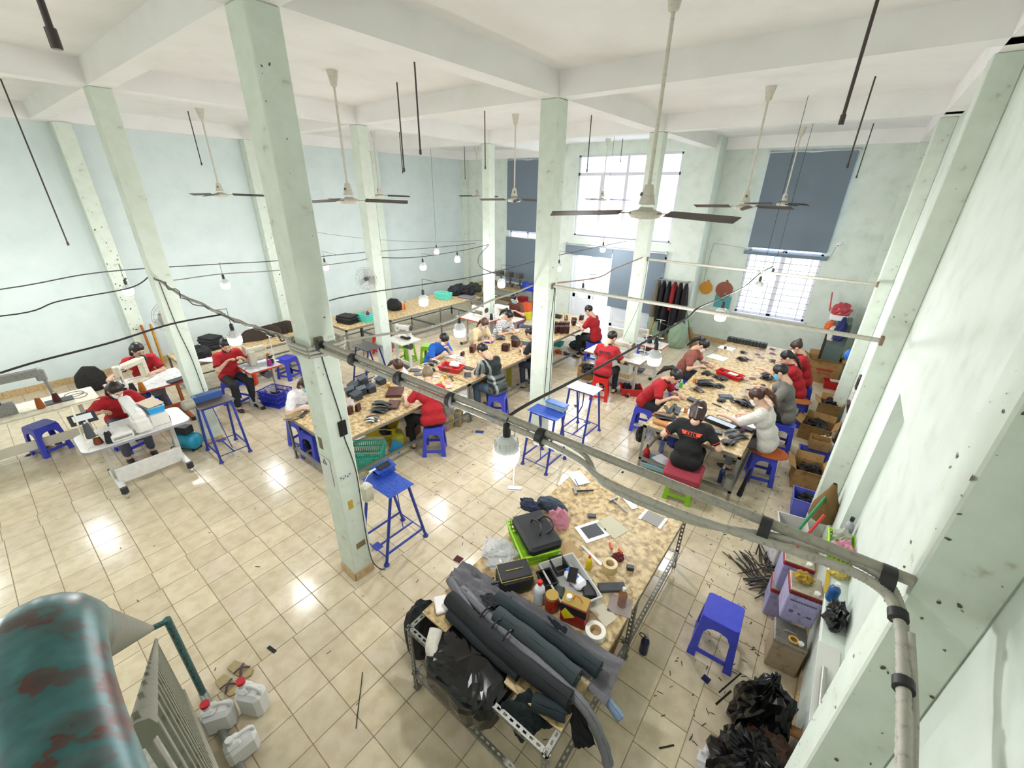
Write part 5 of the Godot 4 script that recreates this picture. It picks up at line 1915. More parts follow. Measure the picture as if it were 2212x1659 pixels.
# ---------------------------------------------------------------- ceiling fans and rods
func build_fans() -> void:
	var cream := grain("cfcabb", "paint", 0.45)
	var brown := grain("4a4038", "paint", 0.5)
	var t := thing("ceiling_fan", "ceiling fan hanging over the front of the foreground table", "fan")
	obj("canopy", MB.new().lathe(Vector3(0, 1.35, 0), [Vector2(0.065, 0), Vector2(0.062, -0.02), Vector2(0.035, -0.15), Vector2(0.02, -0.16), Vector2(0, -0.16)], 16), cream, t)
	obj("down_rod", MB.new().cyl(Vector3(0, 0.1, 0), Vector3(0, 1.25, 0), 0.014, -1, 10), cream, t)
	obj("lower_bell", MB.new().lathe(Vector3(0, 0, 0), [Vector2(0, 0.17), Vector2(0.03, 0.17), Vector2(0.04, 0.14), Vector2(0.062, 0.035), Vector2(0.07, 0.03), Vector2(0, 0.03)], 18), cream, t)
	obj("motor", MB.new().lathe(Vector3(0, -0.04, 0), [Vector2(0, 0.05), Vector2(0.05, 0.05), Vector2(0.06, 0.035), Vector2(0.12, 0.02), Vector2(0.128, 0.0), Vector2(0.11, -0.025), Vector2(0.05, -0.035), Vector2(0, -0.035)], 24), cream, t)
	obj("badge", MB.new().cyl(Vector3(0, 0.1, 0.045), Vector3(0, 0.105, 0.058), 0.014, -1, 12), hexm("57534a", 0.4), t)
	for k in 3:
		var b := turn_y(TAU * k / 3.0)
		var bl := MB.new()
		var g := []
		for i in 7:
			var s := i / 6.0
			var line := []
			for j in 4:
				var u := j / 3.0 - 0.5
				var wd := lerpf(0.09, 0.13, minf(1.0, s * 1.6)) * (1.0 if s < 0.9 else lerpf(1.0, 0.7, (s - 0.9) / 0.1))
				line.append(b * Vector3(u * wd, -0.03 + u * 0.035 - s * 0.015, 0.2 + s * 0.54))
			g.append(line)
		bl.sheet(g, 0.004)
		var o := obj("blade", bl, brown, t)
		obj("blade_iron", MB.new().cbox(b * Vector3(0, -0.03, 0.16), Vector3(0.03, 0.006, 0.14), 0.002, b), hexm("6b6459", 0.4, 0.4), o)
	var spots := [[-1.35, -3.4, -0.82, ""], [-1.35, -6.9, 0.25, "ceiling fan over the right hand worktable"], [-1.42, -11.0, 0.5, "ceiling fan before the big slate blue blind"],
		[-5.32, -3.35, 0.3, "ceiling fan over the near end of the leather tables"], [-5.33, -6.85, 0.75, "ceiling fan above the woman in the cream shirt"], [-5.55, -10.9, 0.1, "ceiling fan before the big window over the door"],
		[-9.72, -3.42, 0.9, "ceiling fan over the back table near the left wall"], [-9.68, -6.95, 0.35, "ceiling fan over the long back table with the teal basket"], [-10.0, -10.9, 0.6, "ceiling fan in the far left corner of the hall"]]
	for k in spots.size():
		var s: Array = spots[k]
		if k == 0:
			t.position = Vector3(s[0], 3.6, s[1])
			t.rotation.y = s[2]
			t.set_meta("group", "ceiling fans")
		else:
			copy(t, Vector3(s[0], 3.6, s[1]), s[2], s[3], "ceiling fans")
	var rod := hexm("4a3f3c", 0.5, 0.4)
	var rods := [[-10.25, -3.41, 4.09, "thin steel rod hung from the ceiling by the left wall"], [-5.16, -4.15, 3.95, "thin steel rod hung close behind the near left fan"], [-4.15, -3.59, 4.09, "steel rod hung between the foreground column and the leather tables"],
		[-5.5, -6.22, 4.08, "steel rod hung beside the fan above the woman in cream"], [-10.22, -10.6, 4.07, "thin rod hung in the far left corner"], [-4.16, -7.47, 4.07, "steel rod hung between the middle and far columns"],
		[-0.25, -3.35, 4.1, "thick steel rod hung near the right wall pilasters"], [-0.33, -7.0, 4.05, "steel rod hung over the right side of the right worktable"], [-0.33, -11.1, 4.07, "thin rod hung beside the big slate blue blind"],
		[-8.86, -7.08, 4.08, "thin rod hung over the back table beside the second row column"], [-9.46, -1.07, 2.87, "long rod hung before the peeling pilaster"], [-2.0, -0.37, 4.08, "short rod hung from the slab above the stair"], [-5.25, -11.1, 4.45, "short rod hung before the big window"], [-4.22, -11.2, 4.45, "short rod hung at the right end of the big window"]]
	for r in rods:
		var y: float = r[2]
		var o := thing("hanging_rod", r[3], "rod", Vector3(r[0], y, r[1]), 0.0, "steel rods hung from the ceiling")
		obj("rod", MB.new().cyl(Vector3.ZERO, Vector3(0, SLAB_Y - y, 0), 0.009, -1, 8), rod, o)
		obj("hook_end", MB.new().cyl(Vector3(0, -0.02, 0), Vector3(0, 0.03, 0), 0.014, -1, 8), rod, o)
	var sd := thing("smoke_detector", "white smoke detector on the ceiling fed by a thin conduit", "detector", Vector3(-1.62, SLAB_Y, -4.98 - 0.55))
	obj("housing", MB.new().lathe(Vector3.ZERO, [Vector2(0.06, 0), Vector2(0.058, -0.02), Vector2(0.045, -0.035), Vector2(0.03, -0.06), Vector2(0, -0.062)], 18), hexm("e4e2dc", 0.4), sd)
	obj("conduit", MB.new().cyl(Vector3(-0.05, -0.008, 0), Vector3(-1.5, -0.008, 0.05), 0.008, -1, 8), hexm("c9c6be", 0.5), sd)


# ---------------------------------------------------------------- poles, conduits and cables
func sag(a: Vector3, b: Vector3, drop: float, k := 10, jitter := 0.0) -> Array:
	var out := []
	for i in k + 1:
		var s := i / float(k)
		var p := a.lerp(b, s) + Vector3(0, -drop * 4.0 * s * (1.0 - s), 0)
		if i > 0 and i < k:
			p += Vector3(rng.randf_range(-1, 1), rng.randf_range(-1, 1), rng.randf_range(-1, 1)) * jitter
		out.append(p)
	return out


func smooth_path(pts: Array, k := 6) -> Array:
	var c := Curve3D.new()
	for i in pts.size():
		var p: Vector3 = pts[i]
		var a: Vector3 = pts[maxi(i - 1, 0)]
		var b: Vector3 = pts[mini(i + 1, pts.size() - 1)]
		var tn := (b - a) / 6.0
		c.add_point(p, -tn, tn)
	var out := []
	for i in pts.size() - 1:
		for j in k:
			out.append(c.sample(i, j / float(k)))
	out.append(pts[pts.size() - 1])
	return out


func build_cables() -> void:
	rng.seed = 31
	var black := hexm("262628", 0.5)
	var grey := grain("b3afa3", "paint", 0.55)
	var galv := grain("a5a093", "paint", 0.5, 0.1)
	# the pole from the foreground column to the near pilaster, with the corrugated conduits tied to it
	var t := thing("cable_pole", "grey steel pole carrying taped conduits across the foreground", "pole")
	obj("pole", MB.new().cyl(Vector3(-3.13, 2.605, -1.53), Vector3(0.43, 2.605, -1.53), 0.019, -1, 12), galv, t)
	obj("wall_clamp", MB.new().cbox(Vector3(-3.12, 2.605, -1.53), Vector3(0.03, 0.07, 0.07), 0.004), hexm("6d5f4e", 0.6), t)
	var c1 := [Vector3(-3.12, 2.565, -1.49), Vector3(-2.6, 2.56, -1.51), Vector3(-1.8, 2.562, -1.51), Vector3(-1.1, 2.57, -1.51), Vector3(-0.76, 2.562, -1.49), Vector3(-0.6, 2.535, -1.46), Vector3(-0.24, 2.545, -1.45), Vector3(0.12, 2.57, -1.48), Vector3(0.33, 2.578, -1.48), Vector3(0.41, 2.54, -1.42), Vector3(0.44, 2.46, -1.25), Vector3(0.44, 2.42, -0.9), Vector3(0.45, 2.42, -0.3)]
	var c2 := []
	var c3 := []
	for i in c1.size():
		c2.append(c1[i] + Vector3(0, 0.012, -0.04) + (Vector3(0, -0.035, 0.035) if i in [5, 6] else Vector3.ZERO))
		c3.append(c1[i] + Vector3(0.03, -0.01, 0.034) + Vector3(0, -0.02 * (i % 3), 0))
	for c in [[c1, 0.0165], [c2, 0.015]]:
		var p := smooth_path(c[0], 26)
		var rad := []
		for i in p.size():
			rad.append(c[1] * (1.06 if i % 2 == 0 else 0.93))
		obj("conduit", MB.new().tube(p, rad, 10), grey, t)
	obj("conduit", MB.new().tube(smooth_path(c3.slice(9), 8), 0.012, 8), grey, t)
	for x in [-3.05, -2.62, -2.1, -1.62, -0.98, 0.02, 0.37]:
		obj("tape", MB.new().cyl(Vector3(x - 0.018, 2.583, -1.515), Vector3(x + 0.018, 2.583, -1.515), 0.047, -1, 14), black, t)
	for i in [8, 9, 10]:
		obj("tape", MB.new().cyl(c1[i + 1] - (c1[i + 2] - c1[i + 1]).normalized() * 0.015 if i < 10 else c1[11] - Vector3(0, 0, 0.015), c1[i + 1] + Vector3(0, 0, 0.015), 0.026, -1, 12), black, t)
	# loops of conduit round the foreground column
	var lp := MB.new()
	for k in 3:
		var y := 2.5 + k * 0.035
		var o := 0.02 + 0.006 * k
		lp.tube(smooth_path([Vector3(XB + o, y, -1.45 + o), Vector3(XA - o, y + 0.01, -1.45 + o), Vector3(XA - o, y, -1.7 - o), Vector3(XB + o, y - 0.01, -1.7 - o), Vector3(XB + o, y, -1.45 + o)], 5), 0.014, 8)
	one("conduit_loops", lp, grey, "grey conduit looped around the foreground column", "conduit")
	# thinner poles farther back
	for p in [[Vector3(-3.13, 2.53, -4.93), Vector3(0.431, 2.51, -5.0), "pale steel pole from the middle column to the right wall"], [Vector3(-3.13, 2.545, -8.33), Vector3(0.431, 2.51, -8.5), "pale steel pole from the far column to the right wall"]]:
		var q := thing("steel_pole", p[2], "pole")
		obj("pole", MB.new().cyl(p[0], p[1], 0.022, -1, 10), grain("c6c2b4", "paint", 0.5), q)
		obj("wall_clamp", MB.new().cbox(p[0], Vector3(0.03, 0.08, 0.08), 0.004), hexm("7d6a52", 0.6), q)
		obj("wall_clamp", MB.new().cbox(p[1], Vector3(0.03, 0.08, 0.08), 0.004), hexm("7d6a52", 0.6), q)
	# cables
	var list := [
		["black cable strung the length of the hall beside the left wall", smooth_path([Vector3(-8.4, 2.44, 1.6), Vector3(-8.4, 2.47, -0.17), Vector3(-8.4, 2.56, -1.18), Vector3(-8.4, 2.51, -2.68), Vector3(-8.4, 2.465, -3.63), Vector3(-8.4, 2.45, -5.5), Vector3(-8.2, 2.42, -7.2), Vector3(-7.6, 2.5, -8.2)], 6), 0.008, "55535a"],
		["grey cable slung from the second column row along the back tables", smooth_path([Vector3(-7.38, 2.53, -1.6), Vector3(-8.0, 2.4, -1.9), Vector3(-8.0, 2.41, -2.55), Vector3(-8.0, 2.36, -3.4), Vector3(-7.6, 2.42, -4.6), Vector3(-7.3, 2.49, -4.8)], 6), 0.008, "8b8781"],
		["black cable between the second and third columns of the back row", smooth_path([Vector3(-7.2, 2.5, -5.04), Vector3(-7.2, 2.42, -5.93), Vector3(-7.2, 2.44, -7.3), Vector3(-7.2, 2.5, -8.22)], 6), 0.008, "3b393c"],
		["black cable strung over the leather tables", smooth_path([Vector3(-3.4, 2.58, -1.68), Vector3(-4.7, 2.5, -2.5), Vector3(-4.7, 2.48, -3.94), Vector3(-4.7, 2.452, -4.87), Vector3(-4.7, 2.47, -5.85), Vector3(-4.75, 2.48, -6.4), Vector3(-4.9, 2.5, -8.0), Vector3(-5.0, 2.52, -11.5)], 7), 0.008, "323134"],
		["thick taped cable bundle between the second row column and the foreground column", sag(Vector3(-7.15, 2.57, -1.5), Vector3(-3.4, 2.54, -1.5), 0.07, 22, 0.012), 0.017, "99948a"],
		["black cable twisted round the taped bundle", sag(Vector3(-7.15, 2.6, -1.48), Vector3(-3.4, 2.55, -1.48), 0.09, 30, 0.028), 0.006, "2c2b2d"],
		["black cable running from the taped bundle over the stair", smooth_path([Vector3(-5.0, 2.49, -1.52), at_x(370, 700, -5.0), at_x(240, 740, -5.0), at_x(85, 780, -5.0), at_x(0, 806, -5.0)], 8), 0.009, "29282b"],
		["black cable from the second row column towards the front wall", smooth_path([Vector3(-7.38, 2.6, -1.5), at_x(280, 622, -7.5), at_x(130, 650, -7.5), at_x(0, 683, -7.5), Vector3(-7.5, 2.5, 1.8)], 8), 0.008, "323134"],
		["grey conduit drooping between the foreground and middle columns", smooth_path([Vector3(-3.4, 2.47, -1.7), Vector3(-3.4, 2.41, -2.33), Vector3(-3.4, 2.35, -2.73), Vector3(-3.4, 2.36, -3.27), Vector3(-3.4, 2.457, -3.9), Vector3(-3.4, 2.48, -4.4), Vector3(-3.39, 2.52, -4.8)], 8), 0.012, "a5a297"],
		["black cable strung from the foreground pole to the barred window", smooth_path([Vector3(-1.2, 2.62, -1.53), Vector3(-1.2, 2.62, -1.74), Vector3(-1.2, 2.574, -2.6), Vector3(-1.2, 2.51, -4.5), Vector3(-1.2, 2.545, -4.95), Vector3(-1.2, 2.47, -6.08), Vector3(-1.18, 2.42, -7.4), Vector3(-1.15, 2.5, -8.4), Vector3(-1.15, 2.46, -9.8)], 8), 0.01, "2d2c2e"],
		["orange grey cable between the middle and far columns", smooth_path([Vector3(-3.2, 2.54, -5.05), Vector3(-3.2, 2.44, -6.4), Vector3(-3.2, 2.51, -7.06), Vector3(-3.2, 2.58, -8.2)], 8), 0.011, "8f6f5c"],
		["dark cable from the middle column back to the corner column", smooth_path([Vector3(-3.39, 2.54, -4.9), Vector3(-5.0, 2.46, -5.6), Vector3(-6.4, 2.4, -7.0), Vector3(-7.15, 2.5, -8.2)], 8), 0.008, "3a383a"],
		["thin cable sagging from the corner column to the left wall", sag(Vector3(-7.3, 2.6, -8.4), Vector3(-11.6, 2.9, -5.0), 0.2, 12), 0.004, "55545a"]]
	for x in 30:
		cable_points.append(Vector3(-3.0 + x * 0.11, 2.6, -1.53))
	for c in list:
		cable_points.append_array(c[1])
		one("power_cable", MB.new().tube(c[1], c[2], 7), hexm(c[3], 0.55), c[0], "cable")
	# dangling phone chargers and small wires on the columns
	var ph := thing("charging_phone", "black phone hung by its charger cable on the foreground column", "phone", Vector3(XB + 0.012, 1.78, -1.6))
	obj("body", MB.new().cbox(Vector3.ZERO, Vector3(0.012, 0.15, 0.075), 0.004), hexm("1b1a1d", 0.3), ph)
	obj("charger_cable", MB.new().tube(smooth_path([Vector3(0.005, 0.8, 0.08), Vector3(0.003, 0.5, 0.05), Vector3(0.004, 0.08, 0.0), Vector3(0.006, -0.08, 0.005), Vector3(0.008, -0.5, -0.05), Vector3(0.01, -1.2, -0.04), Vector3(0.02, -1.6, -0.05), Vector3(0.05, -1.76, -0.1), Vector3(0.1, -1.77, -0.14)], 5), 0.005, 6), black, ph)
	one("column_wire", MB.new().tube(smooth_path([Vector3(XLB + 0.01, 2.55, -1.52), Vector3(XLB + 0.012, 1.9, -1.55), Vector3(XLB + 0.012, 1.4, -1.6), Vector3(XLB + 0.02, 0.6, -1.62)], 5), 0.005, 6), black, "black wire hanging down the column beside the rusty press", "wire")
	one("column_wire", MB.new().tube(smooth_path([Vector3(XB + 0.02, 2.5, -8.3), Vector3(XB + 0.1, 1.8, -8.0), Vector3(XB - 0.1, 1.0, -7.9)], 5), 0.004, 6), hexm("5a5a5c", 0.5), "thin grey wire hanging from the far column to the sewing table", "wire")
	one("column_wire", MB.new().tube(smooth_path([Vector3(XB + 0.02, 2.5, -4.95), Vector3(XB + 0.12, 1.9, -4.72), Vector3(XB + 0.2, 0.98, -4.55)], 5), 0.005, 6), black, "dark wire hanging beside the middle column to the blue press", "wire")
	one("column_wire", MB.new().tube(smooth_path([Vector3(XB + 0.03, 2.5, -4.95), Vector3(XB + 0.16, 1.8, -4.75), Vector3(XB + 0.25, 0.98, -4.6)], 5), 0.005, 6), black, "second dark wire hanging beside the middle column to the blue press", "wire")
	# a label hanging on a wire above the foreground table
	var tagp := at_z(1112, 1055, -1.55)
	var hl := thing("hanging_lamp_tag", "white folded card hanging on a wire under the large bulb", "card", tagp)
	obj("wire", MB.new().tube([Vector3(-0.01, 0.01, 0), Vector3(-0.005, 0.18, 0), Vector3(-0.01, 0.45, 0.0)], 0.003, 6), hexm("cfc6bb", 0.5), hl)
	obj("card", MB.new().cbox(Vector3.ZERO, Vector3(0.075, 0.022, 0.02), 0.003, turn_y(0.6)), hexm("ece8e2", 0.5), hl)
	obj("dark_band", MB.new().cbox(Vector3.ZERO, Vector3(0.077, 0.007, 0.0215), 0.002, turn_y(0.6)), hexm("3a2f3c", 0.5), hl)
	# wire fans on the columns
	wall_fan("wire fan with a red hub on the column of the second row", Vector3(XLA - 0.12, 2.0, -1.55), 1.9, "a33a35")
	wall_fan("dark wire fan hung by the column behind the lit bulbs", at_y(792, 602, 2.15), 0.6, "3a3a3c")
	var cam := thing("security_camera", "white round security camera on the far wall right of the blind", "camera", Vector3(-0.28, 2.76, Z_FAR))
	obj("base", MB.new().cyl(Vector3(0, 0, 0), Vector3(0, 0, 0.03), 0.05, -1, 16), hexm("e6e4df", 0.4), cam)
	obj("eye", MB.new().ball(Vector3(0, -0.01, 0.05), Vector3(0.035, 0.035, 0.035), 12), hexm("e6e4df", 0.4), cam)
	obj("lens", MB.new().cyl(Vector3(-0.01, -0.02, 0.08), Vector3(-0.012, -0.024, 0.09), 0.012, -1, 10), hexm("1a1a1c", 0.2), cam)
	one("wall_wire", MB.new().tube(smooth_path([Vector3(-2.95, 1.6, Z_FAR + 0.01), Vector3(-2.9, 2.5, Z_FAR + 0.01), Vector3(-2.8, 2.57, Z_FAR + 0.01), Vector3(-2.15, 2.52, Z_FAR + 0.012), Vector3(-0.6, 2.35, Z_FAR + 0.03), Vector3(-0.32, 2.7, Z_FAR + 0.012)], 6), 0.006, 6), hexm("a9b0a8", 0.5), "thin white wire clipped along the far wall to the security camera", "wire")


func wall_fan(label: String, at: Vector3, turn: float, hub: String) -> void:
	var t := thing("wire_fan", label, "fan", at, turn)
	var wm := hexm("9a9794", 0.4, 0.4)
	var cage := MB.new()
	for r in [0.08, 0.13, 0.18, 0.21]:
		cage.tube(ring_points(Vector3(0, 0, 0.02 + 0.1 * (0.21 - r)), r, Vector3.BACK, 24), 0.003, 5)
	for k in 16:
		var a := TAU * k / 16.0
		cage.cyl(Vector3(cos(a) * 0.03, sin(a) * 0.03, 0.04), Vector3(cos(a) * 0.21, sin(a) * 0.21, 0.02), 0.0018, -1, 5)
	obj("cage", cage, wm, t)
	obj("hub", MB.new().cyl(Vector3(0, 0, -0.1), Vector3(0, 0, 0.04), 0.04, -1, 14), hexm(hub, 0.4), t)
	for k in 3:
		var b := Basis(Vector3.BACK, TAU * k / 3.0)
		obj("blade", MB.new().cbox(b * Vector3(0, 0.1, -0.01), Vector3(0.1, 0.15, 0.004), 0.001, b * turn_y(0.4)), pane(Color(0.8, 0.8, 0.8), 0.6), t)
	obj("bracket", MB.new().cbox(Vector3(0, -0.06, -0.13), Vector3(0.04, 0.16, 0.06), 0.006), hexm("b9b4aa", 0.5), t)


# ---------------------------------------------------------------- the stair beside the camera
func build_stair() -> void:
	var teal := noisy("rusty_teal", [[0.0, "3a1a12"], [0.36, "5b2a1c"], [0.39, "2f5a5a"], [0.6, "35686a"], [1.0, "4a8183"]], 0.012, 0.16, 0.35, 4, 42, 0.2)
	var dusty := grain("7f7c6c", "paint", 0.7)
	var t := thing("stair_railing", "teal painted steel stair railing with rust patches and flat balusters", "railing")
	var top := Vector3(-0.252, 3.5, 0.034)
	var foot := Vector3(-3.13, 0.9, 0.013)
	obj("handrail", MB.new().tube(smooth_path([top + Vector3(-0.03, -0.027, 0), top.lerp(foot, 0.3), top.lerp(foot, 0.7), foot], 4), 0.0215, 16), dusty, t)
	obj("newel_bend", MB.new().tube(smooth_path([top + Vector3(-0.04, -0.036, 0), top + Vector3(-0.012, -0.008, 0.001), top + Vector3(0.012, 0.0, 0.003), top + Vector3(0.06, 0.0, 0.006), top + Vector3(0.2, 0.0, 0.008), top + Vector3(0.5, 0.0, 0.03)], 6), 0.0225, 18), teal, t)
	obj("foot_link", MB.new().cyl(foot, Vector3(-3.11, 0.9, -0.08), 0.02, -1, 10), teal, t)
	obj("foot_post", MB.new().cyl(Vector3(-3.11, 0.92, -0.08), Vector3(-3.11, 0.0, -0.08), 0.024, -1, 12), teal, t)
	obj("floor_pipe", MB.new().cyl(Vector3(-3.13, 0.03, -0.08), Vector3(-2.2, 0.03, -0.06), 0.028, -1, 12), hexm("8d8c84", 0.5, 0.3), t)
	var sub := Vector3(0, -0.12, 0)
	obj("upper_rail", MB.new().cyl(top + sub + Vector3(-0.1, -0.09, 0), foot + sub, 0.011, -1, 8), dusty, t)
	var low := Vector3(0, -0.72, 0)
	obj("lower_rail", MB.new().cyl(top + low + Vector3(-0.1, -0.09, 0), foot + low, 0.014, -1, 8), dusty, t)
	for k in 24:
		var p := top.lerp(foot, (k + 1.0) / 25.0)
		obj("baluster", MB.new().cbox(p + Vector3(0, -0.42, 0), Vector3(0.03, 0.62, 0.006), 0.001), dusty, t)
	var st := thing("staircase", "steel and concrete staircase going down beside the right wall", "stairs")
	var n := 15
	for k in n:
		var x := -3.0 + k * 0.19
		obj("tread", MB.new().cbox(Vector3(x, 0.14 * (k + 1) - 0.02, 0.62), Vector3(0.24, 0.04, 1.0), 0.004), mats["concrete"], st)
	obj("stringer", MB.new().prism([Vector2(-3.16, 0.0), Vector2(-2.9, 0.0), Vector2(-0.2, 1.95), Vector2(-0.2, 2.22), Vector2(-0.3, 2.22)], 0.06, 0.1, Vector3.ZERO, Basis(Vector3.RIGHT, Vector3.BACK, Vector3.UP)), grain("4c5a5a", "paint", 0.5), st)
	obj("landing", MB.new().cbox(Vector3(0.15, 2.1, 0.9), Vector3(0.8, 0.1, 1.7), 0.006), mats["concrete"], st)


# ---------------------------------------------------------------- chipped paint, notices and marks on columns and walls
func build_marks() -> void:
	rng.seed = 404
	var dark := hexm("57513f", 0.9)
	# zone: corner, two edge vectors, normal, how many, largest size
	var zones := [[Vector3(0.43, 1.2, -1.75), Vector3(0, 0, 0.22), Vector3(0, 2.4, 0), Vector3.LEFT, 60, 0.017], [Vector3(0.44, 1.6, -1.529), Vector3(0.17, 0, 0), Vector3(0, 1.9, 0), Vector3.BACK, 30, 0.014],
		[Vector3(-11.599, 0.8, -1.97), Vector3(0, 0, 0.24), Vector3(0, 2.6, 0), Vector3.RIGHT, 50, 0.03], [Vector3(XB + 0.001, 0.2, -1.67), Vector3(0, 0, 0.2), Vector3(0, 4.3, 0), Vector3.RIGHT, 34, 0.012],
		[Vector3(XA + 0.01, 0.2, -1.463), Vector3(0.24, 0, 0), Vector3(0, 4.3, 0), Vector3.BACK, 22, 0.01], [Vector3(XB + 0.001, 0.3, -5.03), Vector3(0, 0, 0.2), Vector3(0, 3.6, 0), Vector3.RIGHT, 24, 0.016],
		[Vector3(XLB + 0.001, 0.3, -5.03), Vector3(0, 0, 0.2), Vector3(0, 2.4, 0), Vector3.RIGHT, 20, 0.018], [Vector3(0.44, 0.3, -5.239), Vector3(0.17, 0, 0), Vector3(0, 3.5, 0), Vector3.BACK, 16, 0.012], [Vector3(-11.599, 0.8, -5.04), Vector3(0, 0, 0.2), Vector3(0, 2.6, 0), Vector3.RIGHT, 20, 0.03]]
	var m := MB.new()
	for z in zones:
		for k in z[4]:
			var c: Vector3 = z[0] + z[1] * rng.randf() + z[2] * pow(rng.randf(), 1.3)
			var r: float = z[5] * rng.randf_range(0.15, 1.0) * rng.randf_range(0.4, 1.0)
			var u: Vector3 = z[1].normalized()
			var w: Vector3 = z[2].normalized()
			var a0 := rng.randf_range(0, TAU)
			var st := rng.randf_range(0.25, 1.0)
			var pts := []
			for i in 6:
				var a := a0 + TAU * i / 6.0
				var e := Vector2(cos(a), sin(a) * st).rotated(a0) * r * rng.randf_range(0.6, 1.3)
				pts.append(c + u * e.x + w * e.y + z[3] * 0.0015)
			for i in range(1, 5):
				m.tri(pts[0], pts[i], pts[i + 1], z[3])
	var o := one("paint_chips", m, dark, "dark chips and scuffs in the paint of columns and pilasters", "paint chips")
	o.set_meta("kind", "stuff")
	var n := thing("paper_notice", "white printed notice with a warning triangle on the foreground column", "notice", Vector3((XA + XB) / 2.0 - 0.02, 1.33, -1.459))
	obj("sheet", MB.new().box(Vector3.ZERO, Vector3(0.17, 0.3, 0.002)), hexm("cfd0ca", 0.8), n)
	obj("warning_triangle", MB.new().tube([Vector3(-0.03, 0.08, 0.002), Vector3(0.03, 0.08, 0.002), Vector3(0, 0.13, 0.002), Vector3(-0.03, 0.08, 0.002)], 0.004, 5), hexm("55564f", 0.8), n)
	one("dark_label", MB.new().box(Vector3.ZERO, Vector3(0.06, 0.12, 0.002)), hexm("6b6450", 0.8), "small dark label above the notice on the foreground column", "label", Vector3(-3.3, 1.62, -1.4625))
	one("torn_sticker", MB.new().box(Vector3.ZERO, Vector3(0.002, 0.1, 0.05)), hexm("b59a3a", 0.7), "torn yellow sticker low on the foreground column", "sticker", Vector3(XB + 0.001, 0.95, -1.55))
	one("brown_patch", MB.new().box(Vector3.ZERO, Vector3(0.002, 0.07, 0.1)), hexm("7d6a4c", 0.8), "brown patch near the foot of the foreground column", "patch", Vector3(XB + 0.001, 0.42, -1.58))
	var lt := thing("stamped_sticker", "white sticker with violet stamp marks on the foreground column beside the press", "sticker", Vector3(XB + 0.001, 1.28, -1.55), PI / 2.0)
	obj("label_sheet", MB.new().box(Vector3.ZERO, Vector3(0.12, 0.05, 0.002)), hexm("c6c8c4", 0.7), lt)
	var dash := MB.new()
	for k in 5:
		dash.box(Vector3(-0.045 + k * 0.022, 0.008 - 0.016 * (k % 2), 0.002), Vector3(0.014, 0.012, 0.002))
	obj("stamp_marks", dash, hexm("5a5a86", 0.6), lt)


# ---------------------------------------------------------------- small things
func bottle(label: String, at: Vector3, h: float, r: float, color: String, cap: String, clear := false, category := "bottle") -> Node3D:
	var t := thing("bottle", label, category, at)
	var m: Material = pane(Color(color), 0.55) if clear else hexm(color, 0.3)
	obj("body", MB.new().lathe(Vector3.ZERO, [Vector2(0, 0), Vector2(r * 0.92, 0), Vector2(r, r * 0.12), Vector2(r, h * 0.6), Vector2(r * 0.85, h * 0.7), Vector2(r * 0.38, h * 0.82), Vector2(r * 0.36, h * 0.88), Vector2(0, h * 0.88)], 14), m, t)
	obj("cap", MB.new().cyl(Vector3(0, h * 0.86, 0), Vector3(0, h, 0), r * 0.42, -1, 12), hexm(cap, 0.4), t)
	return t


func jar(label: String, at: Vector3, h: float, r: float, color: String, lid: String, clear := false) -> Node3D:
	var t := thing("jar", label, "jar", at)
	obj("body", MB.new().lathe(Vector3.ZERO, [Vector2(0, 0), Vector2(r, 0), Vector2(r, h * 0.85), Vector2(r * 0.9, h * 0.9), Vector2(0, h * 0.9)], 14), pane(Color(color), 0.7) if clear else hexm(color, 0.35), t)
	obj("lid", MB.new().cyl(Vector3(0, h * 0.86, 0), Vector3(0, h, 0), r * 0.97, -1, 14), hexm(lid, 0.3, 0.3), t)
	return t


# a stack of thin sheets, each a part of its own
func stack(called: String, label: String, category: String, at: Vector3, turn: float, w: float, d: float, n: int, th: float, colors: Array, spread := 0.012, piece := "sheet", style := "leather", rough := 0.6) -> Node3D:
	var t := thing(called, label, category, at, turn)
	for k in n:
		var b := turn_y(rng.randf_range(-1, 1) * spread * 4.0)
		obj(piece, MB.new().cbox(Vector3(rng.randf_range(-1, 1) * spread, th * (k + 0.5), rng.randf_range(-1, 1) * spread), Vector3(w, th * 0.94, d), th * 0.2, b), grain(colors[k % colors.size()], style, rough), t)
	return t


# folded leather panels standing like the leaves of a fan
func leaf_block(label: String, at: Vector3, turn: float, w: float, h: float, n: int, pitch: float, color: String) -> Node3D:
	var t := thing("wallet_block", label, "leather", at, turn)
	for k in n:
		var x := (k - (n - 1) / 2.0) * pitch
		var b := Basis(Vector3.BACK, rng.randf_range(-0.12, 0.12) - x * 0.8) * turn_y(rng.randf_range(-0.05, 0.05))
		obj("leaf", MB.new().cbox(Vector3(x, h / 2.0, rng.randf_range(-0.004, 0.004)), Vector3(pitch * 0.55, h, w), 0.001, b), grain(color, "leather", 0.55), t)
	return t


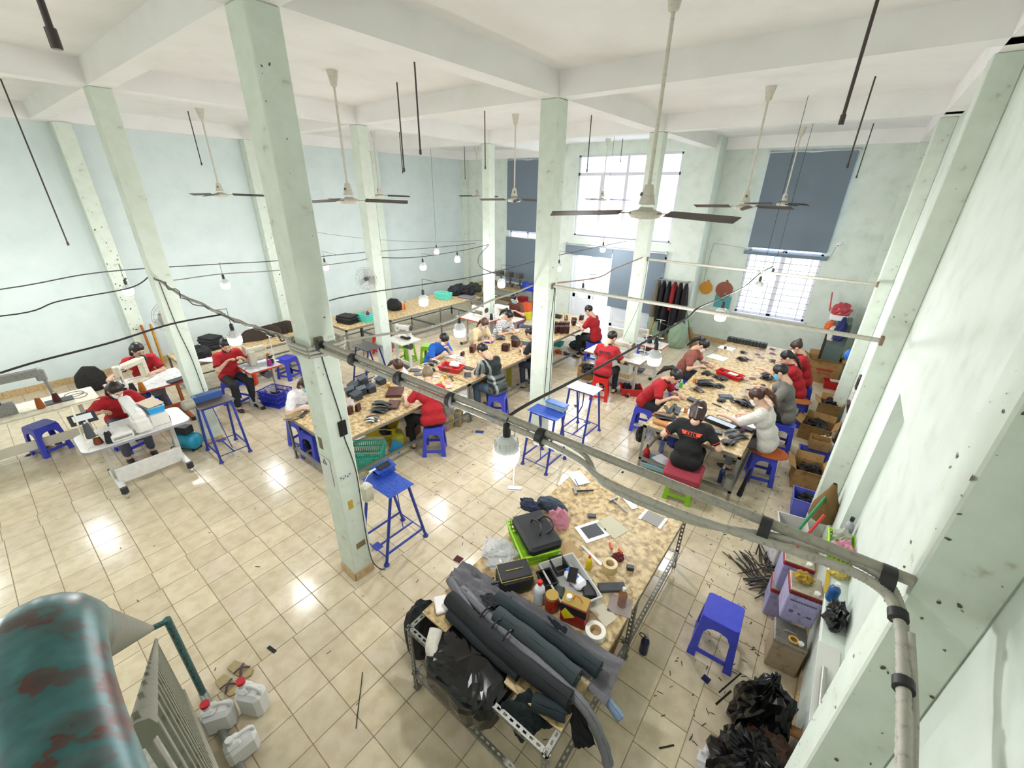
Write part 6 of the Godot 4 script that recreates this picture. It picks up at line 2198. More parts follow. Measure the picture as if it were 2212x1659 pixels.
# a bundle of cut straps or offcuts, loosely heaped
func strap_bundle(label: String, at: Vector3, turn: float, len: float, wide: float, n: int, colors: Array, strap_w := 0.03, called := "strap_bundle", category := "leather") -> Node3D:
	var t := thing(called, label, category, at, turn)
	for k in n:
		var a := rng.randf_range(-0.35, 0.35)
		var o := Vector3(rng.randf_range(-0.5, 0.5) * len * 0.25, 0.004 + 0.006 * k * 0.8, rng.randf_range(-0.5, 0.5) * wide)
		var g := []
		var L := len * rng.randf_range(0.6, 1.0)
		var bend := rng.randf_range(-0.5, 0.5)
		var hump := rng.randf_range(0.0, 0.03)
		for i in 7:
			var s := i / 6.0 - 0.5
			var ang := a + bend * s
			var c := o + Vector3(cos(a) * L * s, hump * (0.25 - s * s) * 4.0, sin(a) * L * s + bend * L * 0.3 * (s * s))
			var nn := Vector3(-sin(ang), 0, cos(ang)) * strap_w * 0.5
			g.append([c - nn, c + Vector3(0, 0.003, 0), c + nn])
		obj("strap", MB.new().sheet(g, 0.002), grain(colors[k % colors.size()], "leather", 0.5), t)
	return t


# a crumpled lump of cloth, leather or plastic
func lump(called: String, label: String, category: String, at: Vector3, r: Vector3, m: Material, rough := 0.25, sd := 1, seg := 22) -> MeshInstance3D:
	var f := FastNoiseLite.new()
	f.seed = sd
	f.frequency = 1.4
	f.fractal_octaves = 3
	var b := MB.new().ball(Vector3.ZERO, Vector3.ONE, seg)
	var out := MB.new()
	for i in range(0, b.v.size(), 3):
		var q := []
		for j in 3:
			var p := b.v[i + j]
			var k := 1.0 + f.get_noise_3dv(p * 1.1) * rough * 1.8 - absf(f.get_noise_3dv(p * 2.6 + Vector3(7, 0, 0))) * rough * 0.8
			var w := p * k * r
			w.y = maxf(w.y, -r.y * 0.55)
			q.append(w + Vector3(0, r.y * 0.55, 0))
		var nn: Vector3 = (q[2] - q[0]).cross(q[1] - q[0])
		if nn.length() > 1e-12:
			out.tri(q[0], q[1], q[2], nn.normalized() if nn.dot((q[0] + q[1] + q[2]) / 3.0 - Vector3(0, r.y * 0.5, 0)) > 0.0 else -nn.normalized())
	return one(called, out, m, label, category, at)


# a sheet hung or laid between four corners (a b along one side, d c along the other), with waves
func drape(called: String, label: String, category: String, a: Vector3, b: Vector3, c: Vector3, d: Vector3, m: Material, wave := 0.01, sd := 1, th := 0.003, lift := 0.0) -> MeshInstance3D:
	var f := FastNoiseLite.new()
	f.seed = sd
	f.frequency = 0.9
	var g := []
	for i in 13:
		var line := []
		for j in 15:
			var s := j / 14.0
			var u := i / 12.0
			var p := a.lerp(b, s).lerp(d.lerp(c, s), u)
			p.y += lift * sin(PI * u) + wave * f.get_noise_2d(s * 4.0, u * 4.0) * 1.5
			line.append(p)
		g.append(line)
	return one(called, MB.new().sheet(g, th), m, label, category)


func sheet_paper(called: String, label: String, at: Vector3, turn: float, w: float, d: float, color: String, category := "paper", th := 0.002) -> MeshInstance3D:
	var o := one(called, MB.new().cbox(Vector3(0, th / 2.0, 0), Vector3(w, th, d), th * 0.3), hexm(color, 0.8), label, category, at)
	o.rotation.y = turn
	return o


func hand_tool(label: String, at: Vector3, turn: float, len: float, kind: String, handle := "2a2523") -> void:
	var t := thing(kind, label, "tool", at, turn)
	match kind:
		"hammer":
			obj("handle", MB.new().cyl(Vector3(-len / 2.0, 0.014, 0), Vector3(len / 2.0, 0.014, 0), 0.011, 0.009, 10), hexm(handle, 0.5), t)
			obj("hammer_head", MB.new().cyl(Vector3(-len / 2.0, 0.016, -0.05), Vector3(-len / 2.0, 0.016, 0.05), 0.016, 0.013, 12), hexm("8b8986", 0.35, 0.7), t)
		"knife":
			obj("handle", MB.new().cbox(Vector3(-len * 0.25, 0.008, 0), Vector3(len * 0.5, 0.014, 0.02), 0.004), hexm(handle, 0.5), t)
			obj("blade", MB.new().cbox(Vector3(len * 0.22, 0.006, 0), Vector3(len * 0.5, 0.002, 0.016), 0.0005), hexm("a9aaab", 0.25, 0.8), t)
		"scissors":
			for s in [-1.0, 1.0]:
				obj("blade", MB.new().cbox(Vector3(len * 0.2, 0.006, s * 0.006), Vector3(len * 0.55, 0.003, 0.014), 0.0008, turn_y(s * 0.1)), hexm("a9aaab", 0.25, 0.8), t)
				obj("handle_loop", MB.new().tube(ring_points(Vector3(-len * 0.28, 0.008, s * 0.026), 0.022, Vector3.UP, 14), 0.005, 6), hexm(handle, 0.45), t)
		"ruler":
			obj("strip", MB.new().cbox(Vector3(0, 0.0015, 0), Vector3(len, 0.003, 0.028), 0.0006), hexm(handle, 0.35, 0.3), t)
		"screwdriver":
			obj("handle", MB.new().cyl(Vector3(-len * 0.5, 0.012, 0), Vector3(-len * 0.05, 0.012, 0), 0.012, 0.01, 10), hexm(handle, 0.4), t)
			obj("shaft", MB.new().cyl(Vector3(-len * 0.05, 0.01, 0), Vector3(len * 0.5, 0.008, 0), 0.003, -1, 6), hexm("a9aaab", 0.25, 0.8), t)


func tape_roll(label: String, at: Vector3, r: float, h: float, color: String, flat := true) -> void:
	var t := thing("tape_roll", label, "tape", at)
	var b := Basis.IDENTITY if flat else Basis(Vector3.RIGHT, PI / 2.0 - 0.3)
	obj("tape", MB.new().lathe(Vector3(0, 0 if flat else r, 0), [Vector2(r * 0.6, 0), Vector2(r, 0), Vector2(r, h), Vector2(r * 0.6, h), Vector2(r * 0.6, 0)], 22, b), hexm(color, 0.25), t)
	obj("core", MB.new().lathe(Vector3(0, 0 if flat else r, 0), [Vector2(r * 0.54, 0.002), Vector2(r * 0.6, 0.002), Vector2(r * 0.6, h - 0.002), Vector2(r * 0.54, h - 0.002), Vector2(r * 0.54, 0.002)], 22, b), hexm("c9b08a", 0.7), t)


func smartphone(label: String, at: Vector3, turn: float, color := "1f1f24") -> void:
	var t := thing("smartphone", label, "phone", at, turn)
	obj("case", MB.new().cbox(Vector3(0, 0.004, 0), Vector3(0.075, 0.008, 0.155), 0.003), hexm(color, 0.4), t)
	obj("screen", MB.new().cbox(Vector3(0, 0.0085, 0), Vector3(0.066, 0.001, 0.144), 0.0003), hexm("101116", 0.12), t)


func cone_thread(label: String, at: Vector3, color: String, h := 0.14) -> void:
	var t := thing("thread_cone", label, "thread", at)
	obj("thread", MB.new().lathe(Vector3.ZERO, [Vector2(0, 0.005), Vector2(0.045, 0.005), Vector2(0.047, 0.02), Vector2(0.03, h * 0.92), Vector2(0.02, h), Vector2(0, h)], 14), grain(color, "cloth", 0.8), t)
	obj("cone_tip", MB.new().cyl(Vector3(0, h * 0.98, 0), Vector3(0, h * 1.08, 0), 0.014, 0.01, 10), hexm("c8c3b6", 0.6), t)


func fabric_roll(label: String, pts: Array, r: float, color: String, style := "cloth", rough := 0.85) -> void:
	var t := thing("fabric_roll", label, "fabric")
	var p := smooth_path(pts, 6)
	var rad := []
	for i in p.size():
		rad.append(r * (1.0 + 0.06 * sin(i * 1.7)))
	obj("roll", MB.new().tube(p, rad, 16), grain(color, style, rough), t)
	# the wound end
	for e in [0, p.size() - 1]:
		var d: Vector3 = (p[1] - p[0] if e == 0 else p[e - 1] - p[e]).normalized()
		var f := MB.frame(d)
		var sp := []
		for i in 28:
			var a := i * 0.7
			var q := r * (0.15 + 0.8 * i / 27.0)
			sp.append(p[e] - d * 0.002 + f.x * cos(a) * q + f.y * sin(a) * q)
		obj("wound_end", MB.new().tube(sp, r * 0.05, 5), grain(Color(color).lightened(0.12).to_html(false), style, rough), t)
	# the loose outer edge
	var edge := []
	for i in p.size():
		edge.append(p[i] + Vector3(r * 0.5, r * 0.9, r * 0.3))
	obj("loose_edge", MB.new().tube(edge, r * 0.09, 5), grain(Color(color).darkened(0.1).to_html(false), style, rough), t)


func q4(x: float, y: float, h: float) -> Vector3:
	return at_y(850.0 + x / 2.34, 950.0 + y / 2.34, h)


# ---------------------------------------------------------------- the foreground table
func build_front_table() -> void:
	rng.seed = 77
	var y := 0.752
	sheet_paper("paper_pad", "white paper pad with writing at the far corner of the foreground table", q4(935, 195, y), -0.55, 0.24, 0.17, "e6e6ea", "paper", 0.012)
	var pen := thing("pen", "blue pen lying on the white paper pad", "pen", q4(925, 215, y + 0.014), -0.7)
	obj("barrel", MB.new().cyl(Vector3(-0.06, 0.004, 0), Vector3(0.06, 0.004, 0), 0.004, -1, 8), hexm("2b4fa8", 0.4), pen)
	hand_tool("dark handled hammer beside the white paper pad", q4(965, 262, y), 0.75, 0.2, "hammer", "222022")
	hand_tool("steel hammer lying in the middle of the foreground table", q4(1145, 340, y), -0.42, 0.22, "hammer", "a3a19e")
	hand_tool("steel ruler beside the lime basket", q4(1000, 582, y), -0.35, 0.26, "ruler", "c3c2bd")
	hand_tool("red screwdriver by the maroon cloth scrap", q4(1105, 560, y), -0.9, 0.16, "screwdriver", "d2452a")
	hand_tool("orange screwdriver by the maroon cloth scrap", q4(1160, 578, y), -0.4, 0.12, "screwdriver", "e0662f")
	sheet_paper("printed_leaflet", "white leaflet with a dark printed picture on the foreground table", q4(1005, 462, y), -0.5, 0.22, 0.27, "e8e8ea")
	sheet_paper("printed_picture", "dark picture print lying on the white leaflet", q4(1005, 460, y + 0.003), -0.5, 0.15, 0.18, "4a4c50", "paper", 0.001)
	sheet_paper("plastic_sheet", "cloudy plastic sheet beside the leaflet", q4(1105, 440, y), -0.3, 0.25, 0.2, "b9b49c", "plastic sheet")
	sheet_paper("steel_plate", "flat steel plate taped to the far side of the foreground table", q4(1315, 400, y), -0.05, 0.2, 0.17, "8d8a86", "plate", 0.003)
	sheet_paper("tape_strip", "white tape strip on the left of the steel plate", q4(1262, 375, y + 0.003), -0.05, 0.03, 0.19, "d9d8d4", "tape", 0.001)
	sheet_paper("tape_strip", "white tape strip on the right of the steel plate", q4(1362, 422, y + 0.003), -0.05, 0.03, 0.19, "d9d8d4", "tape", 0.001)
	sheet_paper("clear_pouch", "clear plastic pouch with a grey tube near the hammer", q4(1195, 318, y), -0.6, 0.2, 0.08, "c9cac9", "pouch", 0.004)
	sheet_paper("cardboard_sheet", "brown cardboard sheet in front of the lime basket", q4(890, 560, y), -0.45, 0.2, 0.16, "a98b62", "cardboard")
	one("leather_block", MB.new().cbox(Vector3(0, 0.01, 0), Vector3(0.08, 0.02, 0.05), 0.003, turn_y(0.6)), grain("3f4449", "leather", 0.5), "small dark block on the corner of the cloudy sheet", "block", q4(1003, 388, y))
	one("rubber_cube", MB.new().cbox(Vector3(0, 0.02, 0), Vector3(0.06, 0.035, 0.045), 0.004, turn_y(0.5)), grain("2c2d31", "leather", 0.5), "small black rubber piece on the shiny worn patch", "block", q4(1195, 655, y))
	one("whetstone", MB.new().cbox(Vector3(0, 0.014, 0), Vector3(0.22, 0.028, 0.08), 0.004, turn_y(0.72)), grain("43464a", "card", 0.8), "long dark whetstone on the foreground table", "whetstone", q4(1102, 752, y))
	lump("cloth_scrap", "maroon cloth scrap beside the tape roll", "cloth", q4(1135, 600, y), Vector3(0.05, 0.03, 0.05), grain("5e1620", "cloth", 0.9), 0.35, 3)
	tape_roll("clear yellowish tape roll standing on the foreground table", q4(1090, 655, y), 0.065, 0.075, "bfa877")
	tape_roll("white tape roll at the near right edge of the board", q4(1018, 985, y), 0.075, 0.055, "e2ded6")
	bottle("small yellow soft drink bottle with a red cap", q4(985, 650, y), 0.15, 0.026, "c9b318", "c42a22")
	bottle("translucent white bottle with a red cap", q4(735, 818, y), 0.23, 0.045, "c3c6cc", "c8202a")
	bottle("amber glass bottle with a clear stopper on a foil square", q4(1152, 835, y), 0.19, 0.034, "7a3a14", "c9c6c0", true)
	sheet_paper("foil_square", "crinkled foil square under the amber bottle", q4(1145, 838, y), 0.3, 0.18, 0.17, "8f827c", "foil")
	sheet_paper("white_strips", "pale worn paper strips glued near the amber bottle", q4(1050, 868, y), -0.3, 0.22, 0.13, "c2b9a6")
	jar("red labelled jar with a gold lid beside the glue can", q4(797, 850, y), 0.15, 0.052, "a3301c", "b79a4f")
	# glue can
	var gc := thing("glue_can", "rectangular red black and yellow glue can with a gold top", "can", q4(912, 905, y), 0.2)
	obj("body", MB.new().cbox(Vector3(0, 0.1, 0), Vector3(0.2, 0.2, 0.12), 0.01), hexm("8a1c18", 0.35), gc)
	obj("top_plate", MB.new().cbox(Vector3(0, 0.203, 0), Vector3(0.195, 0.008, 0.115), 0.003), hexm("b39a52", 0.3, 0.5), gc)
	obj("black_band", MB.new().box(Vector3(0, 0.155, 0.0605), Vector3(0.198, 0.07, 0.002)), hexm("1a1716", 0.4), gc)
	obj("yellow_mark", MB.new().prism([Vector2(-0.03, 0.04), Vector2(0.045, 0.1), Vector2(-0.03, 0.16), Vector2(-0.06, 0.1)], 0.0, 0.002, Vector3(-0.03, 0, 0.061), Basis(Vector3.RIGHT, Vector3.BACK, Vector3.UP)), hexm("d8c222", 0.4), gc)
	obj("spout", MB.new().cyl(Vector3(-0.05, 0.205, 0.01), Vector3(-0.05, 0.235, 0.01), 0.022, -1, 12), hexm("d9d4cc", 0.4), gc)
	obj("wire_handle", MB.new().tube([Vector3(-0.02, 0.207, 0), Vector3(-0.01, 0.25, 0), Vector3(0.03, 0.255, 0.01), Vector3(0.05, 0.207, 0.0)], 0.004, 6), hexm("c8332a", 0.5), gc)
	# the grey tray with its odds and ends
	tub("plastic_tray", "light grey plastic tray of oddments on the foreground table", q4(885, 742, y), -0.52, 0.46, 0.32, 0.08, "b8b8b4", "tray")
	for k in 2:
		tub("black_box", ["open black box nearest the bag in the grey tray", "open black box at the back of the grey tray"][k], q4(775 + k * 60, 725 - k * 70, y + 0.01), -0.52, 0.15, 0.12, 0.07, "17171a", "box")
	one("tissue_pack", MB.new().cbox(Vector3(0, 0.04, 0), Vector3(0.2, 0.07, 0.11), 0.025, turn_y(-0.3)), hexm("dfe3ea", 0.5), "white and blue tissue pack in the grey tray", "tissue pack", q4(915, 720, y + 0.02))
	sheet_paper("pack_label", "blue label on the tissue pack", q4(905, 672, y + 0.1), -0.3, 0.12, 0.04, "2a66c8", "label")
	smartphone("black smartphone on the tissue pack", q4(905, 685, y + 0.098), 0.35)
	one("dark_wallet", MB.new().cbox(Vector3(0, 0.02, 0), Vector3(0.1, 0.05, 0.15), 0.006, turn_y(0.7)), grain("17171b", "leather", 0.5), "dark leather case standing in the near corner of the grey tray", "case", q4(985, 765, y + 0.02))
	one("dark_wallet", MB.new().cbox(Vector3(0, 0.015, 0), Vector3(0.1, 0.03, 0.1), 0.006, turn_y(0.4)), grain("2f3d33", "leather", 0.5), "dark green case behind the jar with the gold lid", "case", q4(830, 775, y + 0.02))
	# lime basket with the briefcase
	var bk := q4(700, 500, y + 0.1)
	basket("lime_basket", "lime green plastic basket under the black briefcase", Vector3(bk.x, y, bk.z), -0.6, 0.46, 0.34, 0.14, "93c82a")
	var bc := thing("briefcase", "black leather briefcase with two handles lying in the lime basket", "bag", Vector3(bk.x + 0.03, y + 0.13, bk.z - 0.02), -0.52)
	obj("body", MB.new().cbox(Vector3(0, 0.05, 0), Vector3(0.44, 0.09, 0.31), 0.025), grain("17181b", "leather", 0.45), bc)
	obj("front_flap", MB.new().cbox(Vector3(0.0, 0.096, 0.0), Vector3(0.41, 0.012, 0.28), 0.005), grain("1d1e22", "leather", 0.45), bc)
	for s in [-1.0, 1.0]:
		obj("handle", MB.new().tube(smooth_path([Vector3(-0.09, 0.1, s * 0.03 - 0.02), Vector3(-0.08, 0.13, s * 0.06 - 0.06), Vector3(0.0, 0.135, s * 0.06 - 0.09), Vector3(0.08, 0.13, s * 0.06 - 0.06), Vector3(0.09, 0.1, s * 0.03 - 0.02)], 4), 0.009, 8), grain("141417", "leather", 0.4), bc)
	obj("zip_line", MB.new().box(Vector3(-0.222, 0.06, 0), Vector3(0.003, 0.006, 0.28)), hexm("8f8f92", 0.3, 0.7), bc)
	obj("strap_ring", MB.new().tube(ring_points(Vector3(-0.2, 0.07, 0.165), 0.016, Vector3.BACK, 12), 0.003, 6), hexm("b5b5b6", 0.3, 0.8), bc)
	lump("pink_bag", "pink plastic bag tucked behind the briefcase", "plastic bag", q4(835, 430, y), Vector3(0.1, 0.12, 0.08), pane(Color("d98fa8"), 0.7), 0.3, 8)
	lump("navy_pouch", "navy cloth pouch behind the lime basket", "bag", q4(800, 348, y), Vector3(0.17, 0.07, 0.1), grain("1f2e40", "cloth", 0.7), 0.12, 9)
	lump("navy_cloth", "folded navy cloth hanging at the table edge behind the basket", "cloth", q4(690, 345, y), Vector3(0.12, 0.06, 0.08), grain("222a44", "cloth", 0.85), 0.2, 10)
	lump("clear_bag", "crumpled clear plastic bag beside the lime basket", "plastic bag", q4(535, 590, y), Vector3(0.17, 0.08, 0.14), pane(Color("d9dce0"), 0.4), 0.4, 11, 30)
	# black handbag with a gold zip
	var hb := thing("handbag", "black handbag with gold zips beside the fabric rolls", "bag", q4(610, 735, y), 0.95)
	obj("body", MB.new().cbox(Vector3(0, 0.09, 0), Vector3(0.28, 0.17, 0.2), 0.03), grain("16171a", "leather", 0.5), hb)
	obj("lid", MB.new().cbox(Vector3(0, 0.177, 0), Vector3(0.25, 0.012, 0.17), 0.005), grain("1b1c20", "leather", 0.5), hb)
	obj("gold_zip", MB.new().box(Vector3(0, 0.1845, 0), Vector3(0.15, 0.003, 0.006)), hexm("c9ac55", 0.3, 0.7), hb)
	obj("gold_edge_zip", MB.new().tube([Vector3(-0.13, 0.17, 0.09), Vector3(0.13, 0.17, 0.09), Vector3(0.13, 0.17, -0.09), Vector3(-0.13, 0.17, -0.09), Vector3(-0.13, 0.17, 0.09)], 0.004, 5), hexm("c9ac55", 0.3, 0.7), hb)
	obj("strap", MB.new().tube(smooth_path([Vector3(-0.14, 0.15, 0.06), Vector3(-0.2, 0.1, 0.02), Vector3(-0.2, 0.03, -0.04), Vector3(-0.15, 0.02, -0.1)], 4), 0.008, 6), grain("121214", "leather", 0.4), hb)
	# fabric
	var felt := grain("6c6a6f", "cloth", 0.9)
	drape("felt_sheet", "grey felt sheet spread under the fabric rolls", "fabric", q4(350, 610, 0.87), q4(640, 790, 0.79), q4(1165, 1115, 0.79), q4(1070, 1350, 0.72), felt, 0.02, 3, 0.004)
	drape("felt_sheet", "grey felt corner hanging at the left end of the rolls", "fabric", q4(265, 715, 0.82), q4(350, 612, 0.87), q4(600, 800, 0.83), q4(520, 900, 0.83), felt, 0.05, 4, 0.004, 0.02)
	fabric_roll("dark teal fabric roll lying highest on the right of the heap", [q4(520, 800, 0.86), q4(800, 990, 0.86), q4(1040, 1165, 0.85)], 0.055, "1d2a30")
	fabric_roll("grey green fabric roll in the middle of the heap", [q4(520, 880, 0.87), q4(720, 1030, 0.87), q4(930, 1210, 0.86)], 0.06, "2f3a3c")
	fabric_roll("light grey fabric roll tied with black tape", [q4(345, 755, 0.84), q4(600, 1010, 0.84), q4(930, 1310, 0.82), q4(1050, 1520, 0.62), q4(1085, 1640, 0.5)], 0.035, "77777b")
	fabric_roll("grey fabric tube beside the tied roll", [q4(285, 710, 0.85), q4(380, 860, 0.85), q4(470, 980, 0.84)], 0.032, "6b6a6f")
	fabric_roll("black fabric roll over the plastic wrapped bale", [q4(285, 800, 0.86), q4(560, 1060, 0.86), q4(890, 1320, 0.84)], 0.06, "14161b")
	fabric_roll("charcoal fabric roll along the left of the heap", [q4(290, 870, 0.8), q4(480, 1050, 0.8), q4(640, 1180, 0.79)], 0.055, "1b2024")
	fabric_roll("short dark blue fabric roll at the near end of the heap", [q4(705, 1320, 0.8), q4(870, 1385, 0.79)], 0.05, "1a262c")
	fabric_roll("striped blue and cream cloth roll poking out under the felt", [q4(1060, 1290, 0.7), q4(1150, 1410, 0.66)], 0.03, "7d93ad")
	for k in 3:
		one("tie_band", MB.new().tube(ring_points(q4(465 + k * 55, 895 + k * 60, 0.86), 0.075, (q4(930, 1310, 0.84) - q4(345, 755, 0.84)).normalized(), 16), 0.011, 6, 0.5), hexm("0c0c0e", 0.2), ["shiny black tape band nearest the grey corner of the rolls", "shiny black tape band in the middle of the rolls", "shiny black tape band nearest the bale"][k], "tape")
	drape("cloth_offcut", "dark green cloth hanging over the near end of the frame", "fabric", q4(540, 1340, 0.76), q4(690, 1260, 0.8), q4(810, 1440, 0.7), q4(640, 1530, 0.55), grain("182325", "cloth", 0.9), 0.04, 6, 0.003)
	drape("cloth_offcut", "black cloth panel hanging down beside the light grey roll", "fabric", q4(875, 1345, 0.8), q4(945, 1335, 0.8), q4(1025, 1550, 0.55), q4(915, 1560, 0.52), grain("16161a", "cloth", 0.9), 0.03, 7, 0.003)
	drape("cloth_offcut", "navy cloth scrap between the two dark rolls", "fabric", q4(775, 890, 0.93), q4(880, 955, 0.92), q4(870, 985, 0.9), q4(800, 930, 0.92), grain("1d2230", "cloth", 0.9), 0.02, 8, 0.002)
	drape("cloth_offcut", "dark square of cloth at the head of the rolls", "fabric", q4(435, 790, 0.9), q4(490, 770, 0.9), q4(545, 830, 0.9), q4(480, 850, 0.9), grain("23272b", "cloth", 0.9), 0.02, 9, 0.002)
	# bale in shiny black plastic
	var bale := thing("wrapped_bale", "bale wrapped in shiny black plastic film on the open frame", "bale", (q4(300, 960, 0.75) + q4(500, 1330, 0.6)) * 0.5 + Vector3(0, -0.05, 0), 0.0)
	var core := MB.new()
	var f := FastNoiseLite.new()
	f.seed = 5
	f.frequency = 4.0
	var src := MB.new().ball(Vector3.ZERO, Vector3(0.34, 0.16, 0.26), 34, turn_y(-0.1))
	for i in range(0, src.v.size(), 3):
		var q := []
		for j in 3:
			var p := src.v[i + j]
			var bx := Vector3(signf(p.x) * pow(absf(p.x) / 0.34, 0.6) * 0.34, signf(p.y) * pow(absf(p.y) / 0.16, 0.6) * 0.16, signf(p.z) * pow(absf(p.z) / 0.26, 0.6) * 0.26)
			q.append(bx * (1.0 + 0.1 * f.get_noise_3d(p.x * 3.0, p.y * 3.0, p.z * 1.2)))
		var nn: Vector3 = (q[2] - q[0]).cross(q[1] - q[0])
		if nn.length() > 1e-12:
			core.tri(q[0], q[1], q[2], nn.normalized() if nn.dot(q[0]) > 0.0 else -nn.normalized())
	obj("film", core, hexm("08080a", 0.12), bale)
	one("white_fabric_end", MB.new().tube(smooth_path([q4(215, 960, 0.78), q4(195, 1050, 0.74), q4(215, 1110, 0.7)], 5), 0.05, 12), grain("d8d2c4", "cloth", 0.9), "cream fabric end curling beside the wrapped bale", "fabric")
	sheet_paper("red_edged_pad", "white pad with a red edge at the left corner of the table", q4(243, 838, y + 0.02), -0.6, 0.15, 0.1, "e8e4e0", "paper", 0.03)
	# black checked bag hanging at the left, bottle on the floor to the right
	lump("checked_bag", "black checked cloth bag standing on the floor left of the table", "bag", at_y(912, 1345, 0.3) - Vector3(0, 0.3, 0), Vector3(0.17, 0.34, 0.17), grain("17181a", "cloth", 0.9), 0.1, 14)
	bottle("dark blue steel flask with a carabiner standing on the floor by the table leg", at_y(1389, 1408), 0.23, 0.038, "1a2144", "9a9ba0")
	var car := one("carabiner", MB.new().tube(ring_points(Vector3.ZERO, 0.025, Vector3.BACK, 14), 0.004, 6), hexm("1b1b1e", 0.4, 0.5), "black carabiner on the dark blue flask", "carabiner", at_y(1389, 1408) + Vector3(-0.03, 0.22, 0.02))
	# things kept on the table's lower frame
	carton("open cardboard box under the foreground table", Vector3(-0.95, 0, -2.25), 0.1, Vector3(0.5, 0.38, 0.45))
	lump("dark_heap", "dark cloth heaped in the box under the foreground table", "cloth", Vector3(-0.95, 0.25, -2.25), Vector3(0.22, 0.16, 0.2), grain("141416", "cloth", 0.9), 0.25, 15)
	carton("tan cardboard box under the left end of the foreground table", Vector3(-1.6, 0, -1.5), 0.05, Vector3(0.35, 0.4, 0.4), false)


# ---------------------------------------------------------------- the right wall
func tin18(label: String, at: Vector3, turn: float, c: String, band: String, words := true, dirty := false) -> Node3D:
	var t := thing("square_tin", label, "tin", at, turn)
	obj("body", MB.new().cbox(Vector3(0, 0.17, 0), Vector3(0.235, 0.34, 0.235), 0.008), grain(c, "card", 0.4), t)
	obj("top_plate", MB.new().cbox(Vector3(0, 0.342, 0), Vector3(0.225, 0.008, 0.225), 0.003), grain("b9b09a" if not dirty else "7d7a72", "card", 0.35, 0.3), t)
	obj("top_band", MB.new().cbox(Vector3(0, 0.318, 0), Vector3(0.239, 0.05, 0.239), 0.008), grain(band, "card", 0.4), t)
	obj("pour_cap", MB.new().cyl(Vector3(0.07, 0.345, 0.07), Vector3(0.07, 0.365, 0.07), 0.022, -1, 12), hexm("e4e0d8", 0.4), t)
	obj("carry_handle", MB.new().tube([Vector3(-0.05, 0.346, 0), Vector3(-0.04, 0.362, 0), Vector3(0.03, 0.362, 0), Vector3(0.04, 0.346, 0)], 0.005, 6), hexm("a59f92", 0.4, 0.4), t)
	if words:
		for w in [["ADHESIVE", 0.318, 0.034, "4a0f12"]]:
			var m := MeshInstance3D.new()
			m.name = "lettering"
			m.mesh = text_mesh(w[0], w[2], 0.002)
			m.material_override = hexm(w[3], 0.5)
			t.add_child(m, true)
			m.position = Vector3(0, w[1], 0.121)
		var pm := MB.new()
		for k in 10:
			pm.box(Vector3(-0.085 + k * 0.019, 0.24, 0.1185), Vector3(0.014, 0.016, 0.002))
		obj("printed_line", pm, hexm("55506a", 0.5), t)
		obj("printed_marks", MB.new().box(Vector3(-0.06, 0.12, 0.1185), Vector3(0.03, 0.03, 0.002)).box(Vector3(0.0, 0.115, 0.1185), Vector3(0.02, 0.02, 0.002)).box(Vector3(0.07, 0.11, 0.1185), Vector3(0.035, 0.02, 0.002)), hexm("6a4a78", 0.5), t)
	return t


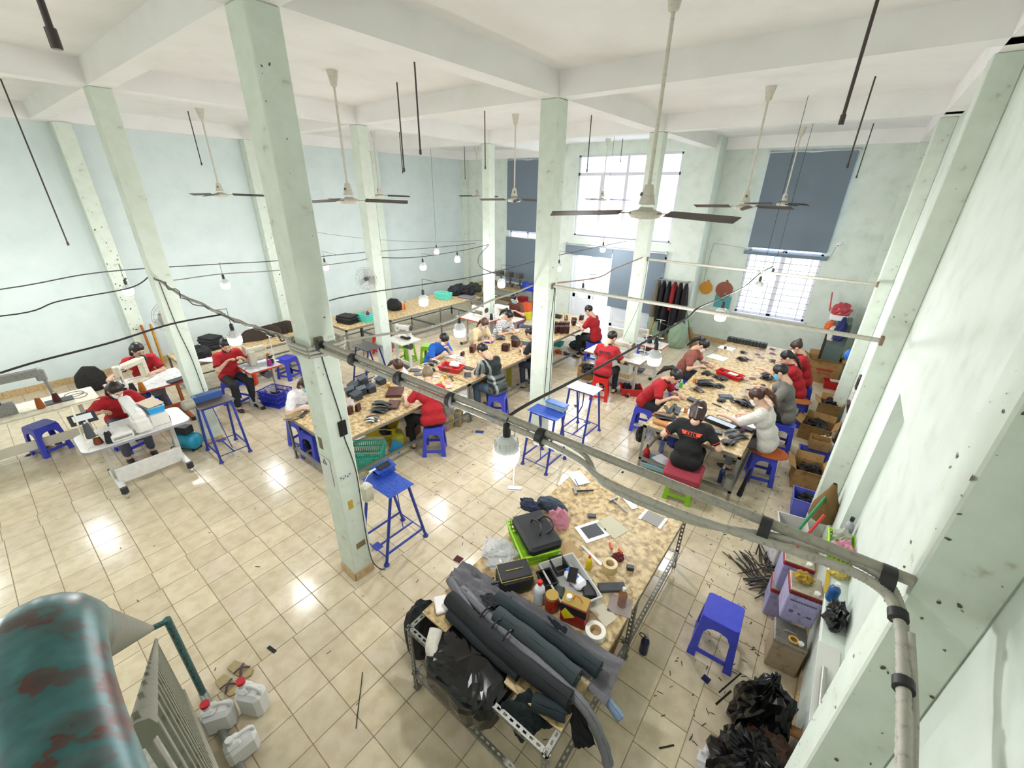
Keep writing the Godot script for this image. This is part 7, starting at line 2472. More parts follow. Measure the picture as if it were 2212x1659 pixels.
func build_right_side() -> void:
	rng.seed = 91
	# tins stacked in front of the sill
	var d0 := tin18("dirty grey tin with a yellow cap ring standing on the floor below the adhesive tin", Vector3(0.46, 0, -3.32), 0.12, "a7957a", "8f8676", false, true)
	obj("yellow_ring", MB.new().tube(ring_points(Vector3(0.02, 0.355, 0.06), 0.032, Vector3.UP, 14), 0.009, 6), hexm("d8a13a", 0.5), d0)
	tin18("lilac adhesive tin with a dark red top band stacked on the dirty tin", Vector3(0.45, 0.39, -3.52), 0.16, "a7a2c9", "8a2026")
	tin18("lilac tin with a red band standing behind the stacked adhesive tin", Vector3(0.36, 0, -3.86), 0.1, "9d99c4", "94222a", false)
	tin18("second lilac tin stacked behind the adhesive tin", Vector3(0.37, 0.37, -3.86), 0.14, "a09cc7", "8f2028", false)
	var d1 := tin18("white tin with a red cap by the wall pilaster", Vector3(0.28, 0, -4.55), 0.5, "cfcdd0", "c3c1c6", false)
	obj("red_cap", MB.new().cyl(Vector3(-0.05, 0.345, 0.05), Vector3(-0.05, 0.37, 0.05), 0.03, -1, 14), hexm("c8232a", 0.4), d1)
	lump("yellow_rag", "mustard yellow rag lying on the stacked adhesive tin", "cloth", Vector3(0.42, 0.745, -3.56), Vector3(0.07, 0.035, 0.07), grain("a88a2c", "cloth", 0.9), 0.4, 21)
	# sill
	var sy := 0.785
	basket("lime_basket", "lime green basket of odds and ends on the window sill", Vector3(0.63, sy, -4.02), 0.05, 0.2, 0.36, 0.12, "9ccb32")
	lump("pink_bag", "pink plastic bag in the basket on the sill", "plastic bag", Vector3(0.63, sy + 0.05, -3.95), Vector3(0.08, 0.1, 0.09), pane(Color("d790a6"), 0.8), 0.3, 22)
	lump("clear_bag", "crumpled clear bag in the basket on the sill", "plastic bag", Vector3(0.62, sy + 0.05, -4.12), Vector3(0.07, 0.1, 0.07), pane(Color("cfcfc6"), 0.5), 0.4, 23)
	lump("yellow_bag", "yellow bag behind the basket on the sill", "bag", Vector3(0.64, sy, -3.74), Vector3(0.06, 0.08, 0.06), grain("c9b55a", "cloth", 0.7), 0.3, 24)
	bottle("green capped clear bottle in the sill basket", Vector3(0.57, sy + 0.02, -3.98), 0.17, 0.03, "bcc7b0", "5aa83a", true)
	bottle("chrome and black flask beyond the sill basket", Vector3(0.66, sy, -4.28), 0.26, 0.04, "9a9ba2", "1b1c26")
	bottle("blue bottle with a white cap on the sill", Vector3(0.61, sy, -3.42), 0.18, 0.04, "1d4f8a", "e8e8ea")
	lump("black_bag", "black plastic bag on the sill", "plastic bag", Vector3(0.64, sy, -3.2), Vector3(0.07, 0.11, 0.12), hexm("0c0c0e", 0.2), 0.35, 25)
	sheet_paper("plastic_film", "clear plastic film lying along the sill", Vector3(0.63, sy, -2.6), 0.0, 0.13, 0.7, "c9c9c2", "film", 0.004)
	one("steel_tube", MB.new().cyl(Vector3(0, 0.02, -0.17), Vector3(0, 0.02, 0.17), 0.018, -1, 12), hexm("a5a49c", 0.35, 0.5), "grey metal tube lying on the plastic film", "tube", Vector3(0.61, sy + 0.004, -2.55))
	one("yellow_ruler", MB.new().cbox(Vector3(0, 0.004, 0), Vector3(0.03, 0.006, 0.3), 0.002), hexm("b89a2a", 0.5), "yellow plastic strip on the sill by the pole", "strip", Vector3(0.575, sy, -3.6))
	# broom between pilaster and tins
	var br := thing("straw_broom", "straw broom with a green handle leaning in the corner of the pilaster", "broom", Vector3(0.5, 0, -4.95), 0.0)
	obj("handle", MB.new().cyl(Vector3(-0.17, 0.55, 0.5), Vector3(0.03, 0.86, -0.1), 0.016, -1, 10), hexm("1f7a44", 0.4), br)
	obj("bristles", MB.new().lathe(Vector3(0.02, 0.45, 0.0), [Vector2(0.02, 0.5), Vector2(0.04, 0.42), Vector2(0.12, 0.2), Vector2(0.13, 0.05), Vector2(0, 0.05)], 16), grain("8a6a3a", "hair", 0.9), br)
	one("red_stick", MB.new().cyl(Vector3(0.36, 0.35, -4.4), Vector3(0.5, 0.75, -4.62), 0.015, -1, 10), hexm("c43a2c", 0.5), "red stick leaning beside the broom", "stick")
	tub("white_tub", "white plastic tub behind the white tin", Vector3(0.3, 0, -4.95), 0.2, 0.28, 0.24, 0.3, "cfcdc8")
	# scrap strips heaped on the floor
	for k in 5:
		strap_bundle(["heap of black leather trimmings nearest the lilac tins", "heap of black leather trimmings below the conduit", "small heap of trimmings at the tin foot", "tangle of thin black trimmings by the white tin", "tangle of trimmings spreading towards the blue stool"][k], at_y([1690, 1640, 1680, 1660, 1615][k], [1250, 1255, 1290, 1205, 1225][k]), 0.6 * k, 0.4, 0.25, 14, ["1b1512", "120f0e", "2b211b"], 0.014, "leather_trimmings", "leather")
	# crates and boxes between the pilasters
	tub("blue_crate", "violet blue plastic crate of black scraps beside the pilaster", at_y(1737, 1108), 0.1, 0.36, 0.3, 0.26, "5a64c8")
	lump("black_scraps", "black scraps filling the violet blue crate", "leather", at_y(1737, 1108) + Vector3(0, 0.1, 0), Vector3(0.14, 0.12, 0.11), grain("131216", "leather", 0.6), 0.35, 26)
	carton("open carton of dark scraps next to the violet crate", at_y(1757, 1052) + Vector3(-0.12, 0, 0), 0.15, Vector3(0.34, 0.3, 0.36))
	lump("dark_scraps", "dark brown scraps in the carton next to the violet crate", "leather", at_y(1757, 1052) + Vector3(-0.12, 0.15, 0), Vector3(0.14, 0.12, 0.15), grain("211611", "leather", 0.7), 0.35, 27)
	tub("blue_crate", "blue crate holding a carton between the wall pilasters", at_y(1752, 1005), 0.1, 0.4, 0.34, 0.22, "4f58b8")
	carton("small carton standing in the blue crate", at_y(1758, 990) + Vector3(0, 0.2, 0), 0.1, Vector3(0.26, 0.16, 0.2), false)
	lump("black_scraps", "black scraps beside the carton in the blue crate", "leather", at_y(1752, 1010) + Vector3(-0.05, 0.1, 0.06), Vector3(0.15, 0.12, 0.09), grain("101013", "leather", 0.6), 0.35, 28)
	lump("white_sack", "white plastic sack of scraps by the pilaster", "sack", at_y(1770, 978), Vector3(0.14, 0.2, 0.16), hexm("c9c7c2", 0.45), 0.3, 29)
	carton("wide carton with torn flaps and black scraps", at_y(1772, 948) + Vector3(-0.1, 0, 0), -0.1, Vector3(0.42, 0.26, 0.4))
	lump("black_scraps", "black scraps in the wide torn carton", "leather", at_y(1772, 948) + Vector3(-0.1, 0.13, 0), Vector3(0.18, 0.12, 0.16), grain("16120f", "leather", 0.7), 0.35, 30)
	carton("tall dark carton standing behind the torn carton", at_y(1778, 912), 0.1, Vector3(0.28, 0.4, 0.3))
	lump("black_scraps", "black scraps piled in the tall dark carton", "leather", at_y(1778, 912) + Vector3(0, 0.3, 0), Vector3(0.12, 0.12, 0.12), grain("161214", "leather", 0.7), 0.35, 31)
	# big printed carton and red tub by the barred window side
	var bigc := carton("large brown carton with red printing in the far right corner", at_y(1790, 818) + Vector3(-0.18, 0, 0.2), 0.12, Vector3(0.6, 0.5, 0.42))
	obj("red_print", MB.new().box(Vector3(0.02, 0.3, 0.214), Vector3(0.3, 0.06, 0.002)).box(Vector3(-0.24, 0.3, 0.214), Vector3(0.04, 0.12, 0.002)).box(Vector3(0.02, 0.22, 0.214), Vector3(0.22, 0.02, 0.002)), hexm("a8402c", 0.7), bigc)
	tub("red_tub", "red plastic tub of cards in front of the large printed carton", at_y(1795, 838), 0.1, 0.32, 0.24, 0.16, "c2202a")
	sheet_paper("card_pack", "white cards lying in the red tub", at_y(1800, 838) + Vector3(0, 0.15, 0), 0.2, 0.2, 0.14, "d8cfc0", "cards", 0.02)
	# small cabinet with glass door and things piled on top, right of the barred window
	var cab := thing("glass_cabinet", "narrow dark framed glass cabinet standing by the right wall", "cabinet", Vector3(0.22, 0, -11.35), -PI / 2.0)
	var wood := grain("3b2a20", "paint", 0.5)
	obj("frame", MB.new().cbox(Vector3(-0.35, 0.65, 0.17), Vector3(0.05, 1.3, 0.05), 0.004).cbox(Vector3(0.35, 0.65, 0.17), Vector3(0.05, 1.3, 0.05), 0.004).cbox(Vector3(0, 1.28, 0.17), Vector3(0.75, 0.05, 0.05), 0.004).cbox(Vector3(0, 0.05, 0.17), Vector3(0.75, 0.1, 0.05), 0.004).cbox(Vector3(0, 0.68, 0.17), Vector3(0.7, 0.06, 0.04), 0.004), wood, cab)
	obj("case", MB.new().cbox(Vector3(0, 0.65, -0.02), Vector3(0.74, 1.3, 0.34), 0.006), grain("5b6a66", "paint", 0.5), cab)
	for yy in [0.38, 0.98]:
		obj("pane", MB.new().box(Vector3(0, yy, 0.172), Vector3(0.66, 0.52, 0.006)), pane(Color("aebfba"), 0.6), cab)
	lump("red_parcel", "red plastic parcel on top of the glass cabinet", "parcel", Vector3(0.15, 1.42, -11.3), Vector3(0.18, 0.16, 0.16), hexm("a83a44", 0.35), 0.25, 33)
	one("white_carton_lid", MB.new().cbox(Vector3(0, 0.06, 0), Vector3(0.3, 0.12, 0.36), 0.01), hexm("dcdad6", 0.6), "white carton with a red side on the glass cabinet", "box", Vector3(0.14, 1.3, -11.35))
	one("red_file", MB.new().cbox(Vector3(0, 0.2, 0), Vector3(0.02, 0.4, 0.16), 0.003, Basis(Vector3.BACK, 0.15)), hexm("c02732", 0.5), "tall red folder standing on the glass cabinet", "folder", Vector3(-0.08, 1.42, -11.55))
	lump("orange_bag", "orange bag hanging at the front of the glass cabinet", "bag", Vector3(0.05, 1.12, -11.0), Vector3(0.1, 0.14, 0.1), grain("d8601f", "cloth", 0.6), 0.15, 34)
	lump("white_strap_bag", "white bag hanging beside the orange bag", "bag", Vector3(0.12, 0.95, -10.85), Vector3(0.07, 0.2, 0.07), grain("d8d4cc", "cloth", 0.7), 0.2, 35)
	lump("navy_jacket", "navy jacket hanging at the corner of the glass cabinet", "jacket", Vector3(0.24, 1.0, -10.75), Vector3(0.1, 0.3, 0.12), grain("1d2860", "cloth", 0.8), 0.2, 36)
	lump("blue_helmet", "bright blue helmet hanging by the pilaster", "helmet", Vector3(0.5, 0.9, -9.9), Vector3(0.1, 0.12, 0.12), hexm("1f6fc8", 0.35), 0.05, 37)
	for k in 3:
		one("dark_hide", MB.new().cbox(Vector3(0, 0.13, 0), Vector3(0.04, 0.26, 0.2), 0.01, Basis(Vector3.BACK, 0.15 * k)), grain(["2b1a16", "d0ccc4", "3a2019"][k], "leather", 0.6), ["brown hide bundle hung on the wall beside the pilaster", "white card hung on the wall beside the pilaster", "dark hide bundle hung lowest beside the pilaster"][k], "bundle", Vector3(0.56, 0.85 + 0.17 * (2 - k), -7.2 + 0.08 * k))
	# rubbish bags in the foreground
	lump("black_bag", "large black rubbish bag standing by the wall below the sill", "plastic bag", at_y(1640, 1590) + Vector3(-0.05, 0, 0), Vector3(0.19, 0.38, 0.19), hexm("0d0d0f", 0.22), 0.22, 41, 40)
	lump("black_bag", "open black rubbish bag with brown scraps in the foreground", "plastic bag", at_y(1600, 1690), Vector3(0.24, 0.28, 0.22), hexm("0d0d0f", 0.22), 0.22, 42, 40)
	lump("brown_scraps", "brown scraps showing in the open rubbish bag", "leather", at_y(1640, 1660) + Vector3(0, 0.26, 0), Vector3(0.14, 0.06, 0.12), grain("4a2f22", "leather", 0.6), 0.4, 43)
	one("tan_tube", MB.new().cyl(Vector3(-0.1, 0, 0), Vector3(0.1, 0.06, 0.02), 0.035, -1, 14), grain("9a6a42", "card", 0.7), "tan cardboard tube between the rubbish bags", "tube", at_y(1700, 1640) + Vector3(0, 0.3, 0))
	lump("white_paper_bag", "white paper bag at the foot of the rubbish bags", "bag", at_y(1535, 1655), Vector3(0.1, 0.1, 0.1), hexm("d9d9dc", 0.7), 0.3, 44)
	one("plank", MB.new().cbox(Vector3(0, 0.3, 0), Vector3(0.02, 0.6, 0.1), 0.003, Basis(Vector3.BACK, -0.1)), grain("6a4636", "card", 0.7), "narrow brown board leaning on the wall behind the rubbish bags", "board", at_y(1725, 1560))


func q2(x: float, y: float, h := 0.752) -> Vector3:
	return at_y(550.0 + x / 3.16, 550.0 + y / 3.16, h)


func q3(x: float, y: float, h := 0.752) -> Vector3:
	return at_y(1150.0 + x / 3.16, 600.0 + y / 3.16, h)


# ---------------------------------------------------------------- leather row on the left
func build_left_clutter() -> void:
	rng.seed = 101
	var brown := "4a221b"
	# folded dark cases near the column
	var cases := [[655, 955, "dark slate case nearest the foreground column"], [700, 985, "dark slate case leaning in the front row of cases"], [745, 900, "large dark slate case at the back of the cases"], [735, 950, "dark slate case in the middle of the cases"], [795, 935, "dark slate case at the right of the cases"], [865, 880, "small dark slate case standing apart from the others"], [680, 920, "dark slate case between the column and the large case"]]
	for k in cases.size():
		var c: Array = cases[k]
		var t := thing("leather_case", c[2], "leather case", q2(c[0], c[1]), rng.randf_range(-0.4, 0.4))
		var h := 0.1 if k != 2 else 0.16
		obj("body", MB.new().cbox(Vector3(0, h / 2.0, 0), Vector3(0.15, h, 0.13), 0.012), grain("29323a", "leather", 0.5), t)
		obj("lid_fold", MB.new().cbox(Vector3(0, h + 0.006, 0.01), Vector3(0.16, 0.01, 0.15), 0.004, Basis(Vector3.RIGHT, 0.2)), grain("323c45", "leather", 0.45), t)
	stack("leather_stack", "thick stack of brown leather sheets before the woman in red", "leather", q2(960, 945), 0.75, 0.24, 0.32, 7, 0.006, [brown, "552a22"], 0.004)
	stack("leather_stack", "worn stack of brown leather panels beside the black straps", "leather", q2(950, 1030), 0.7, 0.16, 0.26, 5, 0.006, ["5a3326", "44241c"], 0.02)
	strap_bundle("fan of dark green leather straps beside the woman in red", q2(860, 1060), 0.6, 0.3, 0.26, 16, ["17211f", "1d2a28", "10171a"], 0.045)
	strap_bundle("dark leather straps with white edges at the table front", q2(800, 1135), 0.5, 0.2, 0.14, 9, ["151a1c", "cfcfc8", "1d2428"], 0.04)
	for k in 2:
		leaf_block(["standing brown wallet leaves beside the phone column", "second pair of standing brown wallet leaves"][k], q2(655 + k * 55, 1085 - k * 20), 0.4, 0.09, 0.11, 4, 0.012, brown)
	lump("clear_bag", "knotted clear plastic bag behind the standing wallet leaves", "plastic bag", q2(655, 1030), Vector3(0.06, 0.08, 0.05), pane(Color("dcdcdc"), 0.45), 0.3, 51)
	jar("yellow glue jar behind the brown leather stack", q2(915, 905), 0.08, 0.03, "c99b3a", "d8c48a", true)
	lump("paper_scraps", "pile of pale cuttings at the near end of the leather table", "scraps", q2(265, 1110), Vector3(0.1, 0.02, 0.12), grain("8d7a58", "card", 0.8), 0.4, 52)
	sheet_paper("pattern_sheet", "white pattern sheet before the worker in white by the column", q2(325, 1045), 0.3, 0.3, 0.2, "dcdad6")
	one("dark_sheath", MB.new().cbox(Vector3(0, 0.012, 0), Vector3(0.05, 0.024, 0.2), 0.008, turn_y(0.7)), grain("2a2624", "leather", 0.5), "dark leather sheath on the pale cuttings", "sheath", q2(335, 1095))
	# middle table
	tub("red_tray", "red plastic tray with white paper in the middle of the leather table", q2(1345, 790), 0.25, 0.42, 0.26, 0.09, "b81f22", "tray")
	sheet_paper("white_card", "white card standing in the red tray", q2(1370, 760, 0.78), 0.4, 0.2, 0.14, "dfddd8", "card", 0.07)
	one("dark_pad", MB.new().cbox(Vector3(0, 0.03, 0), Vector3(0.16, 0.05, 0.12), 0.01, turn_y(0.3)), grain("3a3433", "leather", 0.5), "dark pad in the red tray", "pad", q2(1315, 790, 0.77))
	stack("leather_stack", "dark wallet with a light edge before the man in plaid", "leather", q2(1455, 825), 0.7, 0.12, 0.2, 4, 0.005, ["cfcfca", "1c1f24"], 0.004)
	stack("leather_stack", "flat black panel beyond the red tray", "leather", q2(1455, 775), 0.1, 0.24, 0.12, 2, 0.004, ["1a1c20"], 0.003)
	strap_bundle("row of black and white striped straps beyond the red tray", q2(1215, 745), 0.2, 0.22, 0.2, 10, ["1d2024", "d3d3cf", "3b4046"], 0.035)
	stack("leather_stack", "grey leather shapes on a pale sheet near the brown haired worker", "leather", q2(1100, 790), 0.4, 0.16, 0.12, 3, 0.005, ["3f454c", "52585f"], 0.03)
	stack("leather_stack", "slate leather shapes beside the brown haired worker", "leather", q2(1125, 815), 0.9, 0.14, 0.1, 3, 0.004, ["596068", "474e56"], 0.03)
	strap_bundle("black jagged offcuts near the blond head", q2(1205, 800), 0.3, 0.14, 0.1, 8, ["15161a"], 0.05)
	jar("pink brush jar on the leather table", q2(1270, 790), 0.1, 0.03, "c48aa0", "8a5a6c", true)
	jar("small yellow jar near the red tray", q2(1300, 845), 0.06, 0.022, "d0a030", "e0c060", true)
	jar("second small yellow jar near the red tray", q2(1272, 880), 0.06, 0.022, "d8aa36", "e0c060", true)
	hand_tool("long handled hammer between the red tray and the table edge", q2(1345, 850), -0.5, 0.2, "hammer", "2a2726")
	sheet_paper("pink_strip", "pink plastic strip at the front edge of the leather table", q2(1325, 880), -0.3, 0.2, 0.05, "cf7f78", "strip")
	lump("crumpled_paper", "crumpled white paper beside the pink strip", "paper", q2(1330, 905), Vector3(0.05, 0.02, 0.05), hexm("dcd6cc", 0.8), 0.4, 53)
	sheet_paper("red_folder", "bright red folder before the brown haired worker", q2(1010, 812), 0.6, 0.14, 0.08, "d03a2c", "folder", 0.01)
	leaf_block("large brown leather piece folded like a tent near the bulb", q2(1490, 660), 0.5, 0.2, 0.13, 5, 0.02, "57271f")
	leaf_block("small brown block beside the tent shaped leather", q2(1420, 690), 0.3, 0.1, 0.08, 4, 0.012, "55251d")
	for k in 2:
		leaf_block(["fanned brown wallet block before the middle column", "fanned brown wallet block nearest the middle column"][k], q2(1715 + k * 65, 655 - k * 30), 0.3, 0.14, 0.14, 9, 0.016, ["4a251d", "543026"][k])
	lump("black_pouch", "black pouch behind the fanned wallet blocks", "bag", q2(1775, 575), Vector3(0.1, 0.05, 0.08), grain("17181b", "leather", 0.5), 0.1, 54)
	sheet_paper("dark_mat", "dark cutting mat against the middle column", q2(1835, 605), 0.2, 0.3, 0.24, "2f3b38", "mat", 0.004)
	bottle("small dropper bottle before the middle column", q2(1820, 640), 0.13, 0.022, "b0522f", "5a7fa8")
	sheet_paper("grey_slab", "grey stone slab at the front edge by the middle column", q2(1840, 668), -0.1, 0.22, 0.06, "5d6065", "slab", 0.03)
	strap_bundle("grey and black leather shapes before the woman in cream", q2(1680, 575), 0.4, 0.22, 0.16, 10, ["3a3e44", "23262b", "6d7278"], 0.05)
	sheet_paper("blue_booklet", "blue and red booklet before the woman in cream", q2(1590, 595), 0.4, 0.26, 0.18, "5a4fb0", "booklet", 0.004)
	jar("yellow jar beside the blue booklet", q2(1555, 610), 0.08, 0.026, "d8a84a", "c98a7a", true)
	sheet_paper("pattern_sheet", "white pattern sheet under the hands of the woman in stripes", q2(1760, 515), 0.3, 0.3, 0.16, "d9d6d2")
	jar("orange glue jar before the woman in stripes", q2(1712, 540), 0.08, 0.026, "b5651e", "c9855a", true)
	stack("leather_stack", "black and white folder stack near the middle column top", "folders", q2(1860, 495), 0.3, 0.3, 0.2, 3, 0.008, ["2a2b30", "d6d6d6", "3a3b42"], 0.01, "folder")
	sheet_paper("pattern_sheet", "pale sheets under the hands of the worker in blue", q2(1340, 690), 0.2, 0.28, 0.2, "cfd2da")
	lump("clear_bag", "clear bag of parts behind the red tray", "plastic bag", q2(1400, 725), Vector3(0.12, 0.05, 0.08), pane(Color("d8d0cc"), 0.5), 0.35, 55)
	hand_tool("white handled knife beside the yellow jars", q2(1245, 835), 0.9, 0.14, "knife", "d8d4cc")
	# far leather table, right of the middle column
	for k in 6:
		leaf_block("standing brown leather block in the far leather heap", q2(2055 + 35 * (k % 3), 505 + 28 * (k / 3)), rng.randf_range(0, 1.5), 0.16, 0.16, 6, 0.018, ["45201a", "3d1c17", "4e2820"][k % 3]).set_meta("group", "brown blocks in the far leather heap")
	for k in 4:
		leaf_block("open brown leather box on the far leather table", q2(2125 + 30 * (k % 2) + 25 * k, 445 + 18 * (k % 3)), rng.randf_range(0, 1.5), 0.12, 0.12, 5, 0.02, "4c241c").set_meta("group", "open brown boxes on the far leather table")
	sheet_paper("pale_sheet", "pale sheets on the far leather table near the man in red", q3(300, 320), 0.2, 0.35, 0.2, "d5d0c8")
	tub("black_tub", "dark tray at the head of the far leather table", q2(2070, 430), 0.2, 0.2, 0.16, 0.06, "22242a", "tray")
	# under and around the leather tables
	tub("yellow_tub", "yellow tub of black cases under the leather table", q2(870, 1215, 0.2), 0.7, 0.5, 0.28, 0.14, "b8a021")
	lump("black_cases", "black cases lying in the yellow tub", "cases", q2(870, 1205, 0.25), Vector3(0.2, 0.07, 0.1), grain("15151a", "leather", 0.5), 0.3, 56)
	lump("yellow_bag", "yellow and blue fabric bag under the leather table", "bag", q2(965, 1290, 0.0), Vector3(0.2, 0.18, 0.14), grain("a8a02c", "cloth", 0.8), 0.12, 57)
	one("blue_patch", MB.new().cbox(Vector3.ZERO, Vector3(0.16, 0.18, 0.01), 0.003, Basis(Vector3.RIGHT, -0.5) * turn_y(0.6)), hexm("1f7fae", 0.6), "blue panel on the yellow fabric bag", "patch", q2(980, 1280, 0.1) + Vector3(0.08, 0, 0.1))
	tub("red_bin", "dark red bin with a yellow rim under the plaid man's table", q2(1540, 850, 0.2), 0.6, 0.4, 0.3, 0.16, "8a1f1c")
	tub("yellow_tub", "yellow tub below the red bin", q2(1545, 890, 0.08), 0.6, 0.42, 0.32, 0.1, "c2b02c")
	bottle("pink flask standing beside the stool of the woman in red", q2(1310, 1195, 0), 0.26, 0.045, "c07f86", "b5727a")
	bottle("yellow bottle standing beside the pink flask", q2(1345, 1165, 0), 0.2, 0.03, "c2a32a", "d8c86a")
	var bag := thing("canvas_bag", "beige canvas shopping bag under the leather table", "bag", q2(1395, 1160, 0), 0.5)
	obj("body", MB.new().cbox(Vector3(0, 0.14, 0), Vector3(0.12, 0.28, 0.2), 0.02), grain("9a8a68", "cloth", 0.9), bag)
	obj("handle", MB.new().tube(smooth_path([Vector3(0, 0.27, -0.06), Vector3(0, 0.38, -0.04), Vector3(0, 0.38, 0.04), Vector3(0, 0.27, 0.06)], 4), 0.008, 6), grain("8a7a5a", "cloth", 0.9), bag)
	carton("brown box behind the stool of the woman in red", q2(1085, 1225, 0), 0.4, Vector3(0.16, 0.18, 0.2), false, "5a3a28")
	one("olive_tin_sheet", MB.new().cbox(Vector3(0, 0.22, 0), Vector3(0.02, 0.44, 0.16), 0.003), grain("8f8a2a", "card", 0.5), "olive yellow tin panel behind the man in plaid", "panel", q2(1735, 900, 0))
	basket("teal_crate", "teal plastic crate standing on the floor behind the foreground column", at_y(795, 1002), 0.75, 0.5, 0.36, 0.3, "35ab92")
	basket("blue_crate", "deep blue plastic crate on the floor beside the worker in white", at_y(600, 872), 0.35, 0.46, 0.36, 0.3, "1f2fae")
	lump("dark_goods", "dark goods in the deep blue crate", "goods", at_y(600, 872) + Vector3(0, 0.03, 0), Vector3(0.17, 0.14, 0.12), grain("1a1c2c", "leather", 0.6), 0.3, 58)
	tub("teal_tray", "teal tray under the far leather table", q2(2065, 620, 0.1), 0.2, 0.3, 0.24, 0.1, "35a090", "tray")
	lump("orange_bag", "orange bag on the floor right of the middle column", "bag", q3(175, 515, 0), Vector3(0.1, 0.06, 0.08), grain("c9501f", "cloth", 0.8), 0.3, 59)
	lump("green_bag", "dark green sack lying near the far leather table", "sack", q3(315, 485, 0), Vector3(0.28, 0.14, 0.2), grain("15302c", "cloth", 0.8), 0.15, 60)
	for k in 2:
		one("sandal", MB.new().cbox(Vector3(0, 0.015, 0), Vector3(0.09, 0.03, 0.22), 0.012, turn_y(0.6 + k)), hexm("1d1a1a", 0.7), ["black sandal on the floor beside the orange bag", "second black sandal beside the orange bag"][k], "sandal", q3(225 + k * 35, 520 + k * 8, 0))


# ---------------------------------------------------------------- right hand worktable
func build_right_clutter() -> void:
	rng.seed = 202
	var bar := thing("dark_block_row", "long dark green block of stacked cases at the far end of the right worktable", "leather", (q3(1355, 440) + q3(1570, 470)) * 0.5, 0.0)
	for k in 12:
		obj("case", MB.new().cbox(Vector3(-0.36 + k * 0.065, 0.05 + rng.randf_range(0, 0.006), 0), Vector3(0.062, 0.1, 0.13), 0.006), grain(["20241d", "262b22", "1b1f1a"][k % 3], "leather", 0.6), bar)
	var bl := ["141316", "1b1a1f", "22201f"]
	var list := [[1440, 515, "pair of dark purple pots on the right worktable", 0.14, 6], [1430, 562, "dark round leather pieces near the far pink scraps", 0.2, 8], [1200, 660, "black straps beside the red tray on the right worktable", 0.22, 8], [1285, 690, "black leather panels behind the red tray", 0.24, 9], [1180, 735, "large heap of black leather pieces in the middle left of the right worktable", 0.3, 16], [1270, 745, "black strips next to the large black heap", 0.18, 7], [1130, 770, "brown and black offcuts by the glue jar", 0.2, 8], [1605, 690, "heap of black leather before the reaching woman", 0.26, 14], [1440, 870, "black jagged leather heap before the masked man in grey", 0.26, 14], [1295, 845, "black straps beside the grey curved piece", 0.16, 7], [905, 960, "dark straps with tan edges at the near left corner of the right worktable", 0.3, 12], [960, 910, "dark grey folded sleeves beside the red shirted woman", 0.3, 10], [1650, 575, "dark strips near the pink scraps", 0.16, 6], [1390, 1085, "grey leather offcuts at the near right corner of the right worktable", 0.26, 10], [1340, 1130, "black tangle on the near edge of the right worktable", 0.18, 9]]
	for k in list.size():
		var c: Array = list[k]
		var cols := bl
		if k in [11, 13]:
			cols = ["3a3f45", "4a5058", "2c3036"]
		elif k == 6:
			cols = ["3a211a", "1b1816", "5a3a2a"]
		elif k == 10:
			cols = ["1d1a1a", "8a6444", "141214"]
		strap_bundle(c[2], q3(c[0], c[1]), rng.randf_range(0, 3.1), c[3], c[3] * 0.6, c[4], cols, 0.05)
	tub("red_tray", "red plastic tray on the right worktable", q3(1345, 675), -0.25, 0.44, 0.2, 0.07, "b3161a", "tray")
	sheet_paper("parts_bag", "white printed bag lying in the red tray on the right worktable", q3(1370, 660, 0.79), -0.2, 0.16, 0.1, "c9c4c0", "bag", 0.02)
	hand_tool("black handled knife resting on the red tray", q3(1310, 640, 0.83), -0.6, 0.22, "knife", "1a1a1c")
	stack("leather_stack", "grey curved leather pieces in the centre of the right worktable", "leather", q3(1320, 815), 0.6, 0.2, 0.12, 4, 0.006, ["3d434b", "474e57"], 0.02)
	stack("leather_stack", "folded slate leather next to the woman in the red polo", "leather", q3(1115, 850), -0.3, 0.24, 0.1, 5, 0.008, ["454b52", "363b42"], 0.02)
	stack("leather_stack", "long dark slab of leather under a clear sheet on the near end", "leather", q3(1280, 1005), -0.2, 0.42, 0.13, 5, 0.012, ["1c2329", "232b33"], 0.006)
	sheet_paper("clear_sheet", "clear plastic sheet on the long dark slab", q3(1290, 985, 0.815), -0.2, 0.38, 0.11, "aeb6c2", "sheet")
	stack("leather_stack", "second dark slab beside the white sheets", "leather", q3(1430, 1025), -0.15, 0.3, 0.1, 3, 0.01, ["17191e"], 0.006)
	sheet_paper("white_sheets", "white paper sheets before the woman in the loose white shirt", q3(1440, 985), -0.15, 0.36, 0.26, "e3e2e2")
	sheet_paper("white_sheets", "white and red sheets before the woman in black", q3(1090, 920), -0.1, 0.3, 0.16, "dcd6d6")
	sheet_paper("pale_plate", "milky plastic plate near the woman in pink", q3(1265, 545), -0.2, 0.34, 0.3, "c6c6c2", "plate", 0.005)
	sheet_paper("white_tray", "white sheet at the far left corner of the right worktable", q3(1325, 480), -0.1, 0.3, 0.26, "dedcd8")
	smartphone("smartphone beside the orange glue jar", q3(1578, 740), 0.4, "53565e")
	jar("orange glue jar in the middle of the right worktable", q3(1513, 755), 0.1, 0.03, "b8701f", "c99a4a", true)
	jar("orange glue jar beside the large black heap", q3(1105, 715), 0.08, 0.03, "b8741c", "c99a4a", true)
	jar("orange glue jar before the woman in black", q3(1045, 920), 0.09, 0.03, "b5681a", "c99a4a", true)
	jar("small dark red pot near the far left corner", q3(1315, 487), 0.06, 0.025, "5a1a20", "6a2228")
	one("tan_pad", MB.new().cbox(Vector3(0, 0.02, 0), Vector3(0.3, 0.04, 0.11), 0.012, turn_y(0.05)), grain("b5763a", "leather", 0.6), "tan leather roll at the near left corner of the right worktable", "leather", q3(900, 1005))
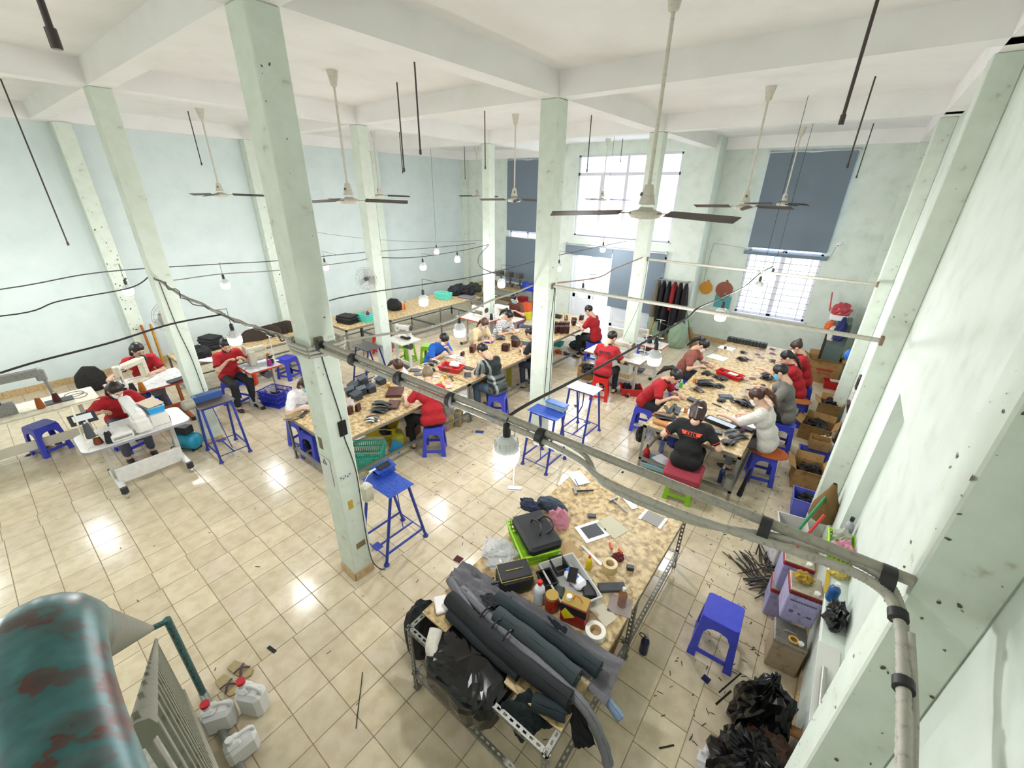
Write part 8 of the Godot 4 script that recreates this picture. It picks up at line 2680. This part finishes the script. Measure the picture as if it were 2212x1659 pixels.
	one("purple_ball", MB.new().ball(Vector3(0, 0.03, 0), Vector3(0.04, 0.03, 0.04), 14), grain("4a1f3a", "cloth", 0.8), "purple thread ball near the white sheets", "thread", q3(1430, 1055))
	tape_roll("wide translucent tape roll in the hand of the man in grey", q3(1470, 805), 0.09, 0.06, "b5ada0", false)
	for k in 9:
		var p: Array = [[1560, 490], [1640, 490], [1560, 545], [1535, 525], [1500, 690], [1450, 700], [1410, 690], [1640, 520], [1480, 560]][k]
		lump("pink_scrap", "small scraps of mauve lining on the right worktable", "scrap", q3(p[0], p[1]), Vector3(0.06, 0.015, 0.04), grain(["8a6a8a", "7a5a78", "a58aa0"][k % 3], "cloth", 0.9), 0.4, 70 + k, 12).set_meta("group", "mauve lining scraps on the right worktable")
	hand_tool("black knife near the orange glue jar in the middle", q3(1500, 770), 0.4, 0.18, "knife", "1d1d20")
	hand_tool("long knife beside the woman in the loose white shirt", q3(1290, 885), -0.3, 0.3, "knife", "2a2a2e")
	hand_tool("scissors lying near the black jagged heap", q3(1385, 850), 0.5, 0.18, "scissors", "1b1b1f")
	bottle("small green bottle at the edge beside the red polo", q3(1012, 748), 0.14, 0.03, "4aa84a", "e4e4de")
	sheet_paper("blue_cloth", "blue cloth piece near the woman in black", q3(1060, 885), 0.3, 0.06, 0.05, "2a4fa8", "cloth", 0.01)
	one("grey_wallet", MB.new().cbox(Vector3(0, 0.015, 0), Vector3(0.18, 0.03, 0.12), 0.006, turn_y(0.3)), grain("3a3c48", "leather", 0.5), "grey wallet at the right of the woman in black", "wallet", q3(1245, 1055))
	# cushions
	var cu := thing("seat_cushion", "rose pink cushion hanging over the lime stool", "cushion", Vector3(-0.97, 0.465, -4.95), 0.12)
	obj("pad", MB.new().cbox(Vector3(0.01, 0.0, 0.03), Vector3(0.46, 0.06, 0.42), 0.026), grain("a33a48", "cloth", 0.9), cu)
	obj("hanging_flap", MB.new().cbox(Vector3(0.01, -0.04, 0.225), Vector3(0.44, 0.12, 0.03), 0.013, Basis(Vector3.RIGHT, 0.2)), grain("a33a48", "cloth", 0.9), cu)
	one("seat_cushion", MB.new().ball(Vector3(0, 0.015, 0), Vector3(0.26, 0.025, 0.2), 18), grain("b5561c", "cloth", 0.9), "orange cushion under the woman in the loose white shirt", "cushion", Vector3(-0.18, 0.465, -6.08))
	one("seat_cushion", MB.new().ball(Vector3(0, 0.015, 0), Vector3(0.2, 0.025, 0.18), 18), grain("b5682a", "cloth", 0.9), "tan orange cushion behind the man in grey", "cushion", Vector3(-0.05, 0.465, -8.25))
	one("seat_cushion", MB.new().ball(Vector3(0, 0.015, 0), Vector3(0.2, 0.025, 0.18), 18), grain("5a7fb8", "cloth", 0.9), "denim blue cushion under the man at the cylinder machine", "cushion", Vector3(-8.36, 0.465, -2.36))
	# under the near end
	var ext := thing("fire_extinguisher", "small red bottle standing under the near left leg of the right worktable", "bottle", q3(765, 1270, 0))
	obj("body", MB.new().lathe(Vector3.ZERO, [Vector2(0, 0), Vector2(0.05, 0), Vector2(0.052, 0.22), Vector2(0.03, 0.27), Vector2(0.015, 0.3), Vector2(0, 0.3)], 14), hexm("a8181c", 0.35), ext)
	obj("valve", MB.new().cyl(Vector3(0, 0.29, 0), Vector3(0, 0.34, 0), 0.014, -1, 10), hexm("3a3a3c", 0.4), ext)
	tub("teal_tray", "pale blue tray of papers on the floor under the right worktable", q3(850, 1285, 0.05), 0.1, 0.42, 0.3, 0.08, "7fa8b5", "tray")
	sheet_paper("papers", "white printed papers in the pale blue tray", q3(890, 1250, 0.16), -0.4, 0.26, 0.2, "d3d3d6", "paper", 0.02)
	bottle("blue water bottle under the right worktable", q3(875, 1190, 0), 0.28, 0.04, "2a55b0", "b9c2d0", true)
	for k in 2:
		lump("hanging_bag", ["black plastic bag tied to the near left table corner", "clear plastic bag of scraps tied to the near left table corner"][k], "plastic bag", q3(735 + k * 50, 1110, 0.42), Vector3(0.07, 0.16, 0.08), hexm("101013", 0.25) if k == 0 else pane(Color("cfcfd2"), 0.5), 0.25, 85 + k)
	lump("blue_bag", "navy bag hanging under the table before the woman in black", "bag", q3(960, 1150, 0.4), Vector3(0.1, 0.14, 0.08), grain("1f2870", "cloth", 0.8), 0.2, 88)
	one("umbrella", MB.new().cyl(Vector3.ZERO, Vector3(0.04, 0.42, -0.06), 0.035, 0.012, 10), grain("141518", "cloth", 0.7), "black folded umbrella leaning on the near right table leg", "umbrella", q3(1400, 1480, 0) + Vector3(0.02, 0, 0))
	for k in 2:
		jar(["glass jar of tools hung at the near right table leg", "lower glass jar with an orange tool at the table leg"][k], q3(1330 - k * 20, 1430, 0.3 - k * 0.28), 0.18, 0.05, "8a8a82", "5a5a58", true)
	bottle("steel flask under the near right corner of the right worktable", q3(1280, 1395, 0), 0.28, 0.04, "25356a", "c9c9c6")
	# around the red stool
	tub("red_tub", "red plastic tub of dark thread cones beside the red stool", q3(665, 790, 0), 0.55, 0.42, 0.32, 0.16, "c3201f")
	for k in 4:
		cone_thread(["dark purple thread cone lying in the red tub", "black thread cone in the red tub", "brown thread cone in the red tub", "charcoal thread cone in the red tub"][k], q3(630 + k * 26, 760 + k * 3, 0.05), ["241c30", "1a1a1c", "33211c", "2a2626"][k], 0.15)
	carton("tan carton of black offcuts behind the red stool", q3(370, 680, 0), 0.2, Vector3(0.34, 0.28, 0.3), false)
	lump("black_offcuts", "black offcuts heaped in the tan carton", "leather", q3(375, 645, 0.22), Vector3(0.15, 0.12, 0.13), grain("111114", "leather", 0.6), 0.35, 90)


# ---------------------------------------------------------------- back tables, walls, doorway, floor
func build_back_clutter() -> void:
	rng.seed = 303
	basket("teal_basket", "pale teal basket on the long back table", q2(1290, 300), 0.1, 0.46, 0.3, 0.18, "5ec9b5")
	basket("teal_basket", "teal basket with a purple cloth on the near back table", q2(760, 450), 0.1, 0.42, 0.28, 0.18, "4fc2b0")
	lump("purple_cloth", "purple cloth standing in the teal basket", "cloth", q2(775, 425, 0.85), Vector3(0.04, 0.1, 0.04), grain("6a1f6a", "cloth", 0.8), 0.15, 101)
	stack("panel_stack", "stack of dark bag panels on the near back table", "bag panels", q2(635, 462), 0.2, 0.42, 0.32, 4, 0.045, ["23211f", "1b1a19"], 0.02, "panel", "cloth", 0.9)
	lump("black_cloth", "black cloth draped over the back table corner by the column", "cloth", q2(955, 375), Vector3(0.24, 0.2, 0.18), grain("121214", "cloth", 0.9), 0.12, 102)
	bottle("orange capped bottle beside the black cloth", q2(1008, 375), 0.22, 0.035, "c9703a", "d8d4cc")
	bottle("orange labelled bottle beside the black cloth", q2(1030, 368), 0.2, 0.035, "d8894a", "3a5fa8")
	for k in 4:
		lump("dark_bags", ["black bags heaped at the far end of the back table", "camouflage green bag leaning at the far end of the back table", "dark bag with a purple lining on the back table", "black folded bags beside the teal basket"][k], "bag", q2([1400, 1500, 1450, 1370][k], [270, 255, 275, 275][k]), Vector3(0.25, 0.2, 0.22), grain(["16161a", "2a3226", "1d1620", "1a1c20"][k], "cloth", 0.9), 0.25, 103 + k)
	sheet_paper("grey_stack", "grey folded cloth under the far bag heap", q2(1450, 295), 0.1, 0.5, 0.3, "6b6a70", "cloth", 0.05)
	# behind the cylinder machine
	stack("panel_stack", "tall stack of black bag panels behind the man at the cylinder machine", "bag panels", at_y(460, 752, 0.752), 0.3, 0.36, 0.26, 5, 0.05, ["15171a", "1d2024"], 0.025, "panel", "cloth", 0.9)
	lump("black_bag_pile", "black and white bag on the back table beside the black stack", "bag", at_y(435, 772, 0.752), Vector3(0.2, 0.16, 0.18), grain("141518", "cloth", 0.9), 0.2, 108)
	sheet_paper("white_edged_sheet", "white edged panel below the black and white bag", at_y(450, 778, 0.76), 0.6, 0.3, 0.2, "d9d7d2", "panel", 0.02)
	for k in 8:
		var p := at_y(545 + k * 11, 738 - k * 3, 0.752)
		var arc := []
		for j in 11:
			arc.append(Vector2(-cos(PI * j / 10.0) * 0.2, sin(PI * j / 10.0) * 0.2 + 0.06))
		arc.append(Vector2(0.2, 0.0))
		arc.append(Vector2(-0.2, 0.0))
		var o := one("bag_panel", MB.new().prism(arc, -0.012, 0.012, Vector3.ZERO, Basis(Vector3.RIGHT, -0.25 - 0.05 * (k % 3)) * Basis(Vector3.RIGHT, Vector3.BACK, Vector3.UP)), grain(["2a1d12", "3a2a18", "241a12"][k % 3], "cloth", 0.8), "dark brown arched bag panel in the row on the back table", "bag panel", p, "arched bag panels on the back table")
		o.rotation.y = 1.2
	# front left corner
	lump("dark_cushion", "dark folded pads behind the masked woman", "pads", at_y(205, 838, 0.0), Vector3(0.3, 0.3, 0.24), grain("221f1e", "cloth", 0.9), 0.06, 112)
	cone_thread("orange brown thread cone on the cream machine table", Vector3(-8.62, 0.752, -0.02), "a0561c", 0.16)
	cone_thread("dark red thread cone on the cream machine table", Vector3(-8.72, 0.752, -0.2), "4a1a18", 0.14)
	cone_thread("large grey thread cone on the white pattern machine", Vector3(-6.74, 0.876, -0.28), "4b4d50", 0.2)
	cone_thread("black thread cone on the white pattern machine", Vector3(-6.7, 0.752, -0.42), "17171a", 0.16)
	cone_thread("rust brown thread cone on the white pattern machine", Vector3(-6.78, 0.752, -0.32), "7a3a1c", 0.12)
	for k in 3:
		cone_thread(["black thread cone beside the tall arm machine", "charcoal thread cone beside the tall arm machine", "orange thread cone beside the tall arm machine"][k], Vector3(-8.35 + 0.06 * k, 0.752, -0.9 - 0.1 * k), ["1a1a1c", "26282a", "b5701c"][k], 0.15)
	cone_thread("magenta thread cone on the cylinder machine table", Vector3(-7.8, 0.752, -2.85), "9a1f7a", 0.12)
	cone_thread("black thread cone on the cylinder machine table", Vector3(-7.9, 0.752, -2.92), "1b1b20", 0.15)
	cone_thread("orange brown thread cone behind the cylinder machine", Vector3(-8.05, 0.752, -2.95), "b0641c", 0.15)
	for k in 2:
		cone_thread(["black thread cone on the red edged table near the sacks", "second black thread cone near the green sacks"][k], Vector3(-2.95 + 0.14 * k, 0.752, -8.7), "1a1820", 0.17)
	cone_thread("black thread cone beside the woman in stripes", Vector3(-6.74, 0.752, -7.8), "1c1c28", 0.16)
	one("black_shoe_part", MB.new().tube(smooth_path([Vector3(-0.12, 0.02, 0), Vector3(-0.05, 0.04, 0.02), Vector3(0.05, 0.03, 0.0), Vector3(0.14, 0.05, -0.03)], 5), 0.03, 10), grain("17171a", "leather", 0.5), "black curved handle part on the small white machine table", "leather", Vector3(-7.15, 0.755, -5.4))
	one("black_leather_sheet", MB.new().cbox(Vector3(0, 0.015, 0), Vector3(0.16, 0.03, 0.32), 0.006, turn_y(0.2)), grain("1d1e21", "leather", 0.5), "black panel on the machine table near the second row column", "panel", Vector3(-8.28, 0.752, -1.6))
	var cp := thing("air_compressor", "teal air compressor tank under the edge of the white machine", "compressor", at_y(412, 968), 0.5)
	obj("tank", MB.new().cyl(Vector3(-0.13, 0.15, 0), Vector3(0.13, 0.15, 0), 0.13, -1, 20).ball(Vector3(-0.13, 0.15, 0), Vector3(0.06, 0.13, 0.13), 16).ball(Vector3(0.13, 0.15, 0), Vector3(0.06, 0.13, 0.13), 16), hexm("1f8fae", 0.35), cp)
	obj("pump", MB.new().cbox(Vector3(0, 0.34, 0), Vector3(0.2, 0.12, 0.14), 0.01), hexm("1d1f22", 0.5), cp)
	obj("side_plate", MB.new().cbox(Vector3(-0.14, 0.34, 0), Vector3(0.03, 0.18, 0.2), 0.006), hexm("2a97ab", 0.4), cp)
	for k in 2:
		obj("foot", MB.new().cbox(Vector3(-0.12 + 0.24 * k, 0.02, 0), Vector3(0.03, 0.04, 0.16), 0.004), hexm("1d1f22", 0.5), cp)
	lump("orange_bag", "orange plastic bag hanging under the cylinder machine table", "plastic bag", at_y(547, 832, 0.22), Vector3(0.1, 0.24, 0.1), hexm("e0491c", 0.4), 0.12, 120)
	bottle("clear water bottle with a blue label on the floor by the blue crate", at_y(546, 877), 0.24, 0.035, "b9c9e8", "2a50c0", true)
	one("yellow_sack", MB.new().ball(Vector3(0, 0.05, 0), Vector3(0.2, 0.06, 0.1), 14), grain("b5801f", "cloth", 0.8), "mustard sack lying under the cream machine table", "sack", at_y(92, 963))
	for k in 2:
		one("leaning_board", MB.new().cbox(Vector3(0, 0.5, 0), Vector3(0.12, 1.0, 0.03), 0.004, Basis(Vector3.BACK, 0.1 - 0.2 * k)), grain(["a85a1c", "c98f2a"][k], "card", 0.7), ["brown board leaning at the peeling pilaster", "yellow board leaning at the peeling pilaster"][k], "board", Vector3(-11.45, 0.0, -1.9 - 0.14 * k))
	# corner bay
	for k in 4:
		var mk := thing("bench_machine", ["grey motor on the corner bench nearest the window", "rusty bench machine under the blue blind", "small cutter on the corner bench", "black roller tool on the corner bench"][k], "machine", Vector3(-9.9 + k * 0.42, 0.72, -11.45))
		obj("base", MB.new().cbox(Vector3(0, 0.05, 0), Vector3(0.3, 0.1, 0.26), 0.01), grain("6d665c", "paint", 0.5), mk)
		obj("column", MB.new().cyl(Vector3(0, 0.1, -0.05), Vector3(0, 0.4, -0.05), 0.03, -1, 10), grain("4a4744", "paint", 0.5, 0.3), mk)
		obj("head", MB.new().cbox(Vector3(0, 0.4, 0), Vector3(0.18, 0.16, 0.3), 0.02), grain("57524c", "paint", 0.5), mk)
	basket("blue_crate", "bright blue crate on the corner bench", Vector3(-8.1, 0.72, -11.4), 0.1, 0.5, 0.36, 0.26, "1f3fc0")
	one("red_carton", MB.new().cbox(Vector3(0, 0.16, 0), Vector3(0.3, 0.32, 0.3), 0.01), hexm("a8202a", 0.5), "red carton behind the person in the brown shirt", "box", at_y(1128, 660))
	one("orange_carton", MB.new().cbox(Vector3(0, 0.13, 0), Vector3(0.24, 0.26, 0.22), 0.008), hexm("d8541c", 0.5), "orange carton stacked on the yellow carton", "box", at_y(1138, 689) + Vector3(0, 0.27, 0))
	one("yellow_carton", MB.new().cbox(Vector3(0, 0.13, 0), Vector3(0.24, 0.26, 0.22), 0.008), hexm("d3c21f", 0.5), "yellow carton under the orange carton", "box", at_y(1138, 689))
	# coats on the rail by the door
	var rl := thing("coat_rail", "steel coat rail fixed beside the door", "rail", Vector3(-3.42, 1.66, Z_DOOR + 0.28))
	obj("bar", MB.new().cyl(Vector3(-0.55, 0, 0), Vector3(0.35, 0, 0), 0.012, -1, 8), hexm("8d8f90", 0.4, 0.5), rl)
	for x in [-0.45, 0.3]:
		obj("bracket", MB.new().cbox(Vector3(x, 0, -0.14), Vector3(0.02, 0.03, 0.28), 0.003), hexm("8d8f90", 0.4, 0.5), rl)
	var coats := [["6a6254", 0.95, "taupe coat hanging nearest the door blind"], ["101114", 1.05, "black jacket next to the taupe coat"], ["15131a", 1.3, "black jacket in the middle of the coat rail"], ["8a1a1c", 0.7, "red lined jacket between the black jackets"], ["12131a", 1.35, "long black coat on the coat rail"], ["1a1214", 1.15, "dark jacket with red cuffs at the pilaster end"]]
	for k in coats.size():
		var c: Array = coats[k]
		var x := -0.42 + k * 0.145
		var g := []
		for i in 9:
			var s := i / 8.0
			var line := []
			for j in 13:
				var a := TAU * j / 12.0
				var w := lerpf(0.03, 0.1, minf(1.0, s * 2.2))
				var dd := lerpf(0.12, 0.24, minf(1.0, s * 2.0)) * (0.4 if s == 0.0 else 1.0)
				line.append(Vector3(cos(a) * w * (1.0 + 0.2 * sin(a * 4.0 + k)), -s * c[1], sin(a) * dd * (1.0 + 0.12 * cos(a * 5.0))))
			g.append(line)
		var ct := thing("coat", c[2], "coat", Vector3(-3.42 + x, 1.64, Z_DOOR + 0.28))
		obj("body", MB.new().sheet(g), grain(c[0], "cloth", 0.9), ct)
		obj("sleeve", MB.new().tube(smooth_path([Vector3(0.03, -0.12, 0.18), Vector3(0.05, -0.4, 0.24), Vector3(0.04, -0.66 * c[1], 0.24)], 4), 0.05, 10), grain(c[0], "cloth", 0.9), ct)
		obj("hanger_hook", MB.new().tube([Vector3(0, -0.02, 0), Vector3(0, 0.03, 0), Vector3(0, 0.04, 0.015)], 0.004, 5), hexm("8d8f90", 0.4, 0.5), ct)
	# sacks, brooms and fans by the door pilaster
	for k in 2:
		lump("green_sack", ["pale green woven sack standing beside the yellow broom handle", "pale green woven sack tied and slumped by the far wall"][k], "sack", at_y([1418, 1465][k], [728, 745][k]) + Vector3(0, 0, 0.22), Vector3(0.24, [0.62, 0.45][k], 0.2), grain("93ab8f", "cloth", 0.7), 0.12, 130 + k)
	for k in 2:
		var c: Array = [["c98a26", 1398, 735, "yellow broom handle leaning beside the green sacks", 1.25], ["2f86c0", 1486, 722, "blue broom leaning at the far wall", 0.9]][k]
		var b := thing("broom", c[3], "broom", at_y(c[1], c[2]))
		obj("handle", MB.new().cyl(Vector3(0, 0.05, 0), Vector3(0.16, c[4], -0.1), 0.018, -1, 8), hexm(c[0], 0.5), b)
		obj("brush", MB.new().cbox(Vector3(0, 0.05, 0), Vector3(0.2, 0.1, 0.05), 0.01), grain("3a3530", "hair", 0.9), b)
	var st := thing("straw_broom", "green bound straw broom leaning beside the slumped sack", "broom", at_y(1490, 742) + Vector3(0, 0, 0.2))
	obj("straw", MB.new().cyl(Vector3(0.18, 0.02, 0.06), Vector3(-0.05, 0.5, 0), 0.1, 0.03, 12), grain("a8834a", "hair", 0.9), st)
	obj("handle", MB.new().cyl(Vector3(-0.05, 0.5, 0), Vector3(-0.2, 0.95, 0), 0.015, -1, 8), hexm("4a8f3a", 0.5), st)
	for k in 3:
		var c: Array = [["c98a2c", 1525, 622, 0.17, "round amber plastic hand fan hung on the far wall"], ["8a4a32", 1564, 626, 0.21, "round brown hand fan hung beside the window"], ["4f9a9c", 1560, 652, 0.2, "teal square fan hung below the brown fan"]][k]
		var p := at_z(c[1], c[2], Z_FAR + 0.03)
		var f := thing("hand_fan", c[4], "hand fan", p)
		var pl := []
		for i in 20:
			var a := TAU * i / 20.0
			pl.append(Vector2(cos(a), sin(a)) * c[3] if k < 2 else Vector2(clampf(cos(a) * 1.5, -1, 1), clampf(sin(a) * 1.5, -0.8, 0.8)) * c[3])
		obj("leaf", MB.new().prism(pl, -0.003 - 0.004 * k, 0.003 - 0.004 * k, Vector3.ZERO, Basis(Vector3.RIGHT, Vector3.BACK, Vector3.UP)), hexm(c[0], 0.4), f)
		obj("hook_tip", MB.new().cbox(Vector3(0.03, c[3] + 0.02, 0), Vector3(0.05, 0.06, 0.008), 0.003, Basis(Vector3.BACK, 0.5)), hexm(c[0], 0.4), f)
	# jugs and sandals by the stair foot
	for k in 3:
		var c: Array = [[555, 1530, 0.34, "large white plastic jug with a red cap near the stair foot"], [483, 1565, 0.3, "white plastic jug with a red cap against the stair post"], [530, 1625, 0.26, "capless white plastic jug nearest the stair"]][k]
		var j := thing("plastic_jug", c[3], "jug", at_y(c[0], c[1]), 0.5 + 0.5 * k)
		var m := mat(Color("d3d2cf"), 0.4)
		var h: float = c[2]
		obj("body", MB.new().cbox(Vector3(0, h * 0.35, 0), Vector3(0.2, h * 0.7, 0.13), 0.03).cbox(Vector3(-0.04, h * 0.74, 0), Vector3(0.1, h * 0.14, 0.1), 0.02).cyl(Vector3(-0.05, h * 0.78, 0), Vector3(-0.05, h * 0.93, 0), 0.028, 0.024, 12), m, j)
		obj("handle", MB.new().tube(smooth_path([Vector3(-0.01, h * 0.8, 0), Vector3(0.04, h * 0.84, 0), Vector3(0.085, h * 0.76, 0), Vector3(0.085, h * 0.6, 0)], 4), 0.013, 8), m, j)
		if k < 2:
			obj("cap", MB.new().cyl(Vector3(-0.05, h * 0.91, 0), Vector3(-0.05, h, 0), 0.03, -1, 14), hexm("b8202c", 0.4), j)
	for k in 2:
		var s := thing("sandal", ["beige sandal with crossed straps beside the jugs", "second beige sandal behind the red capped jug"][k], "sandal", at_y([520, 492][k], [1448, 1482][k]), [0.3, 0.15][k])
		obj("sole", MB.new().prism([Vector2(-0.11, -0.035), Vector2(0.0, -0.045), Vector2(0.1, -0.04), Vector2(0.125, 0.0), Vector2(0.1, 0.04), Vector2(0.0, 0.045), Vector2(-0.11, 0.035)], 0.0, 0.02), grain("a8966a", "leather", 0.6), s)
		for q in [-1.0, 1.0]:
			obj("strap", MB.new().tube(smooth_path([Vector3(-0.02, 0.015, -0.045 * q), Vector3(0.02, 0.05, 0.0), Vector3(0.06, 0.015, 0.045 * q)], 4), 0.009, 6, 0.5), grain("5a4656", "leather", 0.6), s)
	# scraps on the floor
	var fl := [[587, 1403, 0.03, 0.1, "17171a", "black strip on the tiles beyond the jugs"], [990, 1208, 0.09, 0.08, "4a1018", "maroon felt scrap on the tiles beside the table"], [1525, 1467, 0.06, 0.06, "1a2050", "navy triangle scrap near the blue stool"], [1563, 1507, 0.015, 0.2, "15130f", "thin black strip on the tiles near the blue stool"], [1577, 1475, 0.012, 0.3, "15130f", "long thin black strip under the blue stool"], [1646, 1116, 0.09, 0.06, "17181a", "black diamond scrap near the wall pilaster"], [1036, 933, 0.14, 0.08, "2a3f8a", "blue scrap on the tiles beside the plaid man's stool"], [1245, 877, 0.1, 0.08, "3a3a3e", "dark scrap beneath the blue stands"], [62, 983, 0.08, 0.06, "1a1a1c", "black scrap near the cream machine table"], [1440, 1613, 0.012, 0.12, "17140f", "short dark twig on the tiles near the bags"], [1345, 1020, 0.05, 0.03, "222", "small dark scrap beyond the pad"]]
	for c in fl:
		var o := sheet_paper("floor_scrap", c[5], at_y(c[0], c[1], 0.001), rng.randf_range(0, 3.0), c[2], c[3], c[4], "scrap", 0.003)
	one("rubber_band", MB.new().tube(smooth_path([at_y(783, 1452, 0.004), at_y(779, 1490, 0.004), at_y(775, 1520, 0.004), at_y(769, 1573, 0.004)], 5), 0.004, 6), hexm("2a211a", 0.6), "dark cord lying straight on the tiles by the jugs", "cord")
	# tiny cuttings: nobody could count them
	var m := MB.new()
	for k in 900:
		var zone := k % 9
		var p: Vector3
		if zone < 2:
			p = Vector3(rng.randf_range(-0.3, 0.5), 0.002, rng.randf_range(-6.5, -2.2))
		elif zone < 4:
			p = Vector3(rng.randf_range(-4.4, -2.4), 0.002, rng.randf_range(-8.5, -2.5))
		elif zone < 6:
			p = Vector3(rng.randf_range(-2.6, -0.2), 0.002, rng.randf_range(-9.0, -4.0))
		elif zone < 7:
			p = Vector3(rng.randf_range(-4.4, -3.6), 0.002, rng.randf_range(-6.5, -4.2))
		else:
			p = Vector3(rng.randf_range(-9.0, -0.2), 0.002, rng.randf_range(-9.0, 0.5))
		var L := rng.randf_range(0.008, 0.05)
		m.box(p, Vector3(L, 0.002, rng.randf_range(0.003, 0.007)), turn_y(rng.randf_range(0, 3.1)))
	var cut := one("floor_cuttings", m, hexm("2b2018", 0.8), "tiny leather cuttings scattered over the tiles", "cuttings")
	cut.set_meta("kind", "stuff")


func _ready() -> void:
	wrinkle.seed = 4
	wrinkle.frequency = 0.12
	set_camera_and_light()
	setting_materials()
	build_floor()
	build_shell()
	build_windows()
	build_outside()
	build_blinds()
	build_tables()
	build_sewing()
	build_presses()
	build_stools()
	build_people()
	build_fans()
	build_cables()
	build_lamps()
	build_marks()
	build_stair()
	build_front_table()
	build_right_side()
	build_left_clutter()
	build_right_clutter()
	build_back_clutter()
